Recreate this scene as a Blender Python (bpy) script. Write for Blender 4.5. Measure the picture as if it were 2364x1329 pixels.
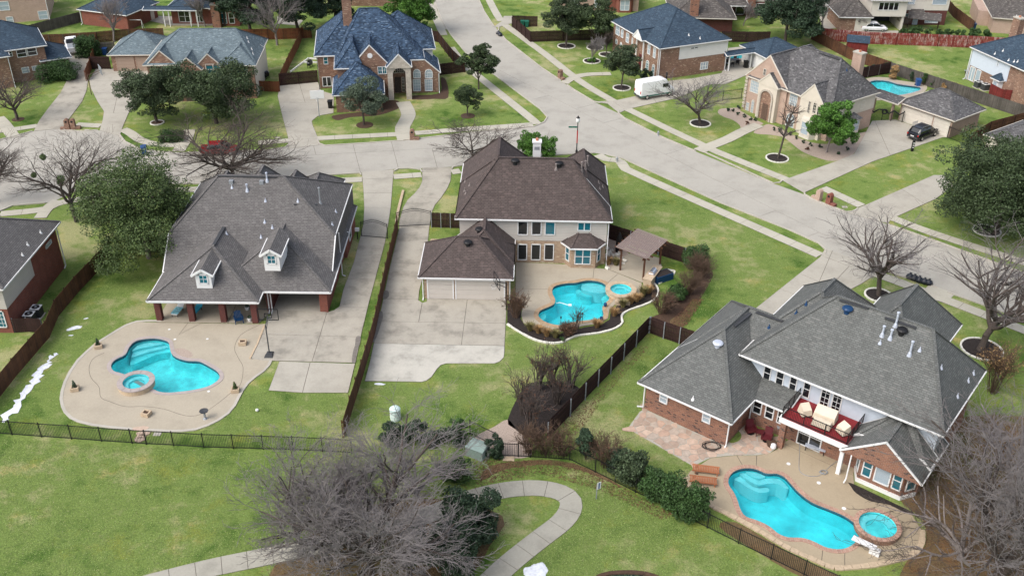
import bpy, bmesh, math, random
import numpy as np
from mathutils import Vector, Matrix, geometry
from mathutils.bvhtree import BVHTree

for _o in list(bpy.data.objects): bpy.data.objects.remove(_o)
SC = bpy.context.scene
COL = SC.collection
rad = math.radians

# ---------------------------------------------------------------- camera
# drone about 51 m up, looking down 31 degrees; focal length in photograph pixels 2307
CFX, CTH, CRO, CHT = 2307.0, rad(31.25), rad(0.674), 51.5
CPX, CPY = 1182.0, 664.5
_f = Vector((0, math.cos(CTH), -math.sin(CTH))); _r = Vector((1, 0, 0)); _u = _r.cross(_f)
CR = _r*math.cos(CRO)+_u*math.sin(CRO); CU = -_r*math.sin(CRO)+_u*math.cos(CRO); CW = _f
cam_d = bpy.data.cameras.new('camera'); cam = bpy.data.objects.new('camera', cam_d); COL.objects.link(cam)
cam.matrix_world = Matrix(((CR.x, CU.x, -CW.x, 0), (CR.y, CU.y, -CW.y, 0), (CR.z, CU.z, -CW.z, CHT), (0, 0, 0, 1)))
cam_d.sensor_width = 36.0; cam_d.lens = 36.0*CFX/2364.0; cam_d.clip_start = 0.5; cam_d.clip_end = 6000
SC.camera = cam
# ---------------------------------------------------------------- light
SUN_EL, SUN_AZ = 50.0, 235.0     # soft sun behind thin cloud, from the left and a little behind the camera (azimuth clockwise from +Y)
world = bpy.data.worlds.new('World'); SC.world = world; world.use_nodes = True
wn = world.node_tree; wn.nodes.clear()
sky = wn.nodes.new('ShaderNodeTexSky'); sky.sky_type = 'NISHITA'; sky.sun_disc = False
sky.sun_elevation = rad(SUN_EL); sky.sun_rotation = rad(SUN_AZ); sky.air_density = 1.0; sky.dust_density = 4.0; sky.ozone_density = 1.0
hs = wn.nodes.new('ShaderNodeHueSaturation'); hs.inputs['Saturation'].default_value = 0.6
bg = wn.nodes.new('ShaderNodeBackground'); bg.inputs['Strength'].default_value = 0.15
wo = wn.nodes.new('ShaderNodeOutputWorld')
wn.links.new(sky.outputs[0], hs.inputs['Color']); wn.links.new(hs.outputs[0], bg.inputs[0]); wn.links.new(bg.outputs[0], wo.inputs[0])
sun_d = bpy.data.lights.new('sun', 'SUN'); sun_d.energy = 0.85; sun_d.angle = rad(42); sun_d.color = (1.0, 0.98, 0.95)
sun = bpy.data.objects.new('sun', sun_d); COL.objects.link(sun)
_az = rad(SUN_AZ); _sd = Vector((math.sin(_az)*math.cos(rad(SUN_EL)), math.cos(_az)*math.cos(rad(SUN_EL)), math.sin(rad(SUN_EL))))
sun.rotation_euler = _sd.to_track_quat('Z', 'Y').to_euler(); sun.location = (-60, 20, 90)
SC.view_settings.view_transform = 'Standard'; SC.view_settings.look = 'None'; SC.view_settings.gamma = 1
SC.view_settings.use_curve_mapping = False; SC.view_settings.exposure = 0.78
try:
    SC.cycles.max_bounces = 6; SC.cycles.transparent_max_bounces = 12; SC.cycles.use_denoising = True
except Exception: pass

# ---------------------------------------------------------------- measuring: photograph pixel -> point in the place
def ray(px, py): return (CW + CR*((px-CPX)/CFX) - CU*((py-CPY)/CFX)).normalized()
CAMP = Vector((0, 0, CHT))
def G(px, py, z=0.0):
    d = ray(px, py); return CAMP + d*((z-CHT)/d.z)
def GP(pts, z=0.0): return [tuple(G(x, y, z))[:2] for x, y in pts]
def Zm(ox, oy, pts, s=3.3229): return [(ox+x/s, oy+y/s) for x, y in pts]
def M(ox, oy, pts, z=0.0): return GP(Zm(ox, oy, pts), z)

# ---------------------------------------------------------------- materials
def nodes(name):
    m = bpy.data.materials.new(name); m.use_nodes = True
    nt = m.node_tree; b = nt.nodes['Principled BSDF']
    return m, nt, b
def N(nt, t, **kw):
    n = nt.nodes.new(t)
    for k, v in kw.items():
        if k.startswith('i_'): n.inputs[k[2:].replace('_', ' ')].default_value = v
        else: setattr(n, k, v)
    return n
def rgba(c, k=1.0): return (c[0]*k, c[1]*k, c[2]*k, 1)
def noise(nt, scale, detail=4, rough=0.6, vec=None):
    n = N(nt, 'ShaderNodeTexNoise'); n.inputs['Scale'].default_value = scale; n.inputs['Detail'].default_value = detail; n.inputs['Roughness'].default_value = rough
    if vec is None:
        g = N(nt, 'ShaderNodeNewGeometry'); vec = g.outputs['Position']
    nt.links.new(vec, n.inputs['Vector']); return n.outputs['Fac']
def ramp(nt, fac, stops):
    r = N(nt, 'ShaderNodeValToRGB'); el = r.color_ramp.elements
    while len(el) < len(stops): el.new(0.5)
    for e, (p, c) in zip(el, stops): e.position = p; e.color = rgba(c)
    nt.links.new(fac, r.inputs[0]); return r.outputs['Color']
def mixc(nt, fac, a, b, mode='MIX'):
    n = N(nt, 'ShaderNodeMix', data_type='RGBA', blend_type=mode)
    for k, v in ((0, fac), (6, a), (7, b)):
        if hasattr(v, 'is_output'): nt.links.new(v, n.inputs[k])
        else: n.inputs[k].default_value = v if k == 0 else rgba(v)
    return n.outputs[2]
def wallvec(nt):
    "face coordinates from the surface itself: u along the horizontal, v up the slope (metres)"
    g = N(nt, 'ShaderNodeNewGeometry')
    c1 = N(nt, 'ShaderNodeVectorMath', operation='CROSS_PRODUCT'); c1.inputs[0].default_value = (0.0001, 0, 1)
    nt.links.new(g.outputs['True Normal'], c1.inputs[1])
    n1 = N(nt, 'ShaderNodeVectorMath', operation='NORMALIZE'); nt.links.new(c1.outputs[0], n1.inputs[0])
    c2 = N(nt, 'ShaderNodeVectorMath', operation='CROSS_PRODUCT'); nt.links.new(g.outputs['True Normal'], c2.inputs[0]); nt.links.new(n1.outputs[0], c2.inputs[1])
    d1 = N(nt, 'ShaderNodeVectorMath', operation='DOT_PRODUCT'); nt.links.new(g.outputs['Position'], d1.inputs[0]); nt.links.new(n1.outputs[0], d1.inputs[1])
    d2 = N(nt, 'ShaderNodeVectorMath', operation='DOT_PRODUCT'); nt.links.new(g.outputs['Position'], d2.inputs[0]); nt.links.new(c2.outputs[0], d2.inputs[1])
    cb = N(nt, 'ShaderNodeCombineXYZ'); nt.links.new(d1.outputs['Value'], cb.inputs[0]); nt.links.new(d2.outputs['Value'], cb.inputs[1])
    return cb.outputs[0]
def bump(nt, b, fac, dist=0.02, strength=0.5):
    n = N(nt, 'ShaderNodeBump'); n.inputs['Distance'].default_value = dist; n.inputs['Strength'].default_value = strength
    nt.links.new(fac, n.inputs['Height']); nt.links.new(n.outputs[0], b.inputs['Normal'])
def plain(name, c, rough=0.7, var=0.15, scale=3.0, metal=0.0, spec=0.3):
    m, nt, b = nodes(name)
    if var > 0:
        f = noise(nt, scale, 5); col = ramp(nt, f, [(0.25, [v*(1-var) for v in c]), (0.75, [min(1, v*(1+var)) for v in c])])
        nt.links.new(col, b.inputs['Base Color'])
    else: b.inputs['Base Color'].default_value = rgba(c)
    b.inputs['Roughness'].default_value = rough; b.inputs['Metallic'].default_value = metal; b.inputs['Specular IOR Level'].default_value = spec
    return m
def bricky(name, c1, c2, mortar, w=0.24, h=0.085, mort=0.012, rough=0.9, stain=0.25, c3=None, off=0.5):
    m, nt, b = nodes(name); v = wallvec(nt)
    t = N(nt, 'ShaderNodeTexBrick'); t.offset = off
    for k, x in (('Scale', 1.0), ('Brick Width', w), ('Row Height', h), ('Mortar Size', mort), ('Mortar Smooth', 0.2), ('Bias', 0.0)): t.inputs[k].default_value = x
    t.inputs['Color1'].default_value = rgba(c1); t.inputs['Color2'].default_value = rgba(c2); t.inputs['Mortar'].default_value = rgba(mortar)
    nt.links.new(v, t.inputs['Vector']); col = t.outputs['Color']
    if c3 is not None:   # odd pieces in a third colour
        t2 = N(nt, 'ShaderNodeTexBrick'); t2.offset = off
        for k, x in (('Scale', 1.0), ('Brick Width', w), ('Row Height', h), ('Mortar Size', mort), ('Bias', -0.3)): t2.inputs[k].default_value = x
        t2.inputs['Color1'].default_value = (0, 0, 0, 1); t2.inputs['Color2'].default_value = (1, 1, 1, 1); t2.inputs['Mortar'].default_value = (0, 0, 0, 1)
        sh = N(nt, 'ShaderNodeVectorMath', operation='ADD'); sh.inputs[1].default_value = (w*37, h*53, 0); nt.links.new(v, sh.inputs[0]); nt.links.new(sh.outputs[0], t2.inputs['Vector'])
        th = N(nt, 'ShaderNodeMath', operation='GREATER_THAN'); th.inputs[1].default_value = 0.62; nt.links.new(t2.outputs['Color'], th.inputs[0])
        col = mixc(nt, th.outputs[0], col, c3)
    f = noise(nt, 0.9, 6, 0.65); g = ramp(nt, f, [(0.3, (1-stain,)*3), (0.7, (1+stain*0.5,)*3)])
    col = mixc(nt, 1.0, col, g, 'MULTIPLY')
    nt.links.new(col, b.inputs['Base Color']); b.inputs['Roughness'].default_value = rough; b.inputs['Specular IOR Level'].default_value = 0.2
    bump(nt, b, t.outputs['Fac'], 0.01, 0.5)
    return m
def shingle(name, base, lo=0.72, hi=1.25, tint=None):
    c1 = [v*lo for v in base]; c2 = [v*hi for v in base]; c3 = tint or [v*1.38 for v in base]
    return bricky(name, c1, c2, [v*0.45 for v in base], w=0.34, h=0.17, mort=0.014, rough=0.95, stain=0.13, c3=c3, off=0.37)
def concrete(name, c, stain=0.22, spots=(0.5, 0.47, 0.42), sc=0.35):
    m, nt, b = nodes(name)
    f1 = noise(nt, sc, 7, 0.65); f2 = noise(nt, 9.0, 3); f3 = noise(nt, 1.7, 5, 0.7)
    col = ramp(nt, f1, [(0.3, [v*(1-stain) for v in c]), (0.5, c), (0.72, [min(1, v*(1+stain*0.35)) for v in c])])
    g = ramp(nt, f2, [(0.3, (0.93,)*3), (0.7, (1.05,)*3)]); col = mixc(nt, 1.0, col, g, 'MULTIPLY')
    g = ramp(nt, f3, [(0.62, (1, 1, 1)), (0.8, (0.84, 0.82, 0.8))]); col = mixc(nt, 1.0, col, g, 'MULTIPLY')
    nt.links.new(col, b.inputs['Base Color']); b.inputs['Roughness'].default_value = 0.9; b.inputs['Specular IOR Level'].default_value = 0.2
    return m
def grass_mat(name, lush, mid, dry, k=1.0):
    m, nt, b = nodes(name)
    f1 = noise(nt, 0.09, 6, 0.6); f2 = noise(nt, 0.55, 6, 0.68); f3 = noise(nt, 7.0, 4, 0.7); f4 = noise(nt, 0.25, 4, 0.7)
    ad = N(nt, 'ShaderNodeMath', operation='MULTIPLY_ADD'); ad.inputs[1].default_value = 0.40; nt.links.new(f2, ad.inputs[0])
    ad2 = N(nt, 'ShaderNodeMath', operation='MULTIPLY'); ad2.inputs[1].default_value = 0.60; nt.links.new(f1, ad2.inputs[0]); nt.links.new(ad2.outputs[0], ad.inputs[2])
    col = ramp(nt, ad.outputs[0], [(0.39, lush), (0.475, mid), (0.515, mid), (0.59, dry)])
    sc = ramp(nt, f3, [(0.3, (0.66,)*3), (0.5, (0.98,)*3), (0.72, (1.28,)*3)]); col = mixc(nt, 1.0, col, sc, 'MULTIPLY')
    th = ramp(nt, f4, [(0.54, (1, 1, 1)), (0.70, (1.25, 1.02, 0.82))]); col = mixc(nt, 1.0, col, th, 'MULTIPLY')
    f5 = noise(nt, 1.9, 7, 0.75); dk = ramp(nt, f5, [(0.56, (1, 1, 1)), (0.72, (0.62, 0.60, 0.58))]); col = mixc(nt, 1.0, col, dk, 'MULTIPLY')
    nt.links.new(col, b.inputs['Base Color']); b.inputs['Roughness'].default_value = 1.0; b.inputs['Specular IOR Level'].default_value = 0.1
    bump(nt, b, f3, 0.12, 0.6)
    return m
def leafmat(name, c, var=0.35, warm=None):
    m, nt, b = nodes(name)
    g = N(nt, 'ShaderNodeNewGeometry'); lo = [v*(1-var) for v in c]; hi = [v*(1+var*1.3) for v in c]
    col = ramp(nt, g.outputs['Random Per Island'], [(0.0, lo), (0.6, c), (0.9, hi), (1.0, warm or hi)])
    f = noise(nt, 0.8, 3); s = ramp(nt, f, [(0.3, (0.8,)*3), (0.7, (1.2,)*3)]); col = mixc(nt, 1.0, col, s, 'MULTIPLY')
    nt.links.new(col, b.inputs['Base Color']); b.inputs['Roughness'].default_value = 0.6; b.inputs['Specular IOR Level'].default_value = 0.25
    return m
MT = {}
def setmats():
    M_ = MT
    M_['grass'] = grass_mat('lawn grass', (0.064, 0.125, 0.022), (0.160, 0.224, 0.058), (0.31, 0.31, 0.145))
    M_['road'] = concrete('road concrete', (0.37, 0.35, 0.305), 0.17)
    M_['drive'] = concrete('driveway concrete', (0.385, 0.36, 0.305), 0.2)
    M_['drive_stained'] = concrete('stained driveway concrete', (0.355, 0.328, 0.275), 0.38, sc=0.5)
    M_['newslab'] = concrete('newer pale concrete', (0.45, 0.43, 0.375), 0.30, sc=0.6)
    M_['walk'] = concrete('sidewalk concrete', (0.43, 0.405, 0.335), 0.14)
    M_['path'] = concrete('greenbelt path concrete', (0.34, 0.325, 0.275), 0.25)
    M_['deck'] = concrete('pool deck concrete', (0.385, 0.34, 0.265), 0.13)
    M_['decktan'] = concrete('tan aggregate deck', (0.36, 0.295, 0.205), 0.10)
    M_['joint'] = plain('joint dirt', (0.12, 0.10, 0.08), 1.0)
    M_['kerb'] = concrete('kerb concrete', (0.43, 0.40, 0.345), 0.15)
    M_['mulch'] = plain('dark mulch', (0.028, 0.022, 0.02), 1.0, 0.5, 6)
    M_['brownmulch'] = plain('brown mulch', (0.075, 0.045, 0.03), 1.0, 0.4, 6)
    M_['gravel'] = plain('river gravel', (0.36, 0.29, 0.24), 1.0, 0.45, 14)
    M_['leaflitter'] = grass_mat('lawn under leaf litter', (0.09, 0.10, 0.035), (0.15, 0.105, 0.055), (0.19, 0.13, 0.075))
    M_['snow'] = plain('old snow', (0.66, 0.68, 0.73), 0.8, 0.25, 4)
    M_['white'] = plain('white paint', (0.70, 0.70, 0.69), 0.5, 0.04, 2)
    M_['bluewhite'] = plain('cool white siding', (0.54, 0.60, 0.67), 0.6, 0.05, 2)
    M_['cream'] = plain('cream paint', (0.60, 0.56, 0.49), 0.6, 0.06, 1.5)
    M_['siding'] = bricky('beige lap siding', (0.50, 0.465, 0.42), (0.52, 0.485, 0.44), (0.33, 0.30, 0.27), w=40, h=0.18, mort=0.012, stain=0.06)
    M_['whitesiding'] = bricky('white lap siding', (0.68, 0.67, 0.64), (0.70, 0.69, 0.66), (0.45, 0.44, 0.42), w=40, h=0.2, mort=0.012, stain=0.05)
    M_['stucco'] = plain('pale stucco', (0.55, 0.50, 0.42), 0.9, 0.08, 1)
    M_['whitestucco'] = plain('white stucco', (0.66, 0.68, 0.70), 0.9, 0.05, 1)
    M_['garage_door'] = plain('beige garage door', (0.54, 0.50, 0.45), 0.5, 0.05, 1)
    M_['garage_door_tan'] = plain('tan garage door', (0.36, 0.27, 0.21), 0.5, 0.05, 1)
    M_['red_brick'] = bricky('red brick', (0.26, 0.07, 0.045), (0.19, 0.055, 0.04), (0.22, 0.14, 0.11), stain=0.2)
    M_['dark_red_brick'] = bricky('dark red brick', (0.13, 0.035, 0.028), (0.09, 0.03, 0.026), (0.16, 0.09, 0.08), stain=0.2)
    M_['mixed_brick'] = bricky('mixed orange brick', (0.29, 0.125, 0.075), (0.19, 0.085, 0.06), (0.30, 0.24, 0.19), w=0.3, h=0.12, c3=(0.05, 0.035, 0.035), stain=0.2)
    M_['brown_brick'] = bricky('brown mixed brick', (0.27, 0.15, 0.10), (0.17, 0.085, 0.06), (0.34, 0.27, 0.21), w=0.3, h=0.12, c3=(0.38, 0.27, 0.19), stain=0.2)
    M_['tan_brick'] = bricky('tan mixed brick', (0.40, 0.28, 0.18), (0.30, 0.19, 0.125), (0.46, 0.40, 0.32), w=0.3, h=0.12, c3=(0.50, 0.42, 0.30), stain=0.15)
    M_['pink_brick'] = bricky('pink tan brick', (0.43, 0.305, 0.25), (0.38, 0.26, 0.21), (0.46, 0.36, 0.28), stain=0.12)
    M_['white_stone'] = bricky('white cut stone', (0.52, 0.47, 0.40), (0.44, 0.39, 0.33), (0.34, 0.30, 0.26), w=0.5, h=0.25, stain=0.2)
    M_['roof_brown'] = shingle('brown shingle', (0.092, 0.073, 0.068), 0.86, 1.13, (0.12, 0.092, 0.085))
    M_['roof_grey'] = shingle('grey shingle', (0.138, 0.131, 0.127), 0.86, 1.12, (0.165, 0.155, 0.15))
    M_['roof_slate'] = shingle('grey green shingle', (0.132, 0.137, 0.131), 0.86, 1.13, (0.158, 0.16, 0.152))
    M_['roof_blue'] = shingle('blue shingle', (0.05, 0.083, 0.135), 0.4, 1.35, (0.115, 0.165, 0.235))
    M_['roof_navy'] = shingle('dark blue shingle', (0.043, 0.068, 0.098), 0.8, 1.2, (0.07, 0.10, 0.135))
    M_['roof_bluegrey'] = shingle('blue grey shingle', (0.135, 0.175, 0.195), 0.8, 1.2, (0.2, 0.25, 0.27))
    M_['roof_dark'] = shingle('weathered grey shingle', (0.105, 0.095, 0.088), 0.7, 1.25, (0.18, 0.165, 0.15))
    M_['roof_charcoal'] = shingle('charcoal shingle', (0.115, 0.113, 0.115), 0.65, 1.25, (0.19, 0.185, 0.185))
    M_['fence_dark'] = bricky('dark stained fence wood', (0.050, 0.026, 0.022), (0.038, 0.021, 0.019), (0.02, 0.012, 0.01), w=0.15, h=9, mort=0.01, stain=0.3, off=0)
    M_['fence_red'] = bricky('red fence wood', (0.20, 0.035, 0.03), (0.15, 0.028, 0.025), (0.06, 0.02, 0.02), w=0.15, h=9, mort=0.01, stain=0.35, off=0)
    M_['fence_brown'] = bricky('brown fence wood', (0.14, 0.065, 0.035), (0.09, 0.045, 0.03), (0.03, 0.018, 0.012), w=0.15, h=9, mort=0.01, stain=0.4, off=0)
    M_['fence_orange'] = bricky('orange brown fence wood', (0.21, 0.08, 0.035), (0.15, 0.055, 0.03), (0.05, 0.02, 0.012), w=0.15, h=9, mort=0.01, stain=0.3, off=0)
    M_['fence_grey'] = bricky('weathered grey fence wood', (0.13, 0.118, 0.105), (0.09, 0.08, 0.072), (0.06, 0.05, 0.045), w=0.15, h=9, mort=0.012, stain=0.35, off=0)
    M_['galv'] = plain('galvanised steel post', (0.33, 0.35, 0.38), 0.5, 0.05, 3, 0.3)
    M_['black'] = plain('black iron', (0.012, 0.012, 0.013), 0.5, 0.1, 3)
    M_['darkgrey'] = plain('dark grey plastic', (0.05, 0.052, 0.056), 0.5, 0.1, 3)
    M_['grey'] = plain('grey metal', (0.30, 0.32, 0.34), 0.5, 0.1, 3, 0.3)
    M_['paleblue'] = plain('pale vent metal', (0.50, 0.54, 0.62), 0.45, 0.1, 3, 0.2)
    M_['blue'] = plain('blue plastic', (0.02, 0.07, 0.22), 0.4, 0.1, 3)
    M_['skyblue'] = plain('turquoise cushion', (0.05, 0.42, 0.60), 0.8, 0.1, 3)
    M_['navy'] = plain('navy paint', (0.01, 0.045, 0.12), 0.4, 0.1, 3)
    M_['green'] = plain('green plastic', (0.02, 0.13, 0.09), 0.5, 0.1, 3)
    M_['maroon'] = plain('maroon furniture', (0.085, 0.012, 0.016), 0.5, 0.15, 3)
    M_['teak'] = bricky('teak slat wood', (0.42, 0.17, 0.085), (0.36, 0.145, 0.07), (0.3, 0.12, 0.06), w=9, h=9, mort=0.0, stain=0.3)
    M_['deckred'] = plain('red deck board', (0.22, 0.022, 0.026), 0.6, 0.2, 4)
    M_['cover'] = plain('cream canvas cover', (0.62, 0.54, 0.42), 0.9, 0.08, 2)
    M_['terracotta'] = plain('terracotta', (0.42, 0.17, 0.10), 0.8, 0.2, 5)
    M_['stone'] = plain('tan limestone', (0.46, 0.36, 0.25), 0.9, 0.2, 5)
    M_['palestone'] = plain('pale limestone edging', (0.66, 0.64, 0.57), 0.9, 0.15, 5)
    M_['coping_tan'] = plain('tan stone coping', (0.38, 0.27, 0.17), 0.85, 0.25, 3)
    M_['coping_pink'] = bricky('pink brick coping', (0.42, 0.26, 0.195), (0.35, 0.215, 0.165), (0.5, 0.38, 0.3), w=0.3, h=0.3, stain=0.15)
    M_['coping_grey'] = plain('grey concrete coping', (0.36, 0.31, 0.29), 0.85, 0.12, 3)
    M_['leaf_lawn'] = leafmat('grass blade', (0.160, 0.226, 0.060), 0.35, (0.36, 0.34, 0.17))
    M_['plaster'] = plain('blue pool plaster', (0.13, 0.76, 0.83), 0.8, 0.30, 0.9)
    M_['plaster_deep'] = plain('turquoise pool plaster', (0.08, 0.74, 0.84), 0.8, 0.28, 0.5)
    M_['plaster_pale'] = plain('pale step plaster', (0.26, 0.74, 0.78), 0.8, 0.06, 0.6)
    M_['tile'] = bricky('dark blue waterline tile', (0.015, 0.09, 0.14), (0.03, 0.13, 0.18), (0.1, 0.2, 0.22), w=0.15, h=0.15, stain=0.1)
    M_['bark'] = plain('dark bark', (0.075, 0.060, 0.052), 0.95, 0.4, 6)
    M_['bark_pale'] = plain('grey bark', (0.21, 0.18, 0.17), 0.95, 0.3, 6)
    M_['bark_brown'] = plain('brown bark', (0.115, 0.075, 0.055), 0.95, 0.3, 6)
    M_['twig'] = plain('grey twigs', (0.185, 0.168, 0.165), 0.95, 0.3, 2)
    M_['twig_dark'] = plain('dark twigs', (0.090, 0.072, 0.064), 0.95, 0.3, 2)
    M_['twig_brown'] = plain('brown twigs', (0.13, 0.085, 0.06), 0.95, 0.3, 2)
    M_['leaf_dark'] = leafmat('dark oak leaf', (0.046, 0.070, 0.029))
    M_['leaf_olive'] = leafmat('olive oak leaf', (0.052, 0.076, 0.036))
    M_['leaf_grey'] = leafmat('grey green leaf', (0.085, 0.115, 0.075))
    M_['leaf_mid'] = leafmat('mid green leaf', (0.068, 0.104, 0.034), 0.4, (0.15, 0.18, 0.06))
    M_['leaf_bright'] = leafmat('bright green leaf', (0.070, 0.16, 0.026))
    M_['leaf_evergreen'] = leafmat('evergreen needle', (0.032, 0.056, 0.030))
    M_['leaf_hedge'] = leafmat('hedge leaf', (0.038, 0.078, 0.022))
    M_['leaf_russet'] = leafmat('russet leaf', (0.11, 0.065, 0.035), 0.5, (0.17, 0.03, 0.025))
    M_['leaf_straw'] = leafmat('straw grass blade', (0.30, 0.19, 0.085), 0.4)
    M_['leaf_ruddy'] = leafmat('dead leaf', (0.115, 0.055, 0.032), 0.5)
    M_['carwhite'] = plain('white car paint', (0.80, 0.80, 0.80), 0.25, 0.0, spec=0.5)
    M_['carblack'] = plain('black car paint', (0.006, 0.007, 0.012), 0.15, 0.0, spec=0.6)
    M_['carred'] = plain('dark red car paint', (0.22, 0.012, 0.015), 0.25, 0.0, spec=0.5)
    M_['tyre'] = plain('tyre rubber', (0.012, 0.012, 0.012), 0.8, 0.0)
    M_['chrome'] = plain('bright metal', (0.6, 0.6, 0.62), 0.25, 0.0, metal=0.9)
    M_['redlamp'] = plain('red lamp lens', (0.4, 0.01, 0.01), 0.3, 0.0)
    M_['solar'] = plain('dark board', (0.02, 0.02, 0.025), 0.4, 0.0)
    M_['skin_blue_towel'] = plain('striped towel', (0.25, 0.55, 0.62), 0.9, 0.5, 5)
    # glazing
    m, nt, b = nodes('window glass'); b.inputs['Base Color'].default_value = (0.010, 0.013, 0.016, 1); b.inputs['Roughness'].default_value = 0.06; b.inputs['Specular IOR Level'].default_value = 0.75; M_['glass'] = m
    m, nt, b = nodes('teal window glass'); b.inputs['Base Color'].default_value = (0.015, 0.12, 0.16, 1); b.inputs['Roughness'].default_value = 0.06; b.inputs['Specular IOR Level'].default_value = 0.75; M_['glass_teal'] = m
    m, nt, b = nodes('window glass with blinds'); v = wallvec(nt); t = N(nt, 'ShaderNodeTexBrick')
    for k, x in (('Scale', 1.0), ('Brick Width', 30.0), ('Row Height', 0.1), ('Mortar Size', 0.012)): t.inputs[k].default_value = x
    t.inputs['Color1'].default_value = (0.40, 0.47, 0.52, 1); t.inputs['Color2'].default_value = (0.36, 0.44, 0.50, 1); t.inputs['Mortar'].default_value = (0.2, 0.25, 0.3, 1)
    nt.links.new(v, t.inputs['Vector']); nt.links.new(t.outputs[0], b.inputs['Base Color']); b.inputs['Roughness'].default_value = 0.1; b.inputs['Specular IOR Level'].default_value = 0.6; M_['glass_blind'] = m
    # pool water: clear, faintly tinted, rippled gloss
    m = bpy.data.materials.new('pool water'); m.use_nodes = True; nt = m.node_tree; nt.nodes.clear()
    tr = N(nt, 'ShaderNodeBsdfTransparent'); tr.inputs[0].default_value = (0.78, 0.97, 0.985, 1)
    gl = N(nt, 'ShaderNodeBsdfGlossy'); gl.inputs['Roughness'].default_value = 0.12
    fr = N(nt, 'ShaderNodeFresnel'); fr.inputs[0].default_value = 1.33
    bn = N(nt, 'ShaderNodeBump'); bn.inputs['Distance'].default_value = 0.25; bn.inputs['Strength'].default_value = 0.8
    nt.links.new(noise(nt, 1.8, 5), bn.inputs['Height']); nt.links.new(bn.outputs[0], gl.inputs['Normal']); nt.links.new(bn.outputs[0], fr.inputs['Normal'])
    mx = N(nt, 'ShaderNodeMixShader'); nt.links.new(fr.outputs[0], mx.inputs[0]); nt.links.new(tr.outputs[0], mx.inputs[1]); nt.links.new(gl.outputs[0], mx.inputs[2])
    ou = N(nt, 'ShaderNodeOutputMaterial'); nt.links.new(mx.outputs[0], ou.inputs[0]); M_['water'] = m
    m, nt, b = nodes('dark pond water'); b.inputs['Base Color'].default_value = (0.01, 0.025, 0.03, 1); b.inputs['Roughness'].default_value = 0.12; M_['pond'] = m
    # red fence with bleached lower boards
    m, nt, b = nodes('peeling red fence'); v = wallvec(nt); f = noise(nt, 0.55, 7, 0.75)
    st = N(nt, 'ShaderNodeMapping'); st.inputs['Scale'].default_value = (6.0, 0.7, 1); nt.links.new(v, st.inputs[0])
    f2 = noise(nt, 1.0, 5, 0.7, st.outputs[0]); ad = N(nt, 'ShaderNodeMath', operation='ADD'); nt.links.new(f, ad.inputs[0]); nt.links.new(f2, ad.inputs[1])
    col = ramp(nt, ad.outputs[0], [(0.0, (0.15, 0.022, 0.02)), (0.52, (0.22, 0.035, 0.03)), (0.60, (0.40, 0.30, 0.28)), (1.0, (0.42, 0.33, 0.3))])
    ad.operation = 'MULTIPLY_ADD'; ad.inputs[1].default_value = 0.5
    ad3 = N(nt, 'ShaderNodeMath', operation='MULTIPLY'); ad3.inputs[1].default_value = 0.5; nt.links.new(f2, ad3.inputs[0]); nt.links.new(ad3.outputs[0], ad.inputs[2])
    nt.links.new(col, b.inputs['Base Color']); b.inputs['Roughness'].default_value = 0.9; M_['fence_peel'] = m
setmats()

# ---------------------------------------------------------------- objects
FR = {}
def tag(o, label=None, cat=None, group=None, kind=None):
    if label: o['label'] = label
    if cat: o['category'] = cat
    if group: o['group'] = group
    if kind: o['kind'] = kind
    return o
def thing(name, label, cat, loc=(0, 0, 0), rz=0.0, group=None, kind=None):
    o = bpy.data.objects.new(name, None); COL.objects.link(o); o.location = (loc[0], loc[1], loc[2] if len(loc) > 2 else 0); o.rotation_euler = (0, 0, rz)
    FR[o.name] = Matrix.Translation(o.location) @ Matrix.Rotation(rz, 4, 'Z'); o.empty_display_size = 0.3
    return tag(o, label, cat, group, kind)
def link_mesh(name, me, mat, parent=None):
    o = bpy.data.objects.new(name, me); COL.objects.link(o)
    mats = mat if isinstance(mat, (list, tuple)) else [mat]
    for m_ in mats:
        if len(me.materials) < len(mats): me.materials.append(MT[m_] if isinstance(m_, str) else m_)
    if parent is not None:
        o.parent = parent
    return o
def copy_tree(o, parent=None):
    c = o.copy(); COL.objects.link(c); c.parent = parent
    for ch in [k for k in bpy.data.objects if k.parent == o]: copy_tree(ch, c)
    return c
def copies(o, places, labels=None, zs=None):
    kids = [k for k in COL.objects if k.parent == o]; gk = {k: [j for j in COL.objects if j.parent == k] for k in kids}
    out = []
    for i, pl in enumerate(places):
        c = o.copy(); COL.objects.link(c)
        c.location = (pl[0], pl[1], pl[2] if len(pl) > 2 and pl[2] is not None else o.location[2])
        if len(pl) > 3: c.rotation_euler = (0, 0, pl[3])
        if labels: c['label'] = labels[i] if isinstance(labels, (list, tuple)) else labels
        for k in kids:
            d = k.copy(); COL.objects.link(d); d.parent = c
            for j in gk[k]:
                e = j.copy(); COL.objects.link(e); e.parent = d
        out.append(c)
    return out
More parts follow.
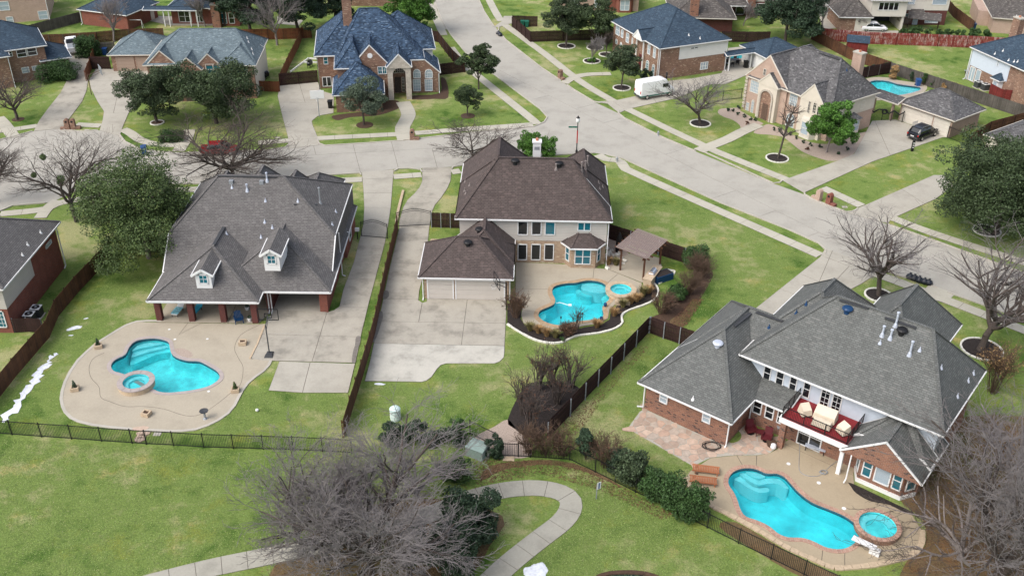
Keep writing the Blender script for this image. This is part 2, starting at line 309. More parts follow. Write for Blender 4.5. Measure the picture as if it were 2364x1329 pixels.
class MB:
    "collects simple solids into one mesh"
    def __init__(s, fr=None): s.v = []; s.f = []; s.mi = []; s.cur = 0; s.T = fr
    def add(s, vs, fs):
        b = len(s.v); s.v += [tuple(p) for p in vs]
        for f in fs: s.f.append([b+i for i in f]); s.mi.append(s.cur)
    def box(s, x0, x1, y0, y1, z0, z1):
        s.add([(x0, y0, z0), (x1, y0, z0), (x1, y1, z0), (x0, y1, z0), (x0, y0, z1), (x1, y0, z1), (x1, y1, z1), (x0, y1, z1)],
              [(3, 2, 1, 0), (4, 5, 6, 7), (0, 1, 5, 4), (1, 2, 6, 5), (2, 3, 7, 6), (3, 0, 4, 7)])
    def cbox(s, c, d, rz=0.0, tilt=0.0, axis='X'):
        Rm = Matrix.Rotation(rz, 3, 'Z') @ Matrix.Rotation(tilt, 3, axis); c = Vector(c); q = []
        for z in (-.5, .5):
            for x, y in ((-.5, -.5), (.5, -.5), (.5, .5), (-.5, .5)): q.append(c + Rm @ Vector((x*d[0], y*d[1], z*d[2])))
        s.add(q, [(3, 2, 1, 0), (4, 5, 6, 7), (0, 1, 5, 4), (1, 2, 6, 5), (2, 3, 7, 6), (3, 0, 4, 7)])
    def beam(s, a, b, w, h, up=(0, 0, 1)):
        a = Vector(a); b = Vector(b); d = (b-a).normalized(); sd = d.cross(Vector(up))
        if sd.length < 1e-4: sd = Vector((1, 0, 0))
        sd.normalize(); u2 = sd.cross(d); q = []
        for p in (a, b):
            for i, j in ((-.5, -.5), (.5, -.5), (.5, .5), (-.5, .5)): q.append(p+sd*(i*w)+u2*(j*h))
        s.add(q, [(0, 1, 2, 3), (7, 6, 5, 4), (0, 4, 5, 1), (1, 5, 6, 2), (2, 6, 7, 3), (3, 7, 4, 0)])
    def tube(s, a, b, r0, r1=None, n=8, cap=True):
        r1 = r0 if r1 is None else r1; a = Vector(a); b = Vector(b); d = (b-a).normalized()
        x = d.orthogonal().normalized(); y = d.cross(x); q = []
        for p, r in ((a, r0), (b, r1)):
            for k in range(n): t = 2*math.pi*k/n; q.append(p + x*(math.cos(t)*r)+y*(math.sin(t)*r))
        fs = [(k, (k+1) % n, n+(k+1) % n, n+k) for k in range(n)]
        if cap: fs += [tuple(range(n-1, -1, -1)), tuple(range(n, 2*n))]
        s.add(q, fs)
    def path(s, pts, r, n=6):
        for a, b in zip(pts[:-1], pts[1:]): s.tube(a, b, r, r, n)
    def lathe(s, prof, c=(0, 0, 0), n=16):
        q = []; fs = []
        for r, z in prof:
            for k in range(n): t = 2*math.pi*k/n; q.append((c[0]+math.cos(t)*r, c[1]+math.sin(t)*r, c[2]+z))
        for i in range(len(prof)-1):
            for k in range(n): fs.append((i*n+k, i*n+(k+1) % n, (i+1)*n+(k+1) % n, (i+1)*n+k))
        fs.append(tuple(range(n-1, -1, -1))); fs.append(tuple(range((len(prof)-1)*n, len(prof)*n)))
        s.add(q, fs)
    def prism(s, poly, z0, z1):
        n = len(poly); A = sum(poly[i][0]*poly[(i+1) % n][1]-poly[(i+1) % n][0]*poly[i][1] for i in range(n))
        if A < 0: poly = poly[::-1]
        tr = geometry.tessellate_polygon([[Vector((p[0], p[1], 0)) for p in poly]])
        s.add([(p[0], p[1], z0) for p in poly]+[(p[0], p[1], z1) for p in poly],
              [tuple(t) for t in tr]+[tuple(n+i for i in t[::-1]) for t in tr]+[(i, (i+1) % n, n+(i+1) % n, n+i) for i in range(n)])
    def build(s, name, mat, parent=None, smooth=False, label=None, kind=None, world=False, fixn=False, up=False):
        vs = s.v
        if world and parent is not None:
            p = parent
            while p.parent is not None: p = p.parent
            I = FR[p.name].inverted(); vs = [tuple(I @ Vector(v)) for v in vs]
        me = bpy.data.meshes.new(name); me.from_pydata(vs, [], s.f); me.update()
        if isinstance(mat, (list, tuple)): me.polygons.foreach_set('material_index', s.mi)
        if smooth: me.polygons.foreach_set('use_smooth', [True]*len(s.f))
        if fixn or True:
            bm = bmesh.new(); bm.from_mesh(me); bmesh.ops.recalc_face_normals(bm, faces=bm.faces)
            if up:
                bm.normal_update(); bmesh.ops.reverse_faces(bm, faces=[f for f in bm.faces if f.normal.z < 0])
            bm.to_mesh(me); bm.free()
        o = link_mesh(name, me, mat, parent)
        if label: o['label'] = label
        if kind: o['kind'] = kind
        return o
# ---- flat work
def area(p): return 0.5*sum(p[i][0]*p[(i+1) % len(p)][1]-p[(i+1) % len(p)][0]*p[i][1] for i in range(len(p)))
def inside(pt, poly):
    x, y = pt; c = False; n = len(poly); j = n-1
    for i in range(n):
        xi, yi = poly[i]; xj, yj = poly[j]
        if (yi > y) != (yj > y) and x < (xj-xi)*(y-yi)/(yj-yi)+xi: c = not c
        j = i
    return c
def smooth_loop(pts, k=4, closed=True):
    n = len(pts); out = []
    rng = range(n) if closed else range(n-1)
    for i in rng:
        p0 = pts[(i-1) % n] if closed or i > 0 else pts[i]; p1 = pts[i]; p2 = pts[(i+1) % n]; p3 = pts[(i+2) % n] if closed or i+2 < n else pts[i+1]
        for j in range(k):
            t = j/k
            out.append(tuple(0.5*((2*p1[d])+(-p0[d]+p2[d])*t+(2*p0[d]-5*p1[d]+4*p2[d]-p3[d])*t*t+(-p0[d]+3*p1[d]-3*p2[d]+p3[d])*t**3) for d in range(2)))
    if not closed: out.append(tuple(pts[-1][:2]))
    return out
def offset_loop(poly, d):
    n = len(poly); s = 1 if area(poly) > 0 else -1; out = []
    for i in range(n):
        a, b, c = Vector(poly[i-1]), Vector(poly[i]), Vector(poly[(i+1) % n])
        e1 = (b-a).normalized(); e2 = (c-b).normalized(); n1 = Vector((e1.y, -e1.x))*s; n2 = Vector((e2.y, -e2.x))*s
        m = n1+n2; m = m.normalized() if m.length > 1e-6 else n1
        k = d/max(0.5, m.dot(n1)); out.append(tuple(b+m*k))
    return out
def regions(outer, holes=(), joints=()):
    vs = []; es = []
    for lp in [outer]+list(holes):
        b = len(vs); n = len(lp); vs += [Vector(p[:2]) for p in lp]; es += [(b+i, b+(i+1) % n) for i in range(n)]
    for a, b in joints:
        k = len(vs); vs += [Vector(a[:2]), Vector(b[:2])]; es.append((k, k+1))
    ov, oe, of, _, oeo, _ = geometry.delaunay_2d_cdt(vs, es, [], 0, 1e-5)
    cons = {tuple(sorted(e)) for e, src in zip(oe, oeo) if src}
    tr = []
    for f in of:
        c = (sum(ov[i][0] for i in f)/3, sum(ov[i][1] for i in f)/3)
        if inside(c, outer) and not any(inside(c, h) for h in holes): tr.append(tuple(f))
    em = {}
    for k, f in enumerate(tr):
        for i in range(3):
            e = tuple(sorted((f[i], f[(i+1) % 3])))
            if e not in cons: em.setdefault(e, []).append(k)
    par = list(range(len(tr)))
    def fd(x):
        while par[x] != x: par[x] = par[par[x]]; x = par[x]
        return x
    for e, ks in em.items():
        if len(ks) == 2: par[fd(ks[0])] = fd(ks[1])
    gs = {}
    for k in range(len(tr)): gs.setdefault(fd(k), []).append(tr[k])
    return ov, list(gs.values())
def slab_mesh(mb, ov, tris, z0, z1, gap):
    ids = sorted({i for t in tris for i in t}); mp = {i: k for k, i in enumerate(ids)}
    T = []
    for t in tris:
        a, b, c = (ov[i] for i in t)
        if (b[0]-a[0])*(c[1]-a[1])-(b[1]-a[1])*(c[0]-a[0]) < 0: t = t[::-1]
        T.append(t)
    dir_e = {(t[i], t[(i+1) % 3]) for t in T for i in range(3)}
    be = [e for e in dir_e if (e[1], e[0]) not in dir_e]
    off = {i: Vector((0, 0)) for i in ids}
    nr = {}
    for a, b in be:
        d = (ov[b]-ov[a]).normalized(); n = Vector((-d.y, d.x)); nr.setdefault(a, []).append(n); nr.setdefault(b, []).append(n)
    P = []
    for i in ids:
        p = Vector(ov[i][:2])
        if i in nr and gap > 0:
            m = sum(nr[i], Vector((0, 0))); m = m.normalized() if m.length > 1e-6 else nr[i][0]; p = p + m*(gap/max(0.4, m.dot(nr[i][0])))
        P.append(p)
    n = len(P)
    mb.add([(p.x, p.y, z1) for p in P]+[(p.x, p.y, z0) for p in P], [tuple(mp[i] for i in t) for t in T]+[(mp[b], mp[a], n+mp[a], n+mp[b]) for a, b in be])
def flat(name, outer, z, mat, holes=(), kind='structure', label=None, cat=None, thick=0.0, parent=None):
    ov, gs = regions(outer, holes); mb = MB()
    for g in gs: slab_mesh(mb, ov, g, z-max(thick, 0.001), z, 0)
    if thick <= 0: mb.f = [f for f in mb.f if len(f) == 3]
    o = mb.build(name, mat, parent, up=thick <= 0)
    if kind: o['kind'] = kind
    if label: o['label'] = label
    if cat: o['category'] = cat
    return o
def paving(name, outer, z, mat, joints, holes=(), gap=0.022, label=None, part='slab', mats=None, thick=0.05):
    base = flat(name, outer, z-0.02, 'joint', holes)
    if label: base['label'] = label
    ov, gs = regions(outer, holes, joints)
    for k, g in enumerate(gs):
        a = sum(abs((ov[t[1]][0]-ov[t[0]][0])*(ov[t[2]][1]-ov[t[0]][1])-(ov[t[1]][1]-ov[t[0]][1])*(ov[t[2]][0]-ov[t[0]][0]))/2 for t in g)
        if a < 0.05: continue
        mb = MB(); slab_mesh(mb, ov, g, z-thick, z, gap)
        mt = mat
        if mats:
            c = [sum(ov[t[0]][d] for t in g)/len(g) for d in (0, 1)]; mt = mats(c)
        mb.build(part, mt, base)
    return base
def seg_grid(c0, ang, us, vs, L=60):
    "joint lines: us = offsets of lines running along the v direction, vs the others"
    c, s = math.cos(ang), math.sin(ang); U = (c, s); V = (-s, c); out = []
    for u in us: out.append(((c0[0]+U[0]*u-V[0]*L, c0[1]+U[1]*u-V[1]*L), (c0[0]+U[0]*u+V[0]*L, c0[1]+U[1]*u+V[1]*L)))
    for v in vs: out.append(((c0[0]+V[0]*v-U[0]*L, c0[1]+V[1]*v-U[1]*L), (c0[0]+V[0]*v+U[0]*L, c0[1]+V[1]*v+U[1]*L)))
    return out
def resample(pts, step):
    out = [Vector(pts[0][:2])]; acc = 0
    for a, b in zip(pts[:-1], pts[1:]):
        a = Vector(a[:2]); b = Vector(b[:2]); L = (b-a).length; d = 0
        if L < 1e-6: continue
        while acc+(L-d) >= step:
            d += step-acc; acc = 0; out.append(a+(b-a)*(d/L))
        acc += L-d
    if (out[-1]-Vector(pts[-1][:2])).length > step*0.25: out.append(Vector(pts[-1][:2]))
    return out
def normals(P):
    out = []
    for i in range(len(P)):
        d = (P[min(i+1, len(P)-1)]-P[max(i-1, 0)]).normalized(); out.append(Vector((-d.y, d.x)))
    return out
def slabwalk(base, pts, width, step, z, mat, gap=0.02, smooth=True):
    K = 3 if smooth and len(pts) > 2 else 1
    P = resample(smooth_loop(pts, 6, False) if K > 1 else pts, step/K); Nn = normals(P); h = width/2
    mbb = MB()
    for i in range(0, len(P)-1, K):
        ids = list(range(i, min(i+K, len(P)-1)+1)); L = [P[k]+Nn[k]*h for k in ids]; R_ = [P[k]-Nn[k]*h for k in ids]
        mbb.prism([tuple(v) for v in L+R_[::-1]], z-0.06, z-0.02)
        d0 = (P[ids[1]]-P[ids[0]]).normalized()*gap; d1 = (P[ids[-1]]-P[ids[-2]]).normalized()*gap; L[0] = L[0]+d0; R_[0] = R_[0]+d0; L[-1] = L[-1]-d1; R_[-1] = R_[-1]-d1
        mb = MB(); mb.prism([tuple(v) for v in L+R_[::-1]], z-0.05, z)
        mb.build('slab', mat, base)
    return mbb
def strip(pts, w, z0, z1, mb, step=None, smooth=False):
    P = [Vector(p[:2]) for p in (smooth_loop(pts, 4, False) if smooth else pts)]; Nn = normals(P)
    L = [p+n*w/2 for p, n in zip(P, Nn)]; Rr = [p-n*w/2 for p, n in zip(P, Nn)]
    n = len(P); vs = [(p.x, p.y, z) for z in (z0, z1) for row in (L, Rr) for p in row]
    A = lambda z, r, i: z*2*n+r*n+i; fs = []
    for i in range(n-1):
        fs += [(A(1, 0, i), A(1, 1, i), A(1, 1, i+1), A(1, 0, i+1)), (A(0, 0, i), A(1, 0, i), A(1, 0, i+1), A(0, 0, i+1)), (A(0, 1, i+1), A(1, 1, i+1), A(1, 1, i), A(0, 1, i))]
    fs += [(A(0, 0, 0), A(0, 1, 0), A(1, 1, 0), A(1, 0, 0)), (A(0, 0, n-1), A(1, 0, n-1), A(1, 1, n-1), A(0, 1, n-1))]
    mb.add(vs, fs)
def blob(center, rx, ry, n=22, j=0.18, rnd=random, rot=0):
    out = []; ph = [rnd.uniform(0, 6.28) for _ in range(4)]
    for k in range(n):
        t = 2*math.pi*k/n; r = 1+j*(math.sin(2*t+ph[0])*0.5+math.sin(3*t+ph[1])*0.35+math.sin(7*t+ph[2])*0.25)
        x, y = rx*r*math.cos(t), ry*r*math.sin(t); out.append((center[0]+x*math.cos(rot)-y*math.sin(rot), center[1]+x*math.sin(rot)+y*math.cos(rot)))
    return out
# ================================================================ GROUND
rnd = random.Random(7)
# pools: outlines measured at the water's edge
POOL_A = smooth_loop(M(0, 680, [(850, 545), (885, 500), (960, 462), (990, 405), (1030, 365), (1090, 344), (1180, 336), (1250, 345), (1296, 368), (1308, 420), (1325, 460), (1375, 490), (1450, 508), (1530, 512), (1590, 540), (1660, 582), (1688, 622), (1676, 660), (1600, 708), (1480, 737), (1380, 750), (1300, 757), (1220, 750), (1150, 715), (1040, 655), (940, 612), (870, 590)]), 3)
POOL_B = smooth_loop(GP([(1274.9, 668), (1283, 660), (1306.5, 654.6), (1330.6, 653), (1346, 649), (1366.7, 648), (1390.8, 653), (1402.8, 665), (1407, 690), (1399, 700), (1391, 712), (1394, 727), (1384, 738), (1350, 741), (1322, 745), (1291, 752), (1262, 746), (1246, 736), (1242, 727), (1248, 717), (1266, 709), (1279, 702), (1281, 692), (1275, 680)]), 3)
POOL_C = smooth_loop(M(1664, 929, [(53, 600), (80, 545), (140, 512), (220, 503), (290, 518), (350, 545), (430, 545), (490, 572), (535, 620), (600, 690), (700, 765), (830, 818), (940, 865), (1015, 915), (1055, 965), (1065, 1015), (1040, 1070), (980, 1115), (900, 1132), (800, 1115), (710, 1070), (620, 1043), (520, 1040), (440, 1012), (370, 955), (280, 910), (190, 880), (150, 830), (122, 750), (95, 690), (65, 650)]), 3)
POOL_D = smooth_loop(M(1664, 0, [(1130, 640), (1190, 618), (1290, 625), (1350, 645), (1450, 660), (1530, 672), (1520, 700), (1400, 730), (1290, 735), (1200, 710), (1130, 690)]), 2)
POOL_E = smooth_loop(M(1150, 0, [(1740, 445), (1790, 415), (1860, 405), (1930, 405), (2010, 425), (2000, 445), (1880, 452), (1790, 455)]), 2)
POOLS = [POOL_A, POOL_B, POOL_C, POOL_D, POOL_E]
flat('ground', [(-900, -20), (900, -20), (900, 1500), (-900, 1500)], 0.0, 'grass', POOLS)

# ---- streets
north = GP([(-80, 338), (0, 323.5), (39, 314), (75, 304), (144, 296), (193, 304), (226, 301), (277, 313), (289, 328), (319, 343), (361, 350.6), (397, 352), (617, 347.6), (659, 340), (664.7, 338), (735.4, 329.5), (750.5, 337), (931, 325), (967, 320.5), (1111.6, 304), (1232, 293.4), (1256, 283), (1263.5, 271), (1247, 252.8), (1150.7, 180.6), (1075.5, 123.4), (1030.3, 66), (1008, 15), (1003, 0), (985, -50)])
east = GP([(1092, -50), (1105.6, 0), (1117.6, 27), (1150.7, 72), (1168, 93.3), (1249, 156.5), (1294.5, 186.6), (1324.5, 207.7), (1369.7, 234.7), (1427, 261.8), (1442, 273.9), (1532, 319), (1610.5, 352), (1784.4, 423.7), (1856.6, 449.3), (1880.7, 462.9), (1953, 490), (1971, 489), (2049, 518.5), (2160.6, 557.6), (2364, 631.4), (2520, 690)])
south = GP([(2520, 800), (2364, 738), (2187, 675), (2163, 664), (2043, 626), (2008, 612), (1904.8, 574), (1890, 562), (1820.5, 530.6), (1664, 468.9), (1460, 377), (1439, 367), (1399.8, 358), (1372.7, 353.6), (1290, 358), (1180, 368), (1063.5, 383), (1042, 386), (975, 389), (913, 390.6), (833, 399.7), (717.4, 407), (600, 416), (436, 425), (300, 428), (180, 440), (126, 464), (105, 469), (30, 475), (0, 488), (-80, 512)])
street = north+east+south
S0 = tuple(G(1300, 330))[:2]
dv = G(1850, 500)-G(1350, 250); ang_d = math.atan2(dv.y, dv.x)      # the diagonal street's direction
ns = Vector((-math.sin(ang_d), math.cos(ang_d)))
jn = []
c_mid = G(1700, 440); dd = Vector((math.cos(ang_d), math.sin(ang_d)))
for k in range(-16, 12):
    p = Vector((c_mid.x, c_mid.y))+dd*(k*6.3)
    if p.y < 121.5 or p.y > 126.5: jn.append((tuple(p-ns*4.4), tuple(p+ns*4.4)))
p0 = Vector((c_mid.x, c_mid.y)); jn.append((tuple(p0-dd*60), tuple(p0+dd*22))); jn.append((tuple(p0+dd*23), tuple(p0+dd*50)))
for px in (120, 200, 280, 340, 420, 500, 580, 650, 728, 820, 910, 1000, 1090, 1180):
    jn.append((tuple(G(px-8, 322))[:2], tuple(G(px+14, 405))[:2]))
jn.append((tuple(G(60, 395))[:2], tuple(G(1240, 330))[:2]))
jn.append((tuple(G(1267, 258))[:2], tuple(G(1375, 240))[:2])); jn.append((tuple(G(1268, 270))[:2], tuple(G(1360, 355))[:2])); jn.append((tuple(G(1203, 300))[:2], tuple(G(1260, 350))[:2]))
paving('street', street, 0.03, 'road', jn, gap=0.02, part='road_panel')['label'] = 'pale concrete residential street with a side street joining it'
far_road = [tuple(G(x, y))[:2] for x, y in [(985, -50), (1092, -50), (1086, -160), (1000, -160)]]
flat('road', far_road, 0.028, 'road')
# kerbs
kb = MB()
for seg in ([(-80, 338), (0, 323.5), (39, 314), (75, 304)], [(144, 296), (150, 302), (193, 304), (226, 301)], [(277, 313), (289, 328), (319, 343), (361, 350.6), (397, 352)], [(430, 353), (617, 347.6), (659, 341), (667, 334)], [(732, 322), (737, 332), (750.5, 337), (850, 331), (931, 325)], [(958, 322), (1111.6, 304), (1232, 293.4), (1256, 283), (1263.5, 271), (1247, 252.8), (1150.7, 180.6), (1075.5, 123.4), (1040, 80), (1022, 50), (1008, 15), (1003, 0), (985, -50)],
            [(1092, -50), (1105.6, 0), (1117.6, 27), (1140, 62)], [(1152, 62), (1150.7, 72), (1168, 93.3), (1249, 156.5), (1294.5, 186.6)], [(1309, 197), (1324.5, 207.7), (1369.7, 234.7), (1385, 238), (1404, 236)], [(1429, 256), (1427, 261.8), (1442, 273.9), (1532, 319), (1606, 350)], [(1624, 351), (1784.4, 423.7), (1800, 422), (1805, 418)],
            [(1858, 443), (1856.6, 449.3), (1880.7, 462.9), (1953, 490), (1971, 489), (1980, 482)], [(2049, 512), (2049, 518.5), (2160.6, 557.6), (2364, 631.4), (2520, 690)], [(2520, 800), (2364, 738), (2187, 675)], [(2163, 664), (2043, 626), (2030, 628)], [(1904, 586), (1906, 577), (1890, 562), (1820.5, 530.6), (1664, 468.9), (1460, 377), (1439, 367), (1399.8, 358)], [(1372.7, 353.6), (1290, 358), (1180, 368), (1063.5, 383), (1046, 386), (1042, 392)],
            [(974, 398), (971, 392), (945, 389), (920, 390), (909, 396)], [(834, 404), (830, 400), (717.4, 407), (600, 416), (463, 425), (436, 425), (300, 428), (180, 440), (135, 455)], [(105, 469), (30, 475), (0, 488), (-80, 512)]):
    strip(GP(seg), 0.17, 0.0, 0.13, kb)
kb.build('kerb', 'kerb', None, kind='structure')
# ---- sidewalks
def walkset(name, label, lines, w=1.35, step=1.5, mat='walk', z=0.055):
    mbase = MB(); root = bpy.data.meshes.new(name); o = bpy.data.objects.new(name, root); COL.objects.link(o); o['kind'] = 'structure'; o['label'] = label
    for ln in lines:
        b = slabwalk(o, GP(ln), w, step, z, mat); mbase.v_ = 0; bb = len(mbase.v); mbase.v += b.v; mbase.f += [[bb+i for i in f] for f in b.f]
    root.from_pydata(mbase.v, [], mbase.f); root.materials.append(MT['joint']); return o
walkset('sidewalk', 'concrete sidewalk along the far side of the level street', [[(-40, 309), (0, 303), (33, 299), (86, 291)], [(176, 288), (233, 291)], [(283, 299), (300, 307), (325, 324), (361, 334), (403, 335), (425, 334)], [(596, 330), (670, 325)], [(732, 320), (830, 315), (926, 310)], [(958, 308), (1100, 297), (1232, 288)]], step=2.3)
walkset('sidewalk', 'concrete sidewalk climbing beside the blue roofed corner house', [[(1240, 287), (1218, 268), (1118, 188), (1072, 150), (1040, 110)], [(1024, 82), (1012, 55), (985, 0), (970, -40)]], step=2.3)
walkset('sidewalk', 'concrete sidewalk on the far side of the diagonal street', [[(1112, -40), (1129, 0), (1148, 36), (1158, 50)], [(1165, 58), (1255, 123), (1336.6, 186.6), (1417, 235)], [(1448, 252), (1540, 297), (1631.5, 340), (1664, 354.5), (1814, 414.7)], [(1899, 434), (1989, 476)], [(2056, 502), (2160, 541), (2364, 606), (2500, 650)]], step=2.3)
walkset('sidewalk', 'concrete sidewalk along the near side of the diagonal street', [[(1380, 358), (1400, 368), (1421, 369.6), (1434, 375), (1441, 386), (1456, 396), (1601, 461), (1850, 571), (1893, 590)], [(2022, 632), (2145.5, 678), (2364, 762), (2500, 815)]], step=2.2)
walkset('sidewalk', 'concrete sidewalk along the near side of the level street', [[(0, 494.5), (-60, 508)], [(0, 494.5), (99, 484), (150, 466), (300, 445), (463, 437), (717.4, 420.7), (836, 414.7)], [(908.5, 408.7), (973, 404)], [(1042, 398), (1063, 395)]], step=2.3)
walkset('footpath', 'short concrete walk from the kerb by the red brick house', [[(134, 463), (118, 474), (105, 487), (92, 505)]], step=1.5, z=0.066)
walkset('footpath', 'concrete walk curving to the arched stone porch', [[(930, 236), (938, 250), (943, 266), (936, 282), (929, 298), (935, 324)]], w=2.0, step=1.7, z=0.066)
walkset('footpath', 'concrete walk to the blue roofed brick house', [[(1302, 193), (1322, 181), (1355, 173), (1412, 171)]], w=1.4, step=2, z=0.066)
walkset('footpath', 'concrete walk to the arched entrance of the tan house', [[(1613, 349), (1640, 338), (1680, 322), (1715, 304), (1754, 288)]], w=1.7, step=2, z=0.066)
walkset('footpath', 'narrow concrete walk beside the far left drive', [[(-5, 272), (8, 285), (22, 303), (32, 318)]], w=1.6, step=2, z=0.066)
walkset('footpath', 'concrete ramp between kerb and sidewalk on the right', [[(2176, 668), (2165, 678), (2155, 692)]], w=2.6, step=1.6, z=0.066)
walkset('footpath', 'short concrete walk below the grey roofed house', [[(412, 350), (420, 337), (432, 318), (437, 300)]], w=1.6, step=1.7, z=0.066)
walkset('greenbelt_path', 'pale concrete path that turns back on itself in the foreground lawn', [[(330, 1350), (480, 1312), (620, 1283), (760, 1252), (900, 1215), (1010, 1180), (1080, 1152), (1130, 1138), (1190, 1128), (1250, 1127), (1295, 1137), (1317, 1155), (1315, 1180), (1294, 1207), (1255, 1237), (1215, 1268), (1170, 1305), (1120, 1352), (1060, 1410)]], w=1.65, step=1.7, mat='path')

# ---- driveways
def dmat(split_px, near, far_):
    y = G(*split_px).y
    return lambda c: near if c[1] < y else far_
D1 = GP([(913, 389.5), (974.7, 388), (974.7, 419), (968, 434), (955, 449), (941, 462), (931, 479), (922, 510), (921, 530), (900, 618), (868, 770), (854, 835), (842, 880), (973, 882), (985, 879), (997, 870), (1009, 852), (1018, 843), (1030, 839.5), (1141.7, 839.5), (1154, 835), (1163, 826), (1164.9, 812), (1164.9, 798.9), (1170.5, 690.6), (985.5, 690), (985, 697), (975, 699.5), (966, 694), (968, 672), (975, 645), (988, 558), (991, 527), (997, 491), (1004, 474), (1018, 458), (1032, 437), (1040, 419), (1042, 405), (1041, 387.5)])
D1 = [p for p in D1]
D1[0:1] = []      # starts at the kerb
jo = [(tuple(G(*a))[:2], tuple(G(*b))[:2]) for a, b in (((965, 398), (1050, 396)), ((945, 452), (1030, 462)), ((905, 524), (1000, 526)), ((880, 605), (985, 612)), ((860, 690), (985, 692)), ((840, 742), (1180, 747)), ((830, 792.5), (1180, 799.2)), ((975, 699), (957, 794)), ((1079, 690), (1065, 797)))]
paving('driveway', D1, 0.06, 'drive', jo, label='long concrete driveway past the brown roofed house to its garage', mats=dmat((1000, 797), 'newslab', 'drive_stained'))
D2 = GP([(835, 398), (839, 440), (840.7, 479), (839, 518.5), (833, 542.6), (816.7, 605.8), (792.6, 669), (783.6, 708), (772, 716), (756.5, 721.7), (743, 719), (631, 716), (612, 752), (590, 795), (578, 828), (600, 832.5), (821, 838), (834.7, 770), (853, 695), (889, 560.7), (896.4, 518.5), (902.4, 479), (908.5, 401), (908, 392.5)])
jo = [(tuple(G(*a))[:2], tuple(G(*b))[:2]) for a, b in (((830, 414), (915, 412)), ((830, 447), (912, 446)), ((830, 480), (910, 480)), ((815, 549), (900, 549)), ((800, 591), (893, 590)), ((780, 645), (880, 646)), ((740, 709), (860, 711)), ((590, 772), (850, 779)), ((757, 715), (716, 850)))]
paving('driveway', D2, 0.06, 'drive', jo, label='concrete driveway and court of the grey roofed house with the columned patio', mats=lambda c: 'drive_stained' if c[1] < 96 else 'drive')
D2b = GP([(645, 834.5), (820, 840), (803.6, 907), (699, 907), (620, 901.5)])
paving('concrete_pad', D2b, 0.06, 'drive', [(tuple(G(718, 830))[:2], tuple(G(697, 912))[:2])], label='newer pale concrete pad below the driveway court')
# garage floor and patio floor of the left house
paving('patio', [(-33.2, 77.9), (-23.6, 77.9), (-22.9, 80.0), (-22.9, 84.0), (-33.2, 83.0)], 0.055, 'deck', [((-30, 76), (-30, 86)), ((-26.5, 76), (-26.5, 86))], label='concrete floor of the columned back patio')
paving('garage_floor', [(-22.9, 80.1), (-17.5, 80.1), (-17.5, 85.6), (-22.9, 85.6)], 0.062, 'drive', [], label='concrete floor inside the open left garage')
MT['stain'] = plain('damp concrete', (0.17, 0.155, 0.135), .8, .25, 3)
flat('stain', smooth_loop(M(600, 680, [(738, 328), (772, 325), (768, 380), (745, 440), (735, 520), (706, 522), (715, 440), (730, 390)]), 3), 0.066, 'stain')
flat('stain', smooth_loop(M(600, 680, [(905, 150), (935, 130), (945, 170), (925, 240), (895, 330), (865, 372), (880, 300), (900, 230)]), 3), 0.066, 'stain')
flat('stain', smooth_loop(M(600, 350, [(955, 1070), (985, 1075), (990, 1110), (965, 1135), (945, 1130), (945, 1095)]), 3), 0.066, 'stain')
# H3 drive behind the slate roofed house
D3 = GP([(1905, 573), (2010, 612), (2030, 628), (1990, 655), (1965, 668), (1860, 760), (1760, 850), (1700, 770), (1743.7, 712.6), (1893, 594)])
jo = [(tuple(G(*a))[:2], tuple(G(*b))[:2]) for a, b in (((1890, 588), (2035, 645)), ((1840, 630), (1960, 680)), ((1795, 665), (1910, 710)), ((1930, 560), (1870, 700)), ((1975, 600), (1890, 690)))]
paving('driveway', D3, 0.06, 'drive', jo, label='concrete driveway meeting the diagonal street by the bare tree')
# far drives
D5 = GP([(78, 303.5), (143, 297.5), (160, 275), (190, 235), (200, 210), (203, 190), (205, 165), (210, 135), (180, 110), (120, 100), (135, 112), (158, 140), (160, 175), (140, 215), (112, 250), (90, 280)])
paving('driveway', D5, 0.06, 'drive_stained', [(tuple(G(100, 275))[:2], tuple(G(180, 280))[:2]), (tuple(G(130, 225))[:2], tuple(G(215, 230))[:2]), (tuple(G(150, 163))[:2], tuple(G(220, 160))[:2])], label='stained concrete driveway running up to the parked white pickup')
D6 = GP([(230, 302), (277, 314.5), (283, 295), (297, 262), (315, 240), (345, 205), (365, 159.5), (258, 159.5), (222, 159.5), (206, 185), (210, 205), (225, 235), (240, 258), (237, 278)])
paving('driveway', D6, 0.06, 'drive', [(tuple(G(225, 262))[:2], tuple(G(300, 262))[:2]), (tuple(G(200, 215))[:2], tuple(G(340, 215))[:2]), (tuple(G(200, 188))[:2], tuple(G(360, 188))[:2]), (tuple(G(285, 160))[:2], tuple(G(262, 262))[:2])], label='pale concrete driveway in front of the tan double garage doors')
D7 = GP([(664.7, 344), (735.4, 336), (735.4, 322), (722, 290), (720, 280), (735, 268), (770, 262), (771, 219), (741.4, 210.7), (734, 189.6), (646.6, 197), (641, 223), (652, 270), (665, 318)])
paving('driveway', D7, 0.06, 'drive', [(tuple(G(655, 325))[:2], tuple(G(745, 320))[:2]), (tuple(G(640, 282))[:2], tuple(G(740, 280))[:2]), (tuple(G(630, 240))[:2], tuple(G(780, 236))[:2]), (tuple(G(690, 190))[:2], tuple(G(712, 262))[:2])], label='wide concrete driveway beside the blue roofed house')
D8 = GP([(1372, 236), (1402, 240), (1429, 262), (1449, 253), (1560, 228), (1640, 195), (1675, 195), (1722, 175), (1745, 150), (1720, 135), (1672, 155), (1665, 170), (1600, 182), (1540, 188), (1500, 200), (1470, 222), (1425, 232)])
paving('driveway', D8, 0.06, 'drive', [(tuple(G(1405, 228))[:2], tuple(G(1455, 262))[:2]), (tuple(G(1490, 200))[:2], tuple(G(1520, 245))[:2]), (tuple(G(1590, 175))[:2], tuple(G(1620, 210))[:2])], label='concrete driveway under the parked white van')
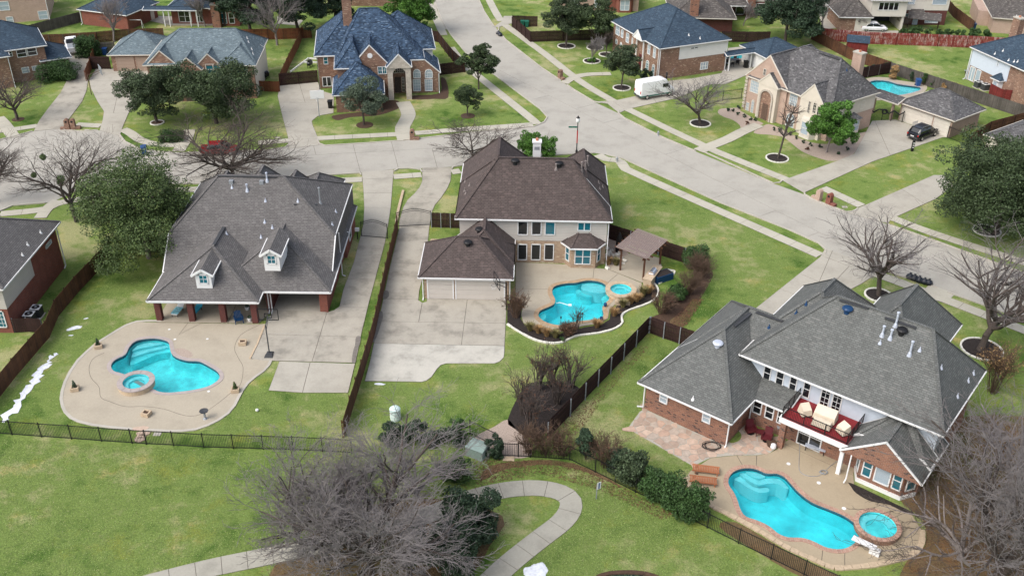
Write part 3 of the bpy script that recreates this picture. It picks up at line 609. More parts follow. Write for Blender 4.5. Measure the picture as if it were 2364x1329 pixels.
D9 = GP([(1806, 417), (1856, 446), (1888, 431), (2014, 374), (2176, 318), (2186, 317.5), (2067, 276.9), (2013, 280), (1999, 305), (1972, 356), (1925, 375)])
paving('driveway', D9, 0.06, 'drive', [(tuple(G(1800, 405))[:2], tuple(G(1900, 440))[:2]), (tuple(G(1930, 362))[:2], tuple(G(2010, 385))[:2]), (tuple(G(1960, 320))[:2], tuple(G(2120, 345))[:2]), (tuple(G(2015, 270))[:2], tuple(G(2060, 370))[:2])], label='broad concrete driveway with the parked black car')
D10 = GP([(1953, 492), (2049, 516), (2060, 505), (2160, 460), (2200, 430), (2180, 405), (2155, 405), (1995, 475)])
paving('driveway', D10, 0.06, 'drive', [(tuple(G(1985, 470))[:2], tuple(G(2070, 505))[:2]), (tuple(G(2070, 430))[:2], tuple(G(2140, 475))[:2])], label='concrete driveway running behind the spreading dark oak')
paving('driveway', GP([(1140, 63), (1152, 64), (1165, 58), (1183, 55), (1183, 38), (1163, 38), (1158, 50)]), 0.06, 'drive', [], label='small concrete driveway by the brown fence corner')
paving('driveway', GP([(1003, 0), (1022, 50), (1040, 80), (1030, 66), (1012, 55), (1000, 20), (985, -10), (975, -10), (990, 30), (1010, 70), (1024, 84)][:1]+[(1010, 25), (1024, 52), (1034, 70), (1018, 66), (996, 30)]), 0.05, 'drive', [], label='concrete apron at the top of the side street')
paving('driveway', GP([(1905, 0), (1950, 68), (1930, 66), (1900, 70), (1880, 0)]), 0.06, 'drive', [], label='narrow concrete drive beside the cream house at the top')
paving('driveway', GP([(1950, 70), (2080, 72), (2080, 80), (1920, 76)]), 0.06, 'drive', [], label='concrete apron before the open garage of the cream house')
flat('patio', GP([(1680, 160), (1735, 157), (1752, 130), (1740, 115), (1800, 108), (1800, 100), (1680, 112)]), 0.055, 'drive', [POOL_E], label='pale patio round the far pool')
flat('patio', GP([(395, 60), (500, 60), (520, 50), (500, 40), (360, 38), (335, 47)]), 0.055, 'drive', label='pale patio under the long porch roof')
flat('patio', GP([(640, 38), (700, 48), (690, 60), (640, 56)]), 0.055, 'drive', label='small paved patio behind the dark trees')
flat('pool_deck', smooth_loop(M(1664, 0, [(1100, 620), (1180, 595), (1290, 600), (1370, 620), (1480, 635), (1570, 650), (1570, 700), (1450, 760), (1280, 770), (1150, 770), (1100, 720)]), 3), 0.055, 'deck', [POOL_D], label='pale deck round the pool behind the tan house')

# ---- pool decks
DECK_A = M(0, 680, [(1240, 203), (1130, 203), (1050, 208), (970, 235), (900, 275), (820, 325), (740, 375), (665, 440), (600, 503), (540, 590), (500, 670), (478, 740), (470, 800), (480, 855), (500, 900), (545, 945), (600, 972), (710, 1000), (850, 1018), (1080, 1037), (1300, 1047), (1400, 1046), (1500, 1035), (1600, 1000), (1680, 960), (1750, 910), (1800, 850), (1830, 790), (1860, 735), (1900, 680), (1960, 630), (2020, 588), (2060, 545), (2078, 508), (1922, 494), (1965, 380), (2030, 245), (2050, 215), (1990, 228), (1240, 203)][:-1])
DECK_A = [p if p[1] < 78.0 else (p[0], 77.85) for p in DECK_A]
ja = [(tuple(G(*a))[:2], tuple(G(*b))[:2]) for a, b in (((410, 775), (468, 745)), ((390, 832), (420, 790)), ((276, 935), (300, 905)), ((500, 812), (585, 785)), ((505, 850), (590, 838)), ((470, 700), (400, 790)), ((240, 822), (262, 835)), ((508, 876), (575, 884)), ((340, 905), (330, 1000)), ((440, 900), (470, 1000)))]
paving('pool_deck', DECK_A, 0.055, 'deck', ja, [POOL_A], label='rounded tan concrete deck round the left pool')
dk = MB()
strip(GP([(577, 829), (594, 795), (611, 752)]), 0.16, 0.0, 0.11, dk); dk.build('deck_edging', 'stone', None, kind='structure')
in_l = M(0, 680, [(1990, 235), (1850, 310), (1800, 410), (1830, 490), (1865, 560), (1850, 680), (1800, 730), (1680, 830), (1540, 920), (1420, 930), (1260, 880), (1100, 860), (960, 860), (850, 825), (775, 790), (760, 710), (700, 640), (685, 560), (720, 490), (800, 450)])
gv = MB(); strip(smooth_loop(in_l, 4, False), 0.035, 0.05, 0.06, gv); gv.build('deck_joint', 'joint', None, kind='structure')
ed = MB()
eline = M(0, 680, [(1240, 203), (1130, 203), (1050, 208), (970, 235), (900, 275), (820, 325), (740, 375), (665, 440), (600, 503), (540, 590), (500, 670), (478, 740), (470, 800), (480, 855), (500, 900), (545, 945), (600, 972), (710, 1000), (850, 1018), (1080, 1037), (1300, 1047), (1400, 1046), (1500, 1035), (1600, 1000), (1680, 960), (1750, 910), (1800, 850), (1830, 790), (1860, 735), (1900, 680), (1960, 630), (2020, 588), (2060, 545), (2078, 508)])
strip(eline, 0.25, 0.0, 0.075, ed); ed.build('deck_edging', 'kerb', None, kind='structure')
DECK_B = GP([(1190, 606), (1310, 611), (1372, 619), (1403, 622), (1481, 654), (1485, 668), (1478, 680), (1462, 690), (1440, 697), (1420, 703), (1407, 716), (1404, 735), (1385, 747), (1345, 753), (1318, 760), (1285, 768), (1255, 766), (1228, 757), (1208, 745), (1203, 728), (1206, 712), (1192, 700), (1190, 691)])
jb = [(tuple(G(*a))[:2], tuple(G(*b))[:2]) for a, b in (((1290, 605), (1291, 655)), ((1190, 668), (1280, 668)), ((1372, 615), (1368, 652)), ((1430, 630), (1395, 660)), ((1195, 715), (1250, 722)))]
paving('pool_deck', DECK_B, 0.055, 'deck', jb, [POOL_B], label='pale concrete deck behind the brown roofed house')
PAD = M(1150, 350, [(845, 905), (1105, 1008), (1180, 960), (1255, 880), (1240, 820), (1050, 770), (940, 815)])
paving('patio', PAD, 0.065, 'deck', [], label='grey concrete pad under the pergola')
DECK_C = GP([(1593, 1088), (1639, 1058), (1672, 1054), (1694, 1052), (1748, 1052), (1780, 1045), (1793, 1037), (1808, 1022), (1850, 1000), (1990, 1055), (1970, 1092), (1972, 1120), (2067, 1163.7), (2100, 1180), (2127.5, 1224), (2125, 1255), (2109, 1278), (2072, 1292), (2025, 1302), (1980, 1308), (1935, 1311), (1910, 1306), (1889.7, 1296), (1814.5, 1263), (1739, 1218), (1664, 1178.8), (1636, 1164), (1611.6, 1139.6), (1584.5, 1115.6), (1583, 1102)])
jc = [(tuple(G(*a))[:2], tuple(G(*b))[:2]) for a, b in (((1700, 1050), (1720, 1085)), ((1747, 1050), (1745, 1085)), ((1830, 1060), (1800, 1095)), ((1870, 1075), (1830, 1120)), ((1905, 1090), (1860, 1140)), ((1965, 1125), (1900, 1180)), ((1800, 1020), (1975, 1100)), ((1640, 1135), (1680, 1130)), ((1900, 1260), (1895, 1310)), ((1950, 1265), (1950, 1320)), ((1990, 1265), (2010, 1320)), ((2035, 1250), (2060, 1310)), ((1650, 1070), (1690, 1095)), ((1960, 1180), (2040, 1190)), ((2060, 1160), (2030, 1190)), ((1612, 1110), (1680, 1105)))]
paving('pool_deck', DECK_C, 0.055, 'decktan', jc, [POOL_C], label='tan aggregate deck round the right pool')
ec = MB()
P_e = GP([(1583, 1102), (1584.5, 1115.6), (1611.6, 1139.6), (1636, 1165), (1664, 1179), (1739, 1218), (1814.5, 1263), (1889.7, 1297), (1910, 1307), (1935, 1312), (1980, 1309), (2025, 1303), (2072, 1293), (2109, 1279), (2127, 1255), (2129, 1224)])
edge_root = thing('retaining_edge', 'low curved limestone edge along the right pool deck', 'stone edging', (P_e[8][0], P_e[8][1], 0))
R_ = resample(smooth_loop(P_e, 4, False), 0.62)
for a, b in zip(R_[:-1], R_[1:]):
    d = (b-a).normalized()*0.015; mb = MB(); w_ = rnd.uniform(0.34, 0.44); mb.beam((*(a+d), 0.05), (*(b-d), 0.05), w_, 0.13+rnd.uniform(0, 0.03)); mb.build('stone', 'stone', edge_root, world=True)

# ---- pools
def pool(name, label, loop, depth, cop_w, cop_mat, mats=('plaster',), zc=0.085, wl=-0.10, steps=(), tile=True, bricks=False):
    c = (sum(p[0] for p in loop)/len(loop), sum(p[1] for p in loop)/len(loop))
    root = thing(name, label, 'swimming pool', (c[0], c[1], 0))
    lo = [(x-c[0], y-c[1]) for x, y in loop]; n = len(lo)
    if area(lo) < 0: lo = lo[::-1]
    mb = MB(); rings = [(0.0, 0.07), (0.0, -0.25), (0.12, -depth*0.75), (0.7, -depth)]
    L = [offset_loop(lo, -o) for o, z in rings[:3]]+[[(x*0.9, y*0.9) for x, y in offset_loop(lo, -0.2)]]
    for lp, (o, z) in zip(L, rings): mb.v += [(x, y, z) for x, y in lp]
    for k in range(3):
        for i in range(n): mb.f.append([k*n+i, k*n+(i+1) % n, (k+1)*n+(i+1) % n, (k+1)*n+i]); mb.mi.append(1 if (k == 0 and tile) else 0)
    for t in geometry.tessellate_polygon([[Vector((x, y, 0)) for x, y in L[3]]]): mb.f.append([3*n+i for i in t]); mb.mi.append(0)
    mb.build('basin', [mats[0], 'tile'], root)
    w = MB(); w.v = [(x, y, wl) for x, y in offset_loop(lo, 0.01)]; w.f = [list(t) for t in geometry.tessellate_polygon([[Vector((x, y, 0)) for x, y in lo]])]; w.mi = [0]*len(w.f)
    w.build('water', 'water', root, up=True)
    if bricks:
        out = offset_loop(lo, cop_w); per = resample(lo+[lo[0]], 0.31)
        Nn = normals(per)
        for a, b, na, nb in zip(per[:-1], per[1:], Nn[:-1], Nn[1:]):
            d = (b-a).normalized()*0.008; q = [a+na*0.03+d, a-na*cop_w+d, b-nb*cop_w-d, b+nb*0.03-d]
            m2 = MB(); m2.prism([tuple(v) for v in q], 0.03, zc+rnd.uniform(-0.004, 0.004)); m2.build('coping_brick' if bricks is True else 'coping_stone', cop_mat, root)
    else:
        m2 = MB(); ov, gs = regions(offset_loop(lo, cop_w), [offset_loop(lo, -0.03)])
        for g in gs: slab_mesh(m2, ov, g, 0.0, zc, 0)
        m2.build('coping', cop_mat, root)
    for poly, z, mt in steps:
        m3 = MB(); m3.prism([(x-c[0], y-c[1]) for x, y in smooth_loop(poly, 3)], -depth*0.98, z); m3.build('step', mt, root)
    return root
z0_ = lambda pts: M(0, 680, pts)
pool('swimming_pool', 'freeform turquoise pool with raised round spa in the rounded tan deck', POOL_A, 1.5, 0.32, 'coping_grey', ('plaster',), steps=[
    (z0_([(985, 470), (1000, 408), (1040, 368), (1100, 350), (1180, 343), (1290, 360), (1298, 385), (1200, 400), (1100, 440), (1010, 478)]), -0.80, 'plaster'),
    (z0_([(1000, 440), (1010, 408), (1045, 372), (1100, 353), (1180, 345), (1285, 360), (1230, 378), (1130, 400), (1040, 430)]), -0.55, 'plaster_pale'),
    (z0_([(1010, 410), (1045, 374), (1100, 354), (1180, 346), (1240, 355), (1150, 375), (1070, 390)]), -0.30, 'plaster_pale')])
z3_ = lambda pts: M(1150, 350, pts)
pool('swimming_pool', 'small freeform turquoise pool with tan stone coping behind the brown roofed house', POOL_B, 1.5, 0.42, 'coping_tan', ('plaster_deep',), bricks='s', steps=[
    (z3_([(640, 1025), (650, 1000), (720, 994), (790, 1008), (835, 1030), (838, 1055), (790, 1065), (720, 1060), (660, 1045)]), -0.28, 'plaster_pale'),
    (z3_([(600, 1040), (620, 1015), (660, 1050), (720, 1066), (700, 1076), (640, 1068)]), -0.6, 'plaster'),
    (z3_([(795, 1100), (840, 1070), (850, 1130), (835, 1150), (810, 1140)]), -0.4, 'plaster'),
    (z3_([(310, 1225), (330, 1195), (365, 1215), (360, 1250), (320, 1280)]), -0.45, 'plaster')])
z8_ = lambda pts: M(1664, 929, pts)
pool('swimming_pool', 'long curving turquoise pool with pink brick coping and a diving board', POOL_C, 1.7, 0.34, 'coping_pink', ('plaster_deep',), bricks=True, steps=[
    (z8_([(195, 510), (290, 522), (345, 547), (300, 562), (230, 540)]), -0.25, 'plaster_pale'),
    (z8_([(150, 515), (200, 512), (240, 545), (300, 566), (350, 550), (430, 550), (480, 572), (525, 625), (500, 625), (440, 590), (360, 590), (290, 600), (210, 560)]), -0.40, 'plaster_pale'),
    (z8_([(110, 540), (160, 520), (210, 566), (280, 606), (350, 604), (380, 615), (370, 635), (300, 640), (220, 605), (150, 560)]), -0.62, 'plaster_pale')])
pool('swimming_pool', 'pale pool with curved shallow shelf behind the tan house', POOL_D, 1.4, 0.3, 'coping_grey', ('plaster',), steps=[(M(1664, 0, [(1320, 645), (1370, 655), (1450, 668), (1520, 680), (1500, 705), (1430, 700), (1370, 680)]), -0.2, 'plaster_pale')])
pool('swimming_pool', 'strip of a pool seen beyond the breezeway roof', POOL_E, 1.4, 0.3, 'coping_grey', ('plaster',))
def spa(name, label, c, ro, ri, h, wall, rim, stones=14, brick=False):
    root = thing(name, label, 'spa', (c[0], c[1], 0.05)); n = 40
    mb = MB()
    def ring(a, b, z0, z1, m):
        q = []
        for r, z in ((a, z0), (a, z1), (b, z1), (b, z0)): q += [(math.cos(2*math.pi*k/n)*r, math.sin(2*math.pi*k/n)*r, z) for k in range(n)]
        m.add(q, [(i*n+k, i*n+(k+1) % n, ((i+1) % 4)*n+(k+1) % n, ((i+1) % 4)*n+k) for i in range(4) for k in range(n)])
    ring(ro-0.06, ri+0.06, 0, h-0.07, mb); mb.build('wall', wall, root)
    for k in range(stones):
        a0 = 2*math.pi*k/stones+0.012; a1 = 2*math.pi*(k+1)/stones-0.012; q = [(math.cos(a0+(a1-a0)*t)*r, math.sin(a0+(a1-a0)*t)*r) for r, ts in ((ro, (0, .5, 1)), (ri, (1, .5, 0))) for t in ts]
        m2 = MB(); m2.prism(q, h-0.07, h+rnd.uniform(0, 0.01)); m2.build('rim_stone', rim, root)
    m3 = MB(); m3.lathe([(ri+0.05, 0.015), (ri+0.05, h-0.08)], n=32); m3.f = [f for f in m3.f if len(f) == 4]+[list(range(32))]; m3.mi = [0]*len(m3.f); m3.build('basin', 'plaster', root)
    m4 = MB(); q = [(math.cos(t/12*math.pi*1.25)*r, math.sin(t/12*math.pi*1.25)*r) for r, rg in ((ri+.04, range(13)), (ri*0.62, range(12, -1, -1))) for t in rg]; m4.prism(q, 0.02, h-0.3); m4.build('bench', 'plaster_pale', root)
    m5 = MB(); m5.add([(math.cos(2*math.pi*k/32)*(ri+.05), math.sin(2*math.pi*k/32)*(ri+.05), h-0.2) for k in range(32)], [tuple(range(32))]); m5.build('water', 'water', root, up=True)
    return root
cA = G(313.9, 880, .5); spa('spa', 'round raised spa with grey rim overlapping the left pool', cA, 1.55, 1.08, 0.5, 'stone', 'coping_grey', 12)
cB = G(1433.5, 668, .4); spa('spa', 'round raised spa with tan stone rim by the pergola pool', cB, 1.55, 1.05, 0.42, 'stone', 'stone', 11)
cC = G(2026, 1212, .45); spa('spa', 'round raised spa with brick rim beside the diving board', cC, 1.64, 1.3, 0.5, 'brown_brick', 'coping_pink', 26)

# ---- flagstone patio: every stone its own piece
FL = GP([(1449, 989), (1477, 950), (1488, 944), (1676, 1030), (1690, 1008), (1725, 976), (1793, 1012), (1790, 1036), (1778, 1045), (1748, 1051), (1694, 1051), (1672, 1053), (1639, 1057), (1600, 1076)])
fb = flat('flagstone_patio', FL, 0.03, 'drive'); fb['label'] = 'irregular flagstones set in pale mortar beside the brick wing'
r2 = random.Random(3); seeds = []
xs = [p[0] for p in FL]; ys = [p[1] for p in FL]
for _ in range(4000):
    p = (r2.uniform(min(xs), max(xs)), r2.uniform(min(ys), max(ys)))
    if all((p[0]-q[0])**2+(p[1]-q[1])**2 > 0.30 for q in seeds): seeds.append(p)
def clip_half(poly, p, n):
    out = []
    for i in range(len(poly)):
        a, b = poly[i], poly[(i+1) % len(poly)]; da = (a[0]-p[0])*n[0]+(a[1]-p[1])*n[1]; db = (b[0]-p[0])*n[0]+(b[1]-p[1])*n[1]
        if da <= 0: out.append(a)
        if (da < 0 < db) or (db < 0 < da): t = da/(da-db); out.append((a[0]+(b[0]-a[0])*t, a[1]+(b[1]-a[1])*t))
    return out
cnt = 0
for s_ in seeds:
    if not inside(s_, FL): continue
    cell = [(s_[0]-1.5, s_[1]-1.5), (s_[0]+1.5, s_[1]-1.5), (s_[0]+1.5, s_[1]+1.5), (s_[0]-1.5, s_[1]+1.5)]
    for q in seeds:
        if q is s_ or (q[0]-s_[0])**2+(q[1]-s_[1])**2 > 6: continue
        d = (q[0]-s_[0], q[1]-s_[1]); L = math.hypot(*d); n = (d[0]/L, d[1]/L); g = r2.uniform(0.012, 0.045)
        cell = clip_half(cell, (s_[0]+d[0]/2-n[0]*g, s_[1]+d[1]/2-n[1]*g), n)
    if len(cell) < 3 or any(not inside(p, FL) for p in cell): 
        cell = [p if inside(p, FL) else (s_[0]+(p[0]-s_[0])*0.45, s_[1]+(p[1]-s_[1])*0.45) for p in cell]
    mb = MB(); mb.prism([(p[0]+r2.uniform(-.03, .03), p[1]+r2.uniform(-.03, .03)) for p in cell], 0.02, 0.05+r2.uniform(0, 0.012))
    k = r2.uniform(0.8, 1.15); mn = 'flag%d' % (cnt % 4)
    if mn not in MT: MT[mn] = plain('flagstone', [(0.44, 0.31, 0.235), (0.40, 0.33, 0.27), (0.48, 0.36, 0.28), (0.36, 0.27, 0.21)][cnt % 4], 0.9, 0.2, 3)
    mb.build('flagstone', mn, fb); cnt += 1

# ---- planting beds, gravel, leaf litter, snow
def bed(name, pts, mat, z=0.012, label=None, kind='structure', sm=3, holes=()):
    lp = smooth_loop(pts, sm) if sm else pts
    return flat(name, lp, z, mat, holes, kind=kind, label=label)
bedB = GP([(1171, 700), (1192, 702), (1204, 712), (1202, 735), (1210, 748), (1232, 760), (1262, 769), (1290, 770), (1320, 763), (1350, 755), (1388, 749), (1407, 737), (1410, 716), (1425, 705), (1460, 694), (1482, 682), (1489, 668), (1487, 652), (1496, 649), (1510, 655), (1519, 668), (1518, 682), (1508, 695), (1481, 707), (1454, 716), (1437, 726), (1435, 736), (1436, 748), (1415, 761), (1379, 770), (1331, 776), (1300, 790), (1276, 793), (1240, 787), (1204, 770), (1171, 749)])
bed('mulch_bed', bedB, 'mulch', sm=0)
for pts, lb in (([(1171, 749), (1204, 770), (1240, 787), (1276, 793), (1300, 790), (1331, 776), (1379, 770), (1415, 761), (1436, 748), (1435, 736), (1437, 726), (1454, 716), (1481, 707), (1508, 695), (1518, 682), (1519, 668), (1510, 655), (1496, 649)], 'white stone edging winding round the pool planting bed'),
                ([(1520, 656), (1540, 645), (1557, 632), (1556, 626), (1540, 624)], 'short pale stone edging behind the blue planter box')):
    P = resample(smooth_loop(GP(pts), 4, False), 0.55); rt = thing('stone_edging', lb, 'stone edging', (P[0].x, P[0].y, 0))
    for a, b in zip(P[:-1], P[1:]):
        mb = MB(); d = (b-a).normalized()*0.02; mb.beam((*(a+d), 0.07), (*(b-d), 0.07), rnd.uniform(.15, .21), rnd.uniform(.12, .17)); mb.build('stone', 'palestone', rt, world=True)
bed('mulch_bed', GP([(1172, 968), (1210, 893), (1240, 882), (1300, 880), (1342, 900), (1320, 925), (1290, 955), (1275, 985), (1240, 1010), (1215, 1008), (1190, 990)]), 'mulch')
bed('gravel_path', GP([(1140, 985), (1172, 968), (1192, 990), (1214, 1008), (1226, 1030), (1222, 1054), (1160, 1056), (1120, 1035), (1095, 1010)]), 'gravel')
bed('mulch_bed', GP([(1500, 735), (1530, 720), (1550, 690), (1590, 660), (1620, 610), (1645, 628), (1640, 650), (1610, 700), (1580, 735), (1550, 752), (1520, 750)]), 'brownmulch')
bed('leaf_litter', GP([(1548, 738), (1575, 722), (1600, 690), (1612, 700), (1590, 735), (1575, 756), (1552, 752)]), 'leaflitter', 0.02, kind='stuff', label='reddish fallen leaves along the hedge foot')
bed('leaf_litter', GP([(1222, 1062), (1300, 1064), (1370, 1086), (1440, 1125), (1420, 1118), (1340, 1085), (1250, 1072), (1160, 1085), (1110, 1110), (1130, 1075)]), 'leaflitter', 0.008, kind='stuff', label='brown fallen leaves along the iron fence')
bed('leaf_litter', GP([(1660, 1215), (1700, 1205), (1800, 1262), (1880, 1304), (1940, 1330), (1860, 1335), (1740, 1268)]), 'leaflitter', 0.006, kind='stuff', label='fallen leaves between the pool edge and the iron fence')
bed('bare_soil', GP([(620, 1330), (700, 1250), (800, 1180), (1000, 1150), (1160, 1190), (1130, 1260), (1080, 1330), (900, 1420), (700, 1410)]), 'leaflitter', 0.007, kind='structure')
bed('bare_soil', GP([(2140, 1010), (2240, 960), (2420, 1000), (2420, 1420), (2080, 1420), (2090, 1300), (2135, 1260), (2130, 1200), (2075, 1150), (2120, 1110)]), 'leaflitter', 0.007, kind='structure')
bed('mulch_bed', z8_([(1000, 620), (1340, 780), (1500, 860), (1420, 850), (1300, 790), (1150, 760), (1040, 700), (1000, 650)]), 'mulch', 0.062)
bed('mulch_bed', M(600, 0, [(550, 900), (600, 880), (900, 840), (945, 780), (985, 772), (1060, 775), (1080, 820), (1000, 860), (880, 890), (700, 900), (600, 925)]), 'brownmulch')
bed('mulch_bed', M(600, 0, [(1170, 765), (1170, 735), (1380, 715), (1385, 600), (1430, 620), (1445, 750), (1340, 760)]), 'brownmulch')
bed('gravel_bed', M(1150, 350, [(840, 640), (930, 660), (960, 740), (1020, 810), (930, 880), (860, 900), (830, 860), (835, 740)]), 'gravel')
bed('gravel_bed', M(1664, 0, [(-10, 840), (60, 830), (150, 830), (150, 850), (290, 930), (320, 955), (170, 998), (145, 960), (90, 920), (30, 900), (-20, 870)]), 'gravel')
bed('gravel_bed', M(1664, 0, [(330, 965), (400, 960), (600, 1060), (760, 1105), (900, 1090), (1120, 1010), (1020, 1180), (870, 1235), (740, 1210), (620, 1160), (530, 1090), (470, 1050), (380, 1035), (250, 1020)]), 'gravel')
bed('garden_bed', M(1664, 0, [(1130, 580), (1200, 555), (1290, 540), (1400, 600), (1560, 640), (1570, 665), (1450, 640), (1330, 605), (1180, 598)]), 'grass', 0.01)
snow = MB()
def snowpatch(c, rx, ry, h, rot=0, n=26, label=None):
    lp = blob(c, rx, ry, n, 0.3, rnd, rot); m = MB(); m.add([(x, y, 0.01) for x, y in lp]+[(c[0]+(x-c[0])*.75, c[1]+(y-c[1])*.75, h) for x, y in lp], [(i, (i+1) % n, n+(i+1) % n, n+i) for i in range(n)]+[tuple(range(n, 2*n))])
    m.build('snow_patch', 'snow', None, smooth=False, kind='stuff', label=label)
sp = M(0, 680, [(430, 450), (400, 490), (380, 540), (320, 610), (280, 680), (220, 760), (160, 860), (80, 940), (20, 975), (0, 960), (80, 870), (140, 800), (200, 720), (240, 650), (300, 580), (370, 510), (400, 465)])
sj = []
for i, p in enumerate(smooth_loop(sp, 4)): sj.append((p[0]+rnd.uniform(-.3, .3), p[1]+rnd.uniform(-.2, .2)))
flat('snow_patch', sj, 0.04, 'snow', kind='stuff', label='long melting snow strip beside the brown board fence', thick=0.03)
for x, y, rx, ry in ((172, 757, .6, .35), (199, 735, .2, .12), (1238, 1318, 0.75, .8), (876, 886, .45, .16), (164, 774, .2, .1)):
    snowpatch(tuple(G(x, y))[:2], rx, ry, 0.06 if rx > .5 else 0.03, rnd.uniform(0, .5))
bed('gravel_inlay', z0_([(1340, 420), (1400, 415), (1460, 440), (1480, 470), (1440, 488), (1380, 475), (1345, 445)]), 'gravel', 0.063)
pond = blob(tuple(G(1455, 1372))[:2], 3.1, 1.9, 26, 0.05, rnd)
flat('round_pond', pond, 0.02, 'pond', kind='structure')
er = thing('stone_edging', 'dark stone rim of the round pond at the bottom edge', 'stone edging', (*pond[0], 0))
for a, b in zip([Vector(p) for p in pond], [Vector(p) for p in pond[1:]+pond[:1]]):
    mb = MB(); mb.beam((*a, .06), (*b, .06), .3, .14); mb.build('stone', 'brownmulch', er, world=True)
# ================================================================ HOUSES
def polytope(fp, zb, planes, ztop=40):
    n = len(fp); faces = [('bot', [(p[0], p[1], zb) for p in reversed(fp)]), ('top', [(p[0], p[1], ztop) for p in fp])]
    for i in range(n):
        a, b = fp[i], fp[(i+1) % n]; faces.append((('side', i), [(a[0], a[1], zb), (b[0], b[1], zb), (b[0], b[1], ztop), (a[0], a[1], ztop)]))
    for idx, N_, d in planes:
        new = []; cut = []
        for tg, f in faces:
            out = []
            for i in range(len(f)):
                a, b = Vector(f[i]), Vector(f[(i+1) % len(f)]); da = N_.dot(a)-d; db = N_.dot(b)-d
                if da <= 1e-9: out.append(tuple(a))
                if (da < -1e-9 and db > 1e-9) or (da > 1e-9 and db < -1e-9):
                    p = tuple(a.lerp(b, da/(da-db))); out.append(p); cut.append(p)
                elif abs(da) <= 1e-9: cut.append(tuple(a))
            if len(out) >= 3: new.append((tg, out))
        u = []
        for p in cut:
            if all((Vector(p)-Vector(q)).length > 1e-4 for q in u): u.append(p)
        if len(u) >= 3:
            c = sum((Vector(p) for p in u), Vector())/len(u); x = N_.orthogonal().normalized(); y = N_.cross(x)
            u.sort(key=lambda p: math.atan2((Vector(p)-c).dot(y), (Vector(p)-c).dot(x))); new.append((('slope', idx), u))
        faces = new
    return faces
class House:
    def __init__(s, name, label, ox, oy, deg, roof='roof_grey', wall='red_brick', trim='white', cat='house', group=None):
        s.root = thing(name, label, cat, (ox, oy, 0), rad(deg), group); s.T = FR[s.root.name]; s.I = s.T.inverted()
        s.roofmat = roof; s.wall = wall; s.trim = trim; s.R = MB(); s.Tm = MB(); s.C = MB(); s.gw = {}; s.wn = 0; s.bvh = None
    def loc(s, w): return s.I @ Vector(w)
    def roof(s, fp, specs, zb=None, wall=None, over=0.0):
        """fp: counter-clockwise outline of the eaves; specs per edge (eave height, slope) or None for a gable"""
        wall = wall or s.wall; zs = [q[0] for q in specs if q]
        zb = (min(zs)-0.2) if zb is None else zb; zb += s.wn*0.0007; s.wn += 1
        pl = []; n = len(fp)
        for i, q in enumerate(specs):
            if not q: continue
            a, b = Vector((*fp[i], 0)), Vector((*fp[(i+1) % n], 0)); d = (b-a).normalized(); out = Vector((d.y, -d.x, 0))
            N_ = Vector((out.x*q[1], out.y*q[1], 1)).normalized(); pl.append((i, N_, N_.dot(Vector((a.x, a.y, q[0])))))
        fs = polytope(fp, zb, pl); ed = {}
        for tg, f in fs:
            kind = tg if isinstance(tg, str) else tg[0]
            mb = s.R if kind in ('slope', 'top', 'bot') else s.gw.setdefault((wall, s.wn), MB())
            mb.add(f, [tuple(range(len(f)))])
            for i in range(len(f)):
                a, b = f[i], f[(i+1) % len(f)]; k = tuple(sorted((tuple(round(v, 3) for v in a), tuple(round(v, 3) for v in b))))
                if k[0] != k[1]: ed.setdefault(k, []).append(tg)
        for (a, b), tg in ed.items():
            if len(tg) < 2: continue
            ks = [t if isinstance(t, str) else t[0] for t in tg]; A, B = Vector(a), Vector(b)
            if ks.count('slope') == 2: s.C.beam(A+Vector((0, 0, .02)), B+Vector((0, 0, .02)), 0.26, 0.05)
            elif 'slope' in ks and 'side' in ks:
                i = [t for t in tg if not isinstance(t, str) and t[0] == 'side'][0][1]
                p, q = Vector((*fp[i], 0)), Vector((*fp[(i+1) % n], 0)); d = (q-p).normalized(); o = Vector((d.y, -d.x, 0))*0.03
                dz = Vector((0, 0, -0.07)); dn = (B-A).normalized()*0.04
                s.Tm.beam(A+o+dz-dn, B+o+dz+dn, 0.10, 0.13)
    def block(s, x0, x1, y0, y1, f, r, b, l, **k): s.roof([(x0, y0), (x1, y0), (x1, y1), (x0, y1)], [f, r, b, l], **k)
    def hip(s, x0, x1, y0, y1, ze, sl, sx=None, **k): s.block(x0, x1, y0, y1, (ze, sl), (ze, sx or sl), (ze, sl), (ze, sx or sl), **k)
    def walls(s, poly, z0, z1, mat=None, name='wall'):
        mb = MB(); mb.prism(poly, z0, z1+s.wn*0.0011); s.wn += 1; return mb.build(name, mat or s.wall, s.root)
    def wbox(s, x0, x1, y0, y1, z0, z1, mat=None, name='wall'): return s.walls([(x0, y0), (x1, y0), (x1, y1), (x0, y1)], z0, z1, mat, name)
    def finish(s):
        if s.R.v: s.ro = s.R.build('roof', s.roofmat, s.root)
        if s.C.v: s.C.build('ridge_cap', s.roofmat, s.root)
        if s.Tm.v: s.Tm.build('fascia', s.trim, s.root)
        for m_, mb in s.gw.items(): mb.build('gable_wall', m_[0], s.root)
        s.bvh = BVHTree.FromPolygons(s.R.v, s.R.f)
        return s
    # pixel -> point on a wall plane (a -> b seen from outside, outward to the right)
    def onwall(s, a, b, px, py):
        A = s.T @ Vector((*a, 0)); B = s.T @ Vector((*b, 0)); d = (B-A).normalized(); n = Vector((d.y, -d.x, 0)); r = ray(px, py)
        t = (A-CAMP).dot(n)/r.dot(n); p = CAMP+r*t; return (p-A).dot(d), p.z
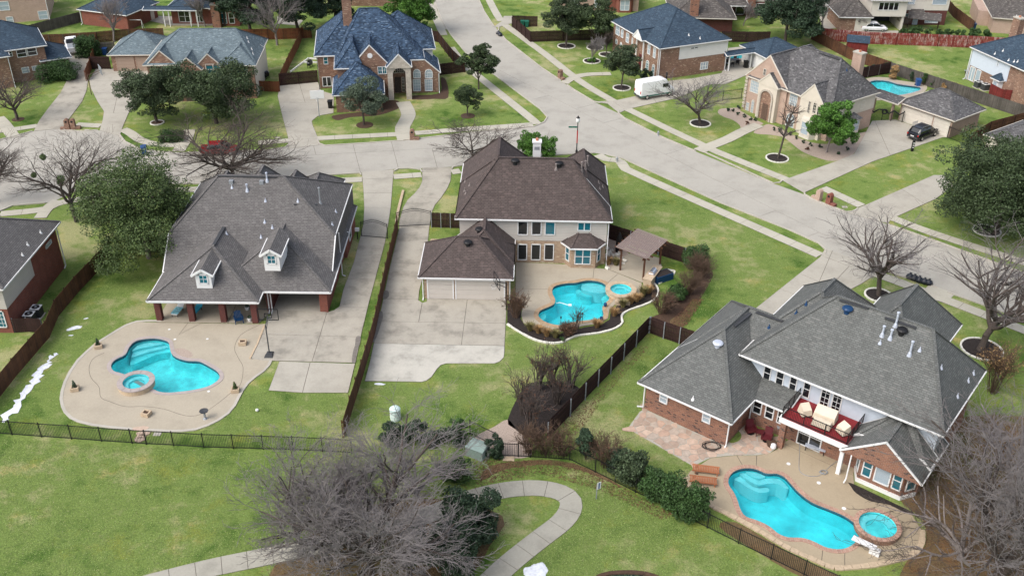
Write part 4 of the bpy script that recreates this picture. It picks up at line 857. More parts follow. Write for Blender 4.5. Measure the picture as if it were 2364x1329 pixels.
    def win(s, a, b, r, st='hung', glass='glass', zm=None, frame=None, sill=None, off=0.0, mull=1, hmax=None, dep=0.07):
        "window on wall a->b; r = (left x, bottom y, right x, top y) in photograph pixels, or ('m', t0, z0, t1, z1) in metres"
        if r[0] == 'm': t0, z0, t1, z1 = r[1:]
        else:
            if zm: r = [zm[0]+r[0]/3.3229, zm[1]+r[1]/3.3229, zm[0]+r[2]/3.3229, zm[1]+r[3]/3.3229]
            t0, z0 = s.onwall(a, b, r[0], r[1]); t1, z1 = s.onwall(a, b, r[2], r[3])
        if hmax: z1 = min(z1, hmax)
        if t1-t0 < 0.2 or z1-z0 < 0.2: return None
        A = Vector((*a, 0)); d = (Vector((*b, 0))-A).normalized(); n = Vector((d.y, -d.x, 0))
        P = lambda t, z, o: A+d*t+n*o+Vector((0, 0, z))
        w, h = t1-t0, z1-z0; fw = min(0.09, w*0.12); mb = MB()
        arch = st.startswith('arch'); rr = w/2
        def bar(t, z, t2, z2, w_=None, o=None): mb.beam(P(t, z, (dep/2 if o is None else o)), P(t2, z2, (dep/2 if o is None else o)), w_ or fw, dep, up=(n.x, n.y, 0.0001)) if False else mb.beam(P(t, z, dep/2), P(t2, z2, dep/2), dep, w_ or fw)
        top = z1-rr if arch else z1
        bar(t0, z0+fw/2, t1, z0+fw/2)
        mb.beam(P(t0+fw/2, z0, dep/2), P(t0+fw/2, top, dep/2), dep, fw, up=(d.x, d.y, 0)); mb.beam(P(t1-fw/2, z0, dep/2), P(t1-fw/2, top, dep/2), dep, fw, up=(d.x, d.y, 0))
        if arch:
            K = 10; pts = [P((t0+t1)/2-math.cos(math.pi*k/K)*(rr-fw/2), top+math.sin(math.pi*k/K)*(rr-fw/2), dep/2) for k in range(K+1)]
            for p, q in zip(pts[:-1], pts[1:]): mb.beam(p, q, dep, fw)
        else: bar(t0, z1-fw/2, t1, z1-fw/2)
        f = mb.build('window', frame or s.trim, s.root)
        g = MB()
        if arch: g.add([P(t0, z0, .02), P(t1, z0, .02)]+[P((t0+t1)/2+math.cos(math.pi*k/10)*rr, top+math.sin(math.pi*k/10)*rr, .02) for k in range(11)], [tuple(range(13))])
        else: g.add([P(t0, z0, .02), P(t1, z0, .02), P(t1, z1, .02), P(t0, z1, .02)], [(0, 1, 2, 3)])
        g.build('pane', glass, f)
        m2 = MB(); nb = 0
        if 'hung' in st: m2.beam(P(t0, (z0+top)/2, .03), P(t1, (z0+top)/2, .03), .045, .06); nb += 1
        gx, gz = (0, 0)
        if 'grid' in st: gx = max(2, round(w/0.33)); gz = max(2, round((top-z0)/0.42))
        if 'four' in st: gx = gz = 2
        for k in range(1, gx): t = t0+w*k/gx; m2.beam(P(t, z0, .028), P(t, top, .028), .03, .035, up=(d.x, d.y, 0)); nb += 1
        for k in range(1, gz): z = z0+(top-z0)*k/gz; m2.beam(P(t0, z, .028), P(t1, z, .028), .03, .035); nb += 1
        if arch:
            m2.beam(P(t0, top, .03), P(t1, top, .03), .04, .06); nb += 1
            for k in (1, 2, 3): m2.beam(P((t0+t1)/2, top, .028), P((t0+t1)/2+math.cos(math.pi*k/4)*rr, top+math.sin(math.pi*k/4)*rr, .028), .03, .03)
        for k in range(1, mull): t = t0+w*k/mull; m2.beam(P(t, z0, .04), P(t, top, .04), .07, .1, up=(d.x, d.y, 0)); nb += 1
        if m2.v: m2.build('muntin', frame or s.trim, f)
        return f
    def garage(s, a, b, t0, t1, h, mat='garage_door', frame='white', secs=4):
        A = Vector((*a, 0)); d = (Vector((*b, 0))-A).normalized(); n = Vector((d.y, -d.x, 0)); P = lambda t, z, o: A+d*t+n*o+Vector((0, 0, z))
        m = MB(); m.beam(P(t0-.06, 0, .03), P(t0-.06, h+.1, .03), .08, .13, up=(d.x, d.y, 0)); m.beam(P(t1+.06, 0, .03), P(t1+.06, h+.1, .03), .08, .13, up=(d.x, d.y, 0)); m.beam(P(t0, h+.05, .03), P(t1, h+.05, .03), .08, .12)
        g = m.build('garage_door', frame, s.root)
        for k in range(secs):
            m = MB(); z0, z1 = h*k/secs+.012, h*(k+1)/secs-.012; m.beam(P(t0, (z0+z1)/2, .012), P(t1, (z0+z1)/2, .012), .03, z1-z0)
            q = max(2, int((t1-t0)/0.62))
            for j in range(q):
                ta, tb = t0+(t1-t0)*(j+.15)/q, t0+(t1-t0)*(j+.85)/q; m.beam(P(ta, (z0+z1)/2, .03), P(tb, (z0+z1)/2, .03), .015, (z1-z0)*.6)
            m.build('door_panel', mat, g)
    def door(s, a, b, r, mat='bark', zm=None, frame='white'):
        if r[0] == 'm': t0, z0, t1, z1 = r[1:]
        else:
            if zm: r = [zm[0]+r[0]/3.3229, zm[1]+r[1]/3.3229, zm[0]+r[2]/3.3229, zm[1]+r[3]/3.3229]
            t0, z0 = s.onwall(a, b, r[0], r[1]); t1, z1 = s.onwall(a, b, r[2], r[3])
        A = Vector((*a, 0)); d = (Vector((*b, 0))-A).normalized(); n = Vector((d.y, -d.x, 0)); P = lambda t, z, o: A+d*t+n*o+Vector((0, 0, z))
        m = MB(); m.beam(P(t0, (z0+z1)/2, .03), P(t1, (z0+z1)/2, .03), .06, z1-z0); o = m.build('door', mat, s.root)
        m = MB(); m.tube(P(t1-.12, z0+1.0, .06), P(t1-.12, z0+1.0, .12), .03); m.build('handle', 'chrome', o); return o
    def roofpt(s, px, py):
        o = s.I @ CAMP; r = s.I.to_3x3() @ ray(px, py); h = s.bvh.ray_cast(o, r)
        return h[0]
    def vent(s, px, py, kind, zm=None, mat='paleblue', h=0.5):
        if zm: px, py = zm[0]+px/3.3229, zm[1]+py/3.3229
        p = s.roofpt(px, py)
        if p is None: return
        m = MB(); c = (p.x, p.y, p.z)
        if kind == 'pipe': m.lathe([(.2, -.12), (.11, .2), (.08, .25), (.08, h), (.12, h+.02), (.12, h+.12), (.02, h+.16)], c, 10)
        elif kind == 'small': m.lathe([(.17, -.1), (.06, .14), (.04, .16), (.04, .3)], c, 8)
        elif kind == 'turbine': m.lathe([(.26, -.2), (.2, .12), (.42, .16), (.44, .26), (.34, .36), (.05, .4)], c, 14)
        elif kind == 'box': m.box(c[0]-.2, c[0]+.2, c[1]-.2, c[1]+.2, c[2]-.15, c[2]+.22)
        m.build('roof_vent', mat, s.root)
    def ridgevent(s, p0, p1, zm=None, mat='darkgrey'):
        if zm: p0 = (zm[0]+p0[0]/3.3229, zm[1]+p0[1]/3.3229); p1 = (zm[0]+p1[0]/3.3229, zm[1]+p1[1]/3.3229)
        a, b = s.roofpt(*p0), s.roofpt(*p1)
        if a is None or b is None: return
        m = MB(); m.beam(a+Vector((0, 0, .04)), b+Vector((0, 0, .04)), .3, .1); m.build('ridge_vent', mat, s.root)
    def spout(s, x, y, z1, z0=0.15, mat=None, kick=(0, -0.4)):
        m = MB(); m.beam((x, y, z0), (x, y, z1), .09, .09); m.beam((x, y, z0+.03), (x+kick[0], y+kick[1], z0-.1), .09, .09); m.build('downspout', mat or s.trim, s.root)
    def chimney(s, x0, x1, y0, y1, z0, z1, mat='mixed_brick', cap='kerb'):
        m = MB(); m.box(x0, x1, y0, y1, z0, z1); o = m.build('chimney', mat, s.root)
        m = MB(); m.box(x0-.08, x1+.08, y0-.08, y1+.08, z1-.1, z1+.06); m.build('cap', cap, o)
        m = MB(); m.tube(((x0+x1)/2, (y0+y1)/2, z1), ((x0+x1)/2, (y0+y1)/2, z1+.3), .16); m.build('flue', 'terracotta', o)

# ---------------- centre: brown roofed two storey house
h = House('house', 'two storey beige house with brown hipped roof beside the small pool', 0.0, 90.0, -1, 'roof_brown', 'siding')
h.block(-5.8, 10.0, -0.45, 7.9, (5.2, 1.18), (5.2, 1.19), (5.2, 1.18), (5.2, 1.18))
h.block(-5.8, 2.5, 0.2, 13.2, (5.2, 1.18), (5.2, 1.18), (5.2, 1.18), (5.2, 1.181))
h.block(4.6, 10.0, 3.0, 13.3, None, (5.2, 1.191), (5.2, 1.1), (5.2, 1.12))
h.block(-8.85, 0.25, -7.98, -1.0, (2.7, .76), (2.7, .76), (2.7, .76), (2.7, .76))
h.block(-5.9, 0.25, -5.2, 0.2, (2.7, 1.2), (2.7, .87), None, (2.7, .84))
h.wbox(-5.35, 9.55, 0.0, 12.8, 0, 2.62, 'tan_brick'); h.wbox(-5.38, 9.58, -0.03, 12.83, 2.63, 5.1, 'siding')
h.wbox(-8.4, -0.2, -7.45, 0.02, 0, 2.55, 'tan_brick')
bay = [(5.35, 0.05), (6.0, -0.95), (8.5, -0.95), (9.15, 0.05)]
h.walls(bay, 0, 2.5, 'tan_brick')
h.roof([(5.9, -1.4), (8.6, -1.4), (9.5, -0.1), (9.5, 0.1), (5.0, 0.1), (5.0, -0.1)], [(2.55, .75), (2.55, .75), (2.55, .75), None, (2.55, .75), (2.55, .75)])
h.finish()
zc = (600, 350); F0 = ((-5.38, -0.03), (9.58, -0.03)); F1 = ((-5.35, 0.0), (9.55, 0.0)); zr = (1150, 350)
for i, (x0, x1) in enumerate(((148, 230), (253, 335), (356, 440))): h.win(*F0, (x0, 638, x1, 533), 'plain', 'glass' if i < 2 else 'glass_teal', zr, hmax=4.85)
h.win(*F0, (607, 606, 715, 540), 'plain', 'glass_teal', zr, mull=2, hmax=4.85)
for x0, x1 in ((148, 224), (250, 328), (350, 430)): h.win(*F1, (x0, 830, x1, 708), 'plain', 'glass', zr)
h.win((6.0, -0.95), (8.5, -0.95), (583, 862, 715, 742), 'hung', 'glass_teal', zr, mull=2, hmax=2.3)
h.win((5.35, 0.05), (6.0, -0.95), ('m', .25, .6, .95, 2.3), 'hung', 'glass_teal'); h.win((8.5, -0.95), (9.15, 0.05), ('m', .25, .6, .95, 2.3), 'hung', 'glass_teal')
h.garage((-8.4, -7.45), (-0.2, -7.45), 0.42, 2.78, 2.15); h.garage((-8.4, -7.45), (-0.2, -7.45), 3.15, 7.75, 2.15)
h.spout(-8.5, -7.5, 2.5); h.spout(9.7, -.15, 5.0); h.spout(-0.08, -7.4, 2.5)
h.vent(1957-0, 85, 'turbine', (600, 0+350), 'black'); h.vent(2295, 105, 'turbine', (600, 350), 'black'); h.vent(2272, 135, 'pipe', (600, 350), 'roof_brown' if False else 'bark_pale'); h.vent(1685, 610, 'turbine', (600, 350), 'black'); h.vent(1596, 710, 'turbine', (600, 350), 'black')
for x, y in ((640, 150), (668, 140), (685, 100)): h.vent(x, y, 'pipe', zr, 'bark_pale', .9)
for x, y in ((1575, 230), (1610, 258), (1572, 300), (1580, 320)): h.vent(x, y, 'small', zc, 'bark_pale')
for x, y in ((770, 240), (800, 272), (778, 285)): h.vent(x, y, 'small', zr, 'bark_pale')
h.chimney(1.9, 2.75, 8.3, 9.0, 5, 9.9, 'white', 'white'); m = MB(); m.box(2.05, 2.6, 8.26, 8.3, 9.05, 9.4); m.build('louvre', 'grey', h.root)

# ---------------- left: grey roofed house with columned patio
h = House('house', 'large grey roofed brick house with two white dormers and a columned patio', 0.0, 0.0, 0, 'roof_grey', 'red_brick')
h.block(-33.5, -17.3, 82.6, 97.4, (2.75, .755), (5.2, .68), (5.2, .6), (5.2, .95), wall='roof_grey')
h.block(-33.45, -23.2, 77.4, 90, (2.7, .57), (2.7, .571), None, (2.7, .57), zb=2.45, wall='white')
h.block(-27.9, -16.9, 79.3, 91, (2.7, .57), (2.7, .575), None, (2.7, .572), zb=2.46, wall='white')
h.block(-20.9, -16.95, 90.2, 97.2, (2.7, .7), (2.7, .8), (2.7, .9), None)
h.block(-23, -18.4, 92, 99.4, (4.8, 1), (4.8, .8), (4.8, .8), (4.8, .8))
h.block(-31.1, -28.9, 92, 97.2, (5.2, 1), (5.2, 1.9), (5.2, 1.6), (5.2, 1.9)); h.block(-28.2, -24.4, 92, 98.4, (5.2, 1), (5.2, 1.35), (5.2, 1.3), (5.2, 1.35)); h.block(-24.5, -21.3, 92, 98.0, (5.0, 1), (5.0, 1.4), (5.0, 1.4), (5.0, 1.4))
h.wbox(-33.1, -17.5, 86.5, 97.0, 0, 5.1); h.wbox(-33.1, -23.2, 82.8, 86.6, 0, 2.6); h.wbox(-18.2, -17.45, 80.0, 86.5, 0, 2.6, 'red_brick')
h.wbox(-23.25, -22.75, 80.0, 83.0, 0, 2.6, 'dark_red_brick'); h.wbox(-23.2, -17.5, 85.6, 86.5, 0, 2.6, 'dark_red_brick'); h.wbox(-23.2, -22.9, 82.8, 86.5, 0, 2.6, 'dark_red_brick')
h.wbox(-17.6, -17.2, 90.5, 96.9, 0, 2.6); h.wbox(-22.6, -18.8, 96, 99.0, 0, 4.7); h.wbox(-23.2, -17.5, 80.05, 80.2, 2.18, 2.6, 'white', 'beam')
for k, (px, py) in enumerate(((368.7, 741), (444, 743), (517, 745), (589.7, 747))):
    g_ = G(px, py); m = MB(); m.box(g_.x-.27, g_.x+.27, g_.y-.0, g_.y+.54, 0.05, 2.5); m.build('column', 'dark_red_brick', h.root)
m = MB(); m.box(-33.3, -23.4, 78.0, 78.45, 2.3, 2.55); m.build('beam', 'white', h.root)
h.finish()
def dormer(h, px0, px1, pyb, zb_):
    a = G(px0, pyb, zb_); b = G(px1, pyb, zb_); w = b.x-a.x; y = (a.y+b.y)/2; xc = (a.x+b.x)/2
    m = MB(); m.prism([(a.x, y), (b.x, y), (b.x, y+3.4), (a.x, y+3.4)], zb_-.4, zb_+1.35); m.add([(a.x, y, zb_+1.35), (b.x, y, zb_+1.35), (xc, y, zb_+1.35+w*.33)], [(0, 1, 2)])
    d = m.build('dormer', 'white', h.root)
    r = MB()
    for sgn in (-1, 1):
        e = xc+sgn*(w/2+.28); ze = zb_+1.35-.16; zr_ = zb_+1.35+w*.33+.02
        r.add([(xc, y-.2, zr_), (e, y-.2, ze), (e, y+4.2, ze), (xc, y+4.2, zr_), (xc, y-.2, zr_+.1), (e, y-.2, ze+.1), (e, y+4.2, ze+.1), (xc, y+4.2, zr_+.1)], [(0, 1, 2, 3), (7, 6, 5, 4), (0, 4, 5, 1), (1, 5, 6, 2), (2, 6, 7, 3)])
    r.build('dormer_roof', 'roof_grey', d)
    t = MB()
    for sgn in (-1, 1):
        e = xc+sgn*(w/2+.3); t.beam((xc, y-.25, zb_+1.35+w*.33+.05), (e, y-.25, zb_+1.35-.12), .08, .2); t.beam((e, y-.25, zb_+1.25), (e, y+3.2, zb_+1.25), .08, .14)
    t.build('fascia', 'white', d)
    fa, fb_ = (a.x, y), (b.x, y); h.win(fa, fb_, ('m', w*.2, zb_+.32, w*.8, zb_+1.3), 'four', 'glass_teal')
dormer(h, 454.4, 490.5, 661.5, 3.55); dormer(h, 611, 647, 616.3, 5.0)
z2l = (0, 350)
h.vent(1775, 235, 'box', z2l, 'grey'); h.vent(1780, 275, 'small', z2l); h.vent(1897, 300, 'pipe', z2l, h=.6); h.vent(2008, 238, 'box', z2l, 'grey'); h.vent(2050, 225, 'pipe', z2l, h=.8)
for x, y in ((2037, 378), (2031, 540), (2003, 655), (1738, 632), (2090, 582)): h.vent(x, y, 'small', z2l)
h.vent(463, 395, 'pipe', zc, 'grey', 1.6)
for x, y in ((292, 380), (582, 462), (555, 560)): h.vent(x, y, 'small', zc)
h.ridgevent((1672, 187), (2125, 197), z2l); h.ridgevent((1718, 582), (1640, 718), z2l); h.ridgevent((260, 407), (440, 409), zc)
h.garage((-23.2, 85.58), (-17.5, 85.58), .5, 5.2, 2.2, 'darkgrey')
h.spout(-23.0, 79.9, 2.6); h.spout(-17.1, 86.7, 5.0, kick=(.3, 0)); h.spout(-22.75, 79.95, 2.6)
for y in (84.2, 88.5): h.win((-17.45, 80.0), (-17.45, 97), ('m', y-80, .8, y-79, 2.2), 'hung')
h.win((-17.2, 90.5), (-17.2, 96.9), ('m', 2, .8, 3.4, 2.3), 'hung')
h.win((-33.1, 82.78), (-23.2, 82.78), ('m', 1, .5, 2.6, 2.3), 'hung'); h.win((-33.1, 82.78), (-23.2, 82.78), ('m', 3.4, .5, 5.6, 2.3), 'hung', mull=2); h.door((-33.1, 82.78), (-23.2, 82.78), ('m', 6.6, .05, 7.7, 2.2), 'white')

# ---------------- lower right: slate roofed house with the red roof deck
o3 = G(1709.1, 815.4, 5.4)
h3 = h = House('house', 'slate roofed brick and white house with a red railed upper deck', o3.x, o3.y, -38, 'roof_slate', 'mixed_brick')
h.block(0.0, 16.2, -0.1, 10.2, (5.4, .98), (5.4, 1.4), (5.4, .98), (5.4, .98), wall='bluewhite')
h.block(-6.05, 2.4, -5.4, 10.8, (2.8, .71), (2.8, .95), (2.8, .63), (2.8, .95))
h.block(-6.03, 1.6, 1.0, 10.78, (4.4, .66), None, (2.8, .66), (2.8, .955), zb=2.62); h.block(1.2, 5.2, -1.4, 1.0, (2.8, .26), None, None, None, wall='bluewhite')
h.block(-0.6, 7.0, 3.0, 13.6, (5.2, 1.0), (5.2, 1.05), (5.2, 1.0), (5.2, 1.04)); h.block(5.6, 12.6, 4.0, 15.8, (5.4, 1.0), (5.4, 1.2), (5.4, 1.2), (5.4, 1.21))
h.block(10.1, 16.2, -2.75, 3.0, None, (2.65, .76), None, (2.65, .76), wall='mixed_brick')
h.block(10.15, 16.15, -1.0, 0.62, (3.4, .9), (2.85, .9), None, (2.9, .9), zb=2.75, wall='white')
h.wbox(-5.55, 1.95, -4.85, 10.4, 0, 2.7); h.wbox(1.9, 15.7, -1.0, 9.7, 0, 2.7); h.wbox(0.5, 15.72, 0.9, 9.75, 2.7, 5.3, 'bluewhite'); h.wbox(6.2, 12.0, 9, 15.2, 0, 5.2)
# bay of the sun room
sb = [(11.0, -1.0), (11.6, -2.2), (14.9, -2.2), (15.6, -1.0), (15.6, 0), (11.0, 0)]; h.walls(sb, 0, 2.85, 'mixed_brick')
h.walls([(10.3, -2.65), (16.0, -2.65), (16.0, -.9), (10.3, -.9)], 2.5, 2.6, 'white', 'soffit')
h.walls([(10.95, -1.05), (11.55, -2.3), (14.95, -2.3), (15.7, -1.05)], 0.0, 0.32, 'white', 'ledge')
h.finish()
zb9 = (1664, 680); z3b = (1150, 680)
Fm = ((0.5, .9), (15.72, .9))
for x0, yb, x1, yt in ((318, 650, 400, 535), (412, 690, 500, 575), (515, 733, 600, 612), (620, 775, 705, 655)): h.win(*Fm, ((x0, yb, x1, yt)), 'hung', 'glass', zb9, hmax=4.75)
h.win((-5.55, -4.85), (1.95, -4.85), (1236, 815, 1306, 770), 'hung', 'glass_blind', z3b); h.win((-5.55, -4.85), (1.95, -4.85), (1562, 965, 1636, 920), 'hung', 'glass_blind', z3b)
Fw = ((1.95, -1.0), (11.0, -1.0))
for x0, yb, x1, yt in ((240, 905, 325, 825), (332, 945, 418, 862), (425, 985, 500, 905)): h.win(*Fw, (x0, yb-10, x1, yt), 'hung', 'glass', zb9, hmax=2.55)
h.win(*Fw, ('m', 4.2, .1, 6.2, 2.3), 'hung', 'glass', mull=2)
for i in (0, 1):
    h.win(*Fm, ('m', 6.2+i*.95, 2.95, 7.0+i*.95, 4.75), 'grid', 'glass')
z8f = (1664, 929)
h.win((11.6, -2.2), (14.9, -2.2), ('m', .22, .75, .95, 2.45), 'hung', 'glass_teal'); h.win((11.6, -2.2), (14.9, -2.2), ('m', 1.15, .7, 2.35, 3.0), 'arch', 'glass_blind'); h.win((11.6, -2.2), (14.9, -2.2), ('m', 2.5, .75, 3.2, 2.45), 'hung', 'glass_teal')
h.win((11.0, -1.0), (11.6, -2.2), ('m', .3, .7, 1.2, 2.4), 'hung', 'glass_teal'); h.win((14.9, -2.2), (15.6, -1.0), ('m', .3, .7, 1.2, 2.4), 'hung', 'glass_teal')
h.walls([(11.9, -3.42), (14.6, -3.42), (13.25, -3.425), (13.2, -3.4)], 2.8, 2.81, 'white', 'soffit') if False else None
h.vent(1685, 388, 'turbine', z3b, 'skyblue' if False else 'paleblue'); h.vent(970, 125, 'turbine', zb9, 'navy'); h.vent(1388, 290, 'turbine', zb9, 'black')
for x, y, k, hh in ((1340, 238, 'pipe', 1.1), (1238, 312, 'pipe', .75), (1300, 335, 'pipe', .7), (1222, 370, 'small', .3), (1448, 460, 'pipe', 1.1), (1527, 425, 'small', .3), (1690, 560, 'small', .3), (1937, 603, 'small', 0), (1897, 660, 'small', 0), (1815, 780, 'small', 0), (580, 140, 'small', 0), (655, 72, 'small', 0), (370, 250, 'small', 0)): h.vent(x, y, k, zb9, 'paleblue' if x > 700 else 'navy', hh)
h.vent(1495, 800, 'small', z3b, 'white')
h.ridgevent((912, 42), (1135, 108), zb9); h.ridgevent((1260, 178), (1500, 258), zb9); h.ridgevent((272, 136), (478, 206), zb9); h.ridgevent((100, 245), (228, 145), zb9)
h.spout(-5.65, -4.9, 2.7, kick=(-.5, -.1)); h.spout(2.05, -4.95, 2.7, kick=(0, -.2)); h.spout(2.1, -1.15, 2.65); h.spout(11.05, -3.0, 2.7, .4)
# upper deck: boards, railing, beam and posts
dx0, dx1, dy0, dy1, dz = 5.1, 10.4, -2.4, 0.88, 2.95
nb = 20
for k in range(nb):
    y = dy0+(dy1-dy0)*(k+.5)/nb; m = MB(); m.box(dx0, dx1, y-(dy1-dy0)/nb/2+.012, y+(dy1-dy0)/nb/2-.012, dz-.04, dz); m.build('deck_board', 'deckred', h.root)
m = MB(); m.box(dx0, dx1, dy0, dy1, dz-.3, dz-.06); m.box(dx0-.1, dx1+.1, dy0-.14, dy0-.02, dz-.42, dz+.02); m.box(dx0-.14, dx0-.02, dy0, dy1, dz-.32, dz+.02); m.build('deck_frame', 'white', h.root)
rl = thing('railing', 'rail', None) if False else None
m = MB(); pk = MB()
for a, b in (((dx0+.05, dy0+.05), (dx1-.05, dy0+.05)), ((dx0+.05, dy0+.05), (dx0+.05, dy1-.2)), ((dx1-.05, dy0+.05), (dx1-.05, dy1-.2))):
    for z in (dz+.12, dz+1.0): m.beam((*a, z), (*b, z), .05, .05)
    L = math.dist(a, b); k = int(L/.13)
    for i in range(k+1):
        t = i/k; x, y = a[0]+(b[0]-a[0])*t, a[1]+(b[1]-a[1])*t; pk.beam((x, y, dz+.1), (x, y, dz+1.0), .018, .018)
    for t in (0, .33, .66, 1): m.beam((a[0]+(b[0]-a[0])*t, a[1]+(b[1]-a[1])*t, dz), (a[0]+(b[0]-a[0])*t, a[1]+(b[1]-a[1])*t, dz+1.05), .06, .06)
ro = m.build('railing', 'black', h.root); o = pk.build('baluster', 'black', ro, kind='stuff')
for x, w in ((5.4, .45), (10.2, .3)):
    m = MB(); m.box(x-w/2, x+w/2, -2.5, -2.5+w, 0.05, dz-.32); m.build('column', 'mixed_brick' if w > .4 else 'white', h.root)

# ---------------- blue roofed corner house with the white van
h = House('house', 'two storey orange brick house with navy hipped roof behind the white van', 21.56, 145.62, 23.6, 'roof_navy', 'brown_brick')
h.hip(-.0, 12.6, 0.0, 15.4, 5.0, .60)
h.block(-.55, 5, 4.4, 7.2, (5.0, .95), None, (5.0, .95), None, wall='white')
h.wbox(.4, 12.2, .4, 15.0, 0, 4.95); h.wbox(3.75, 12.23, .36, 3, 2.75, 4.96, 'whitesiding'); h.wbox(12.1, 12.24, .4, 15.03, 2.7, 4.97, 'whitesiding')
h.wbox(-.1, .5, 4.6, 7.0, 4.75, 4.98, 'white', 'beam')
for y in (4.75, 6.85): m = MB(); m.box(-.05, .12, y-.09, y+.09, 0, 4.8); m.build('column', 'white', h.root)
h.finish(); zv = (1150, 0)
L8 = ((.4, 15.0), (.4, .4))
for x0, yb, x1, yt in ((902, 262, 938, 198), (942, 285, 965, 232), (980, 322, 1008, 262), (1024, 340, 1038, 295), (1145, 412, 1172, 348), (1188, 440, 1214, 374)): h.win(*L8, (x0, yb, x1, yt), 'hungfour', 'glass_blind', zv, hmax=4.7)
for x0, yb, x1, yt in ((1130, 550, 1160, 470), (1176, 595, 1204, 500), (900, 335, 918, 305), (936, 355, 952, 328)): h.win(*L8, (x0, yb, x1, yt), 'archgrid', 'glass_teal', zv)
h.win((.4, .4), (12.2, .4), (1547, 538, 1612, 472), 'hung', 'glass_blind', zv, mull=3); h.win((3.75, .36), (12.23, .36), ('m', 1.9, 4.1, 3.2, 4.45), 'plain', 'glass', mull=2)
for x, y in ((1462, 272), (1548, 297)): h.vent(x, y, 'small', zv, 'white')
h.spout(.3, .2, 4.9); h.spout(12.25, .3, 4.9); h.spout(.28, .6, 4.9, kick=(-.3, 0)); h.door(*L8, ('m', 8.6, 0.1, 9.6, 2.3), 'maroon')
g = House('detached_garage', 'navy hipped detached garage joined to the corner house by a breezeway', 21.56, 145.62, 23.6, 'roof_navy', 'whitesiding', cat='garage')
g.hip(16.9, 24.6, -3.6, 3.5, 2.6, .5); g.wbox(17.3, 24.2, -3.2, 3.1, 0, 2.5); g.block(11.9, 17.6, -.5, 1.3, (2.6, .45), None, (2.6, .45), None, wall='navy')
for x in (12.6, 16.6): m = MB(); m.box(x-.08, x+.08, -.3, -.14, 0, 2.5); m.build('post', 'white', g.root)
g.finish(); g.garage((17.3, 3.1), (17.3, -3.2), 1.2, 5.4, 2.1, 'white')

# ---------------- tan house with the gables and arched entrance
h = House('house', 'tan brick house with charcoal roof, pale gables and tall arched entrance', 31.65, 134.2, -54, 'roof_charcoal', 'pink_brick', trim='cream')
h.block(.6, 15.0, .6, 10.6, (5.0, .92), (5.0, 1.3), (5.0, .92), (5.0, 1.0), wall='stucco')
h.block(0, 7.6, .75, 12.8, None, (5.0, 1.0), (5.0, 1.0), (5.0, 1.0), wall='pink_brick')
h.block(2.9, 6.5, .05, 4, None, (5.0, .9), None, (5.0, .9), wall='stucco')
h.block(10.0, 13.9, .35, 6, None, (5.0, 1.15), None, (5.0, 1.15), wall='stucco')
h.wbox(.3, 7.4, .8, 12.4, 0, 4.95); h.wbox(3.1, 6.3, .12, 3, 0, 4.95, 'stucco'); h.wbox(7.3, 14.6, 1.1, 10.2, 0, 4.96); h.wbox(10.1, 13.8, .4, 5, 0, 4.97, 'stucco'); h.wbox(13.7, 14.65, 1.05, 10.25, 2.7, 4.98, 'stucco')
h.finish()
A9 = ((.3, .8), (7.4, .8)); B9 = ((3.1, .12), (6.3, .12)); C9 = ((7.3, 1.1), (14.6, 1.1)); D9 = ((10.1, .4), (13.8, .4)); E9 = ((14.6, 1.1), (14.6, 10.2)); zt = (1664, 0)
h.win(*A9, (222, 700, 300, 632), 'grid', 'glass_blind', zt); h.win((.3, .74), (7.4, .74), (325, 575, 352, 532), 'four', 'glass', zt)
h.win(*A9, (186, 860, 222, 790), 'hunggrid', 'glass_blind', zt); h.win(*A9, (224, 880, 262, 770), 'archgrid', 'glass_blind', zt); h.win(*A9, (264, 890, 294, 815), 'hunggrid', 'glass_blind', zt)
for k in range(9): m = MB(); m.box(.12, .55, .62, .8, .3+k*.52, .3+k*.52+.34); m.build('quoin', 'white_stone', h.root)
# tall arched entrance: dark recess with a stone surround
m = MB(); tc, zz, r_ = 1.6, 3.2, .95
m.add([(3.1+tc-r_, .09, .05), (3.1+tc+r_, .09, .05)]+[(3.1+tc+math.cos(math.pi*k/12)*r_, .09, zz+math.sin(math.pi*k/12)*r_) for k in range(13)], [tuple(range(15))]); e_ = m.build('entrance', 'brown_brick', h.root)
m = MB(); pts = [(3.1+tc+math.cos(math.pi*k/12)*(r_+.1), .03, zz+math.sin(math.pi*k/12)*(r_+.1)) for k in range(13)]
for p, q in zip([(pts[0][0], .03, 0)]+pts, pts+[(pts[-1][0], .03, 0)]): m.beam(p, q, .24, .22)
m.build('arch_surround', 'white_stone', e_); m = MB(); m.box(4.2, 5.2, .05, .1, .05, 2.3); m.build('door', 'bark_brown', e_)
h.win(*C9, (520, 800, 600, 715), 'grid', 'glass_blind', zt); h.win(*C9, (490, 985, 575, 880), 'archgrid', 'glass_blind', zt)
h.win(*D9, (662, 865, 695, 780), 'grid', 'glass', zt); h.win(*D9, (700, 865, 745, 772), 'archgrid', 'glass', zt); h.win(*D9, ('m', 2.9, 3.0, 3.5, 4.4), 'grid', 'glass')
bay = [(11.0, .4), (11.4, -.45), (13.0, -.45), (13.4, .4)]; h.walls(bay, 0, 2.6, 'cream')
h.win((11.4, -.45), (13.0, -.45), ('m', .15, .5, 1.45, 2.3), 'hung', 'glass_blind'); h.win((11.0, .4), (11.4, -.45), ('m', .12, .5, .8, 2.3), 'hung', 'glass_blind')
h.win(*E9, ('m', 6.2, 3.1, 7.0, 4.3), 'hung', 'glass_blind'); h.win(*E9, ('m', 1.0, 3.0, 2.4, 4.3), 'hung', 'glass_teal')
h.walls([(14.55, 4.9), (15.4, 5.3), (15.4, 6.7), (14.55, 7.1)], .3, 2.3, 'cream'); h.win((15.4, 5.3), (15.4, 6.7), ('m', .1, .6, 1.3, 2.2), 'hung', 'glass_blind')
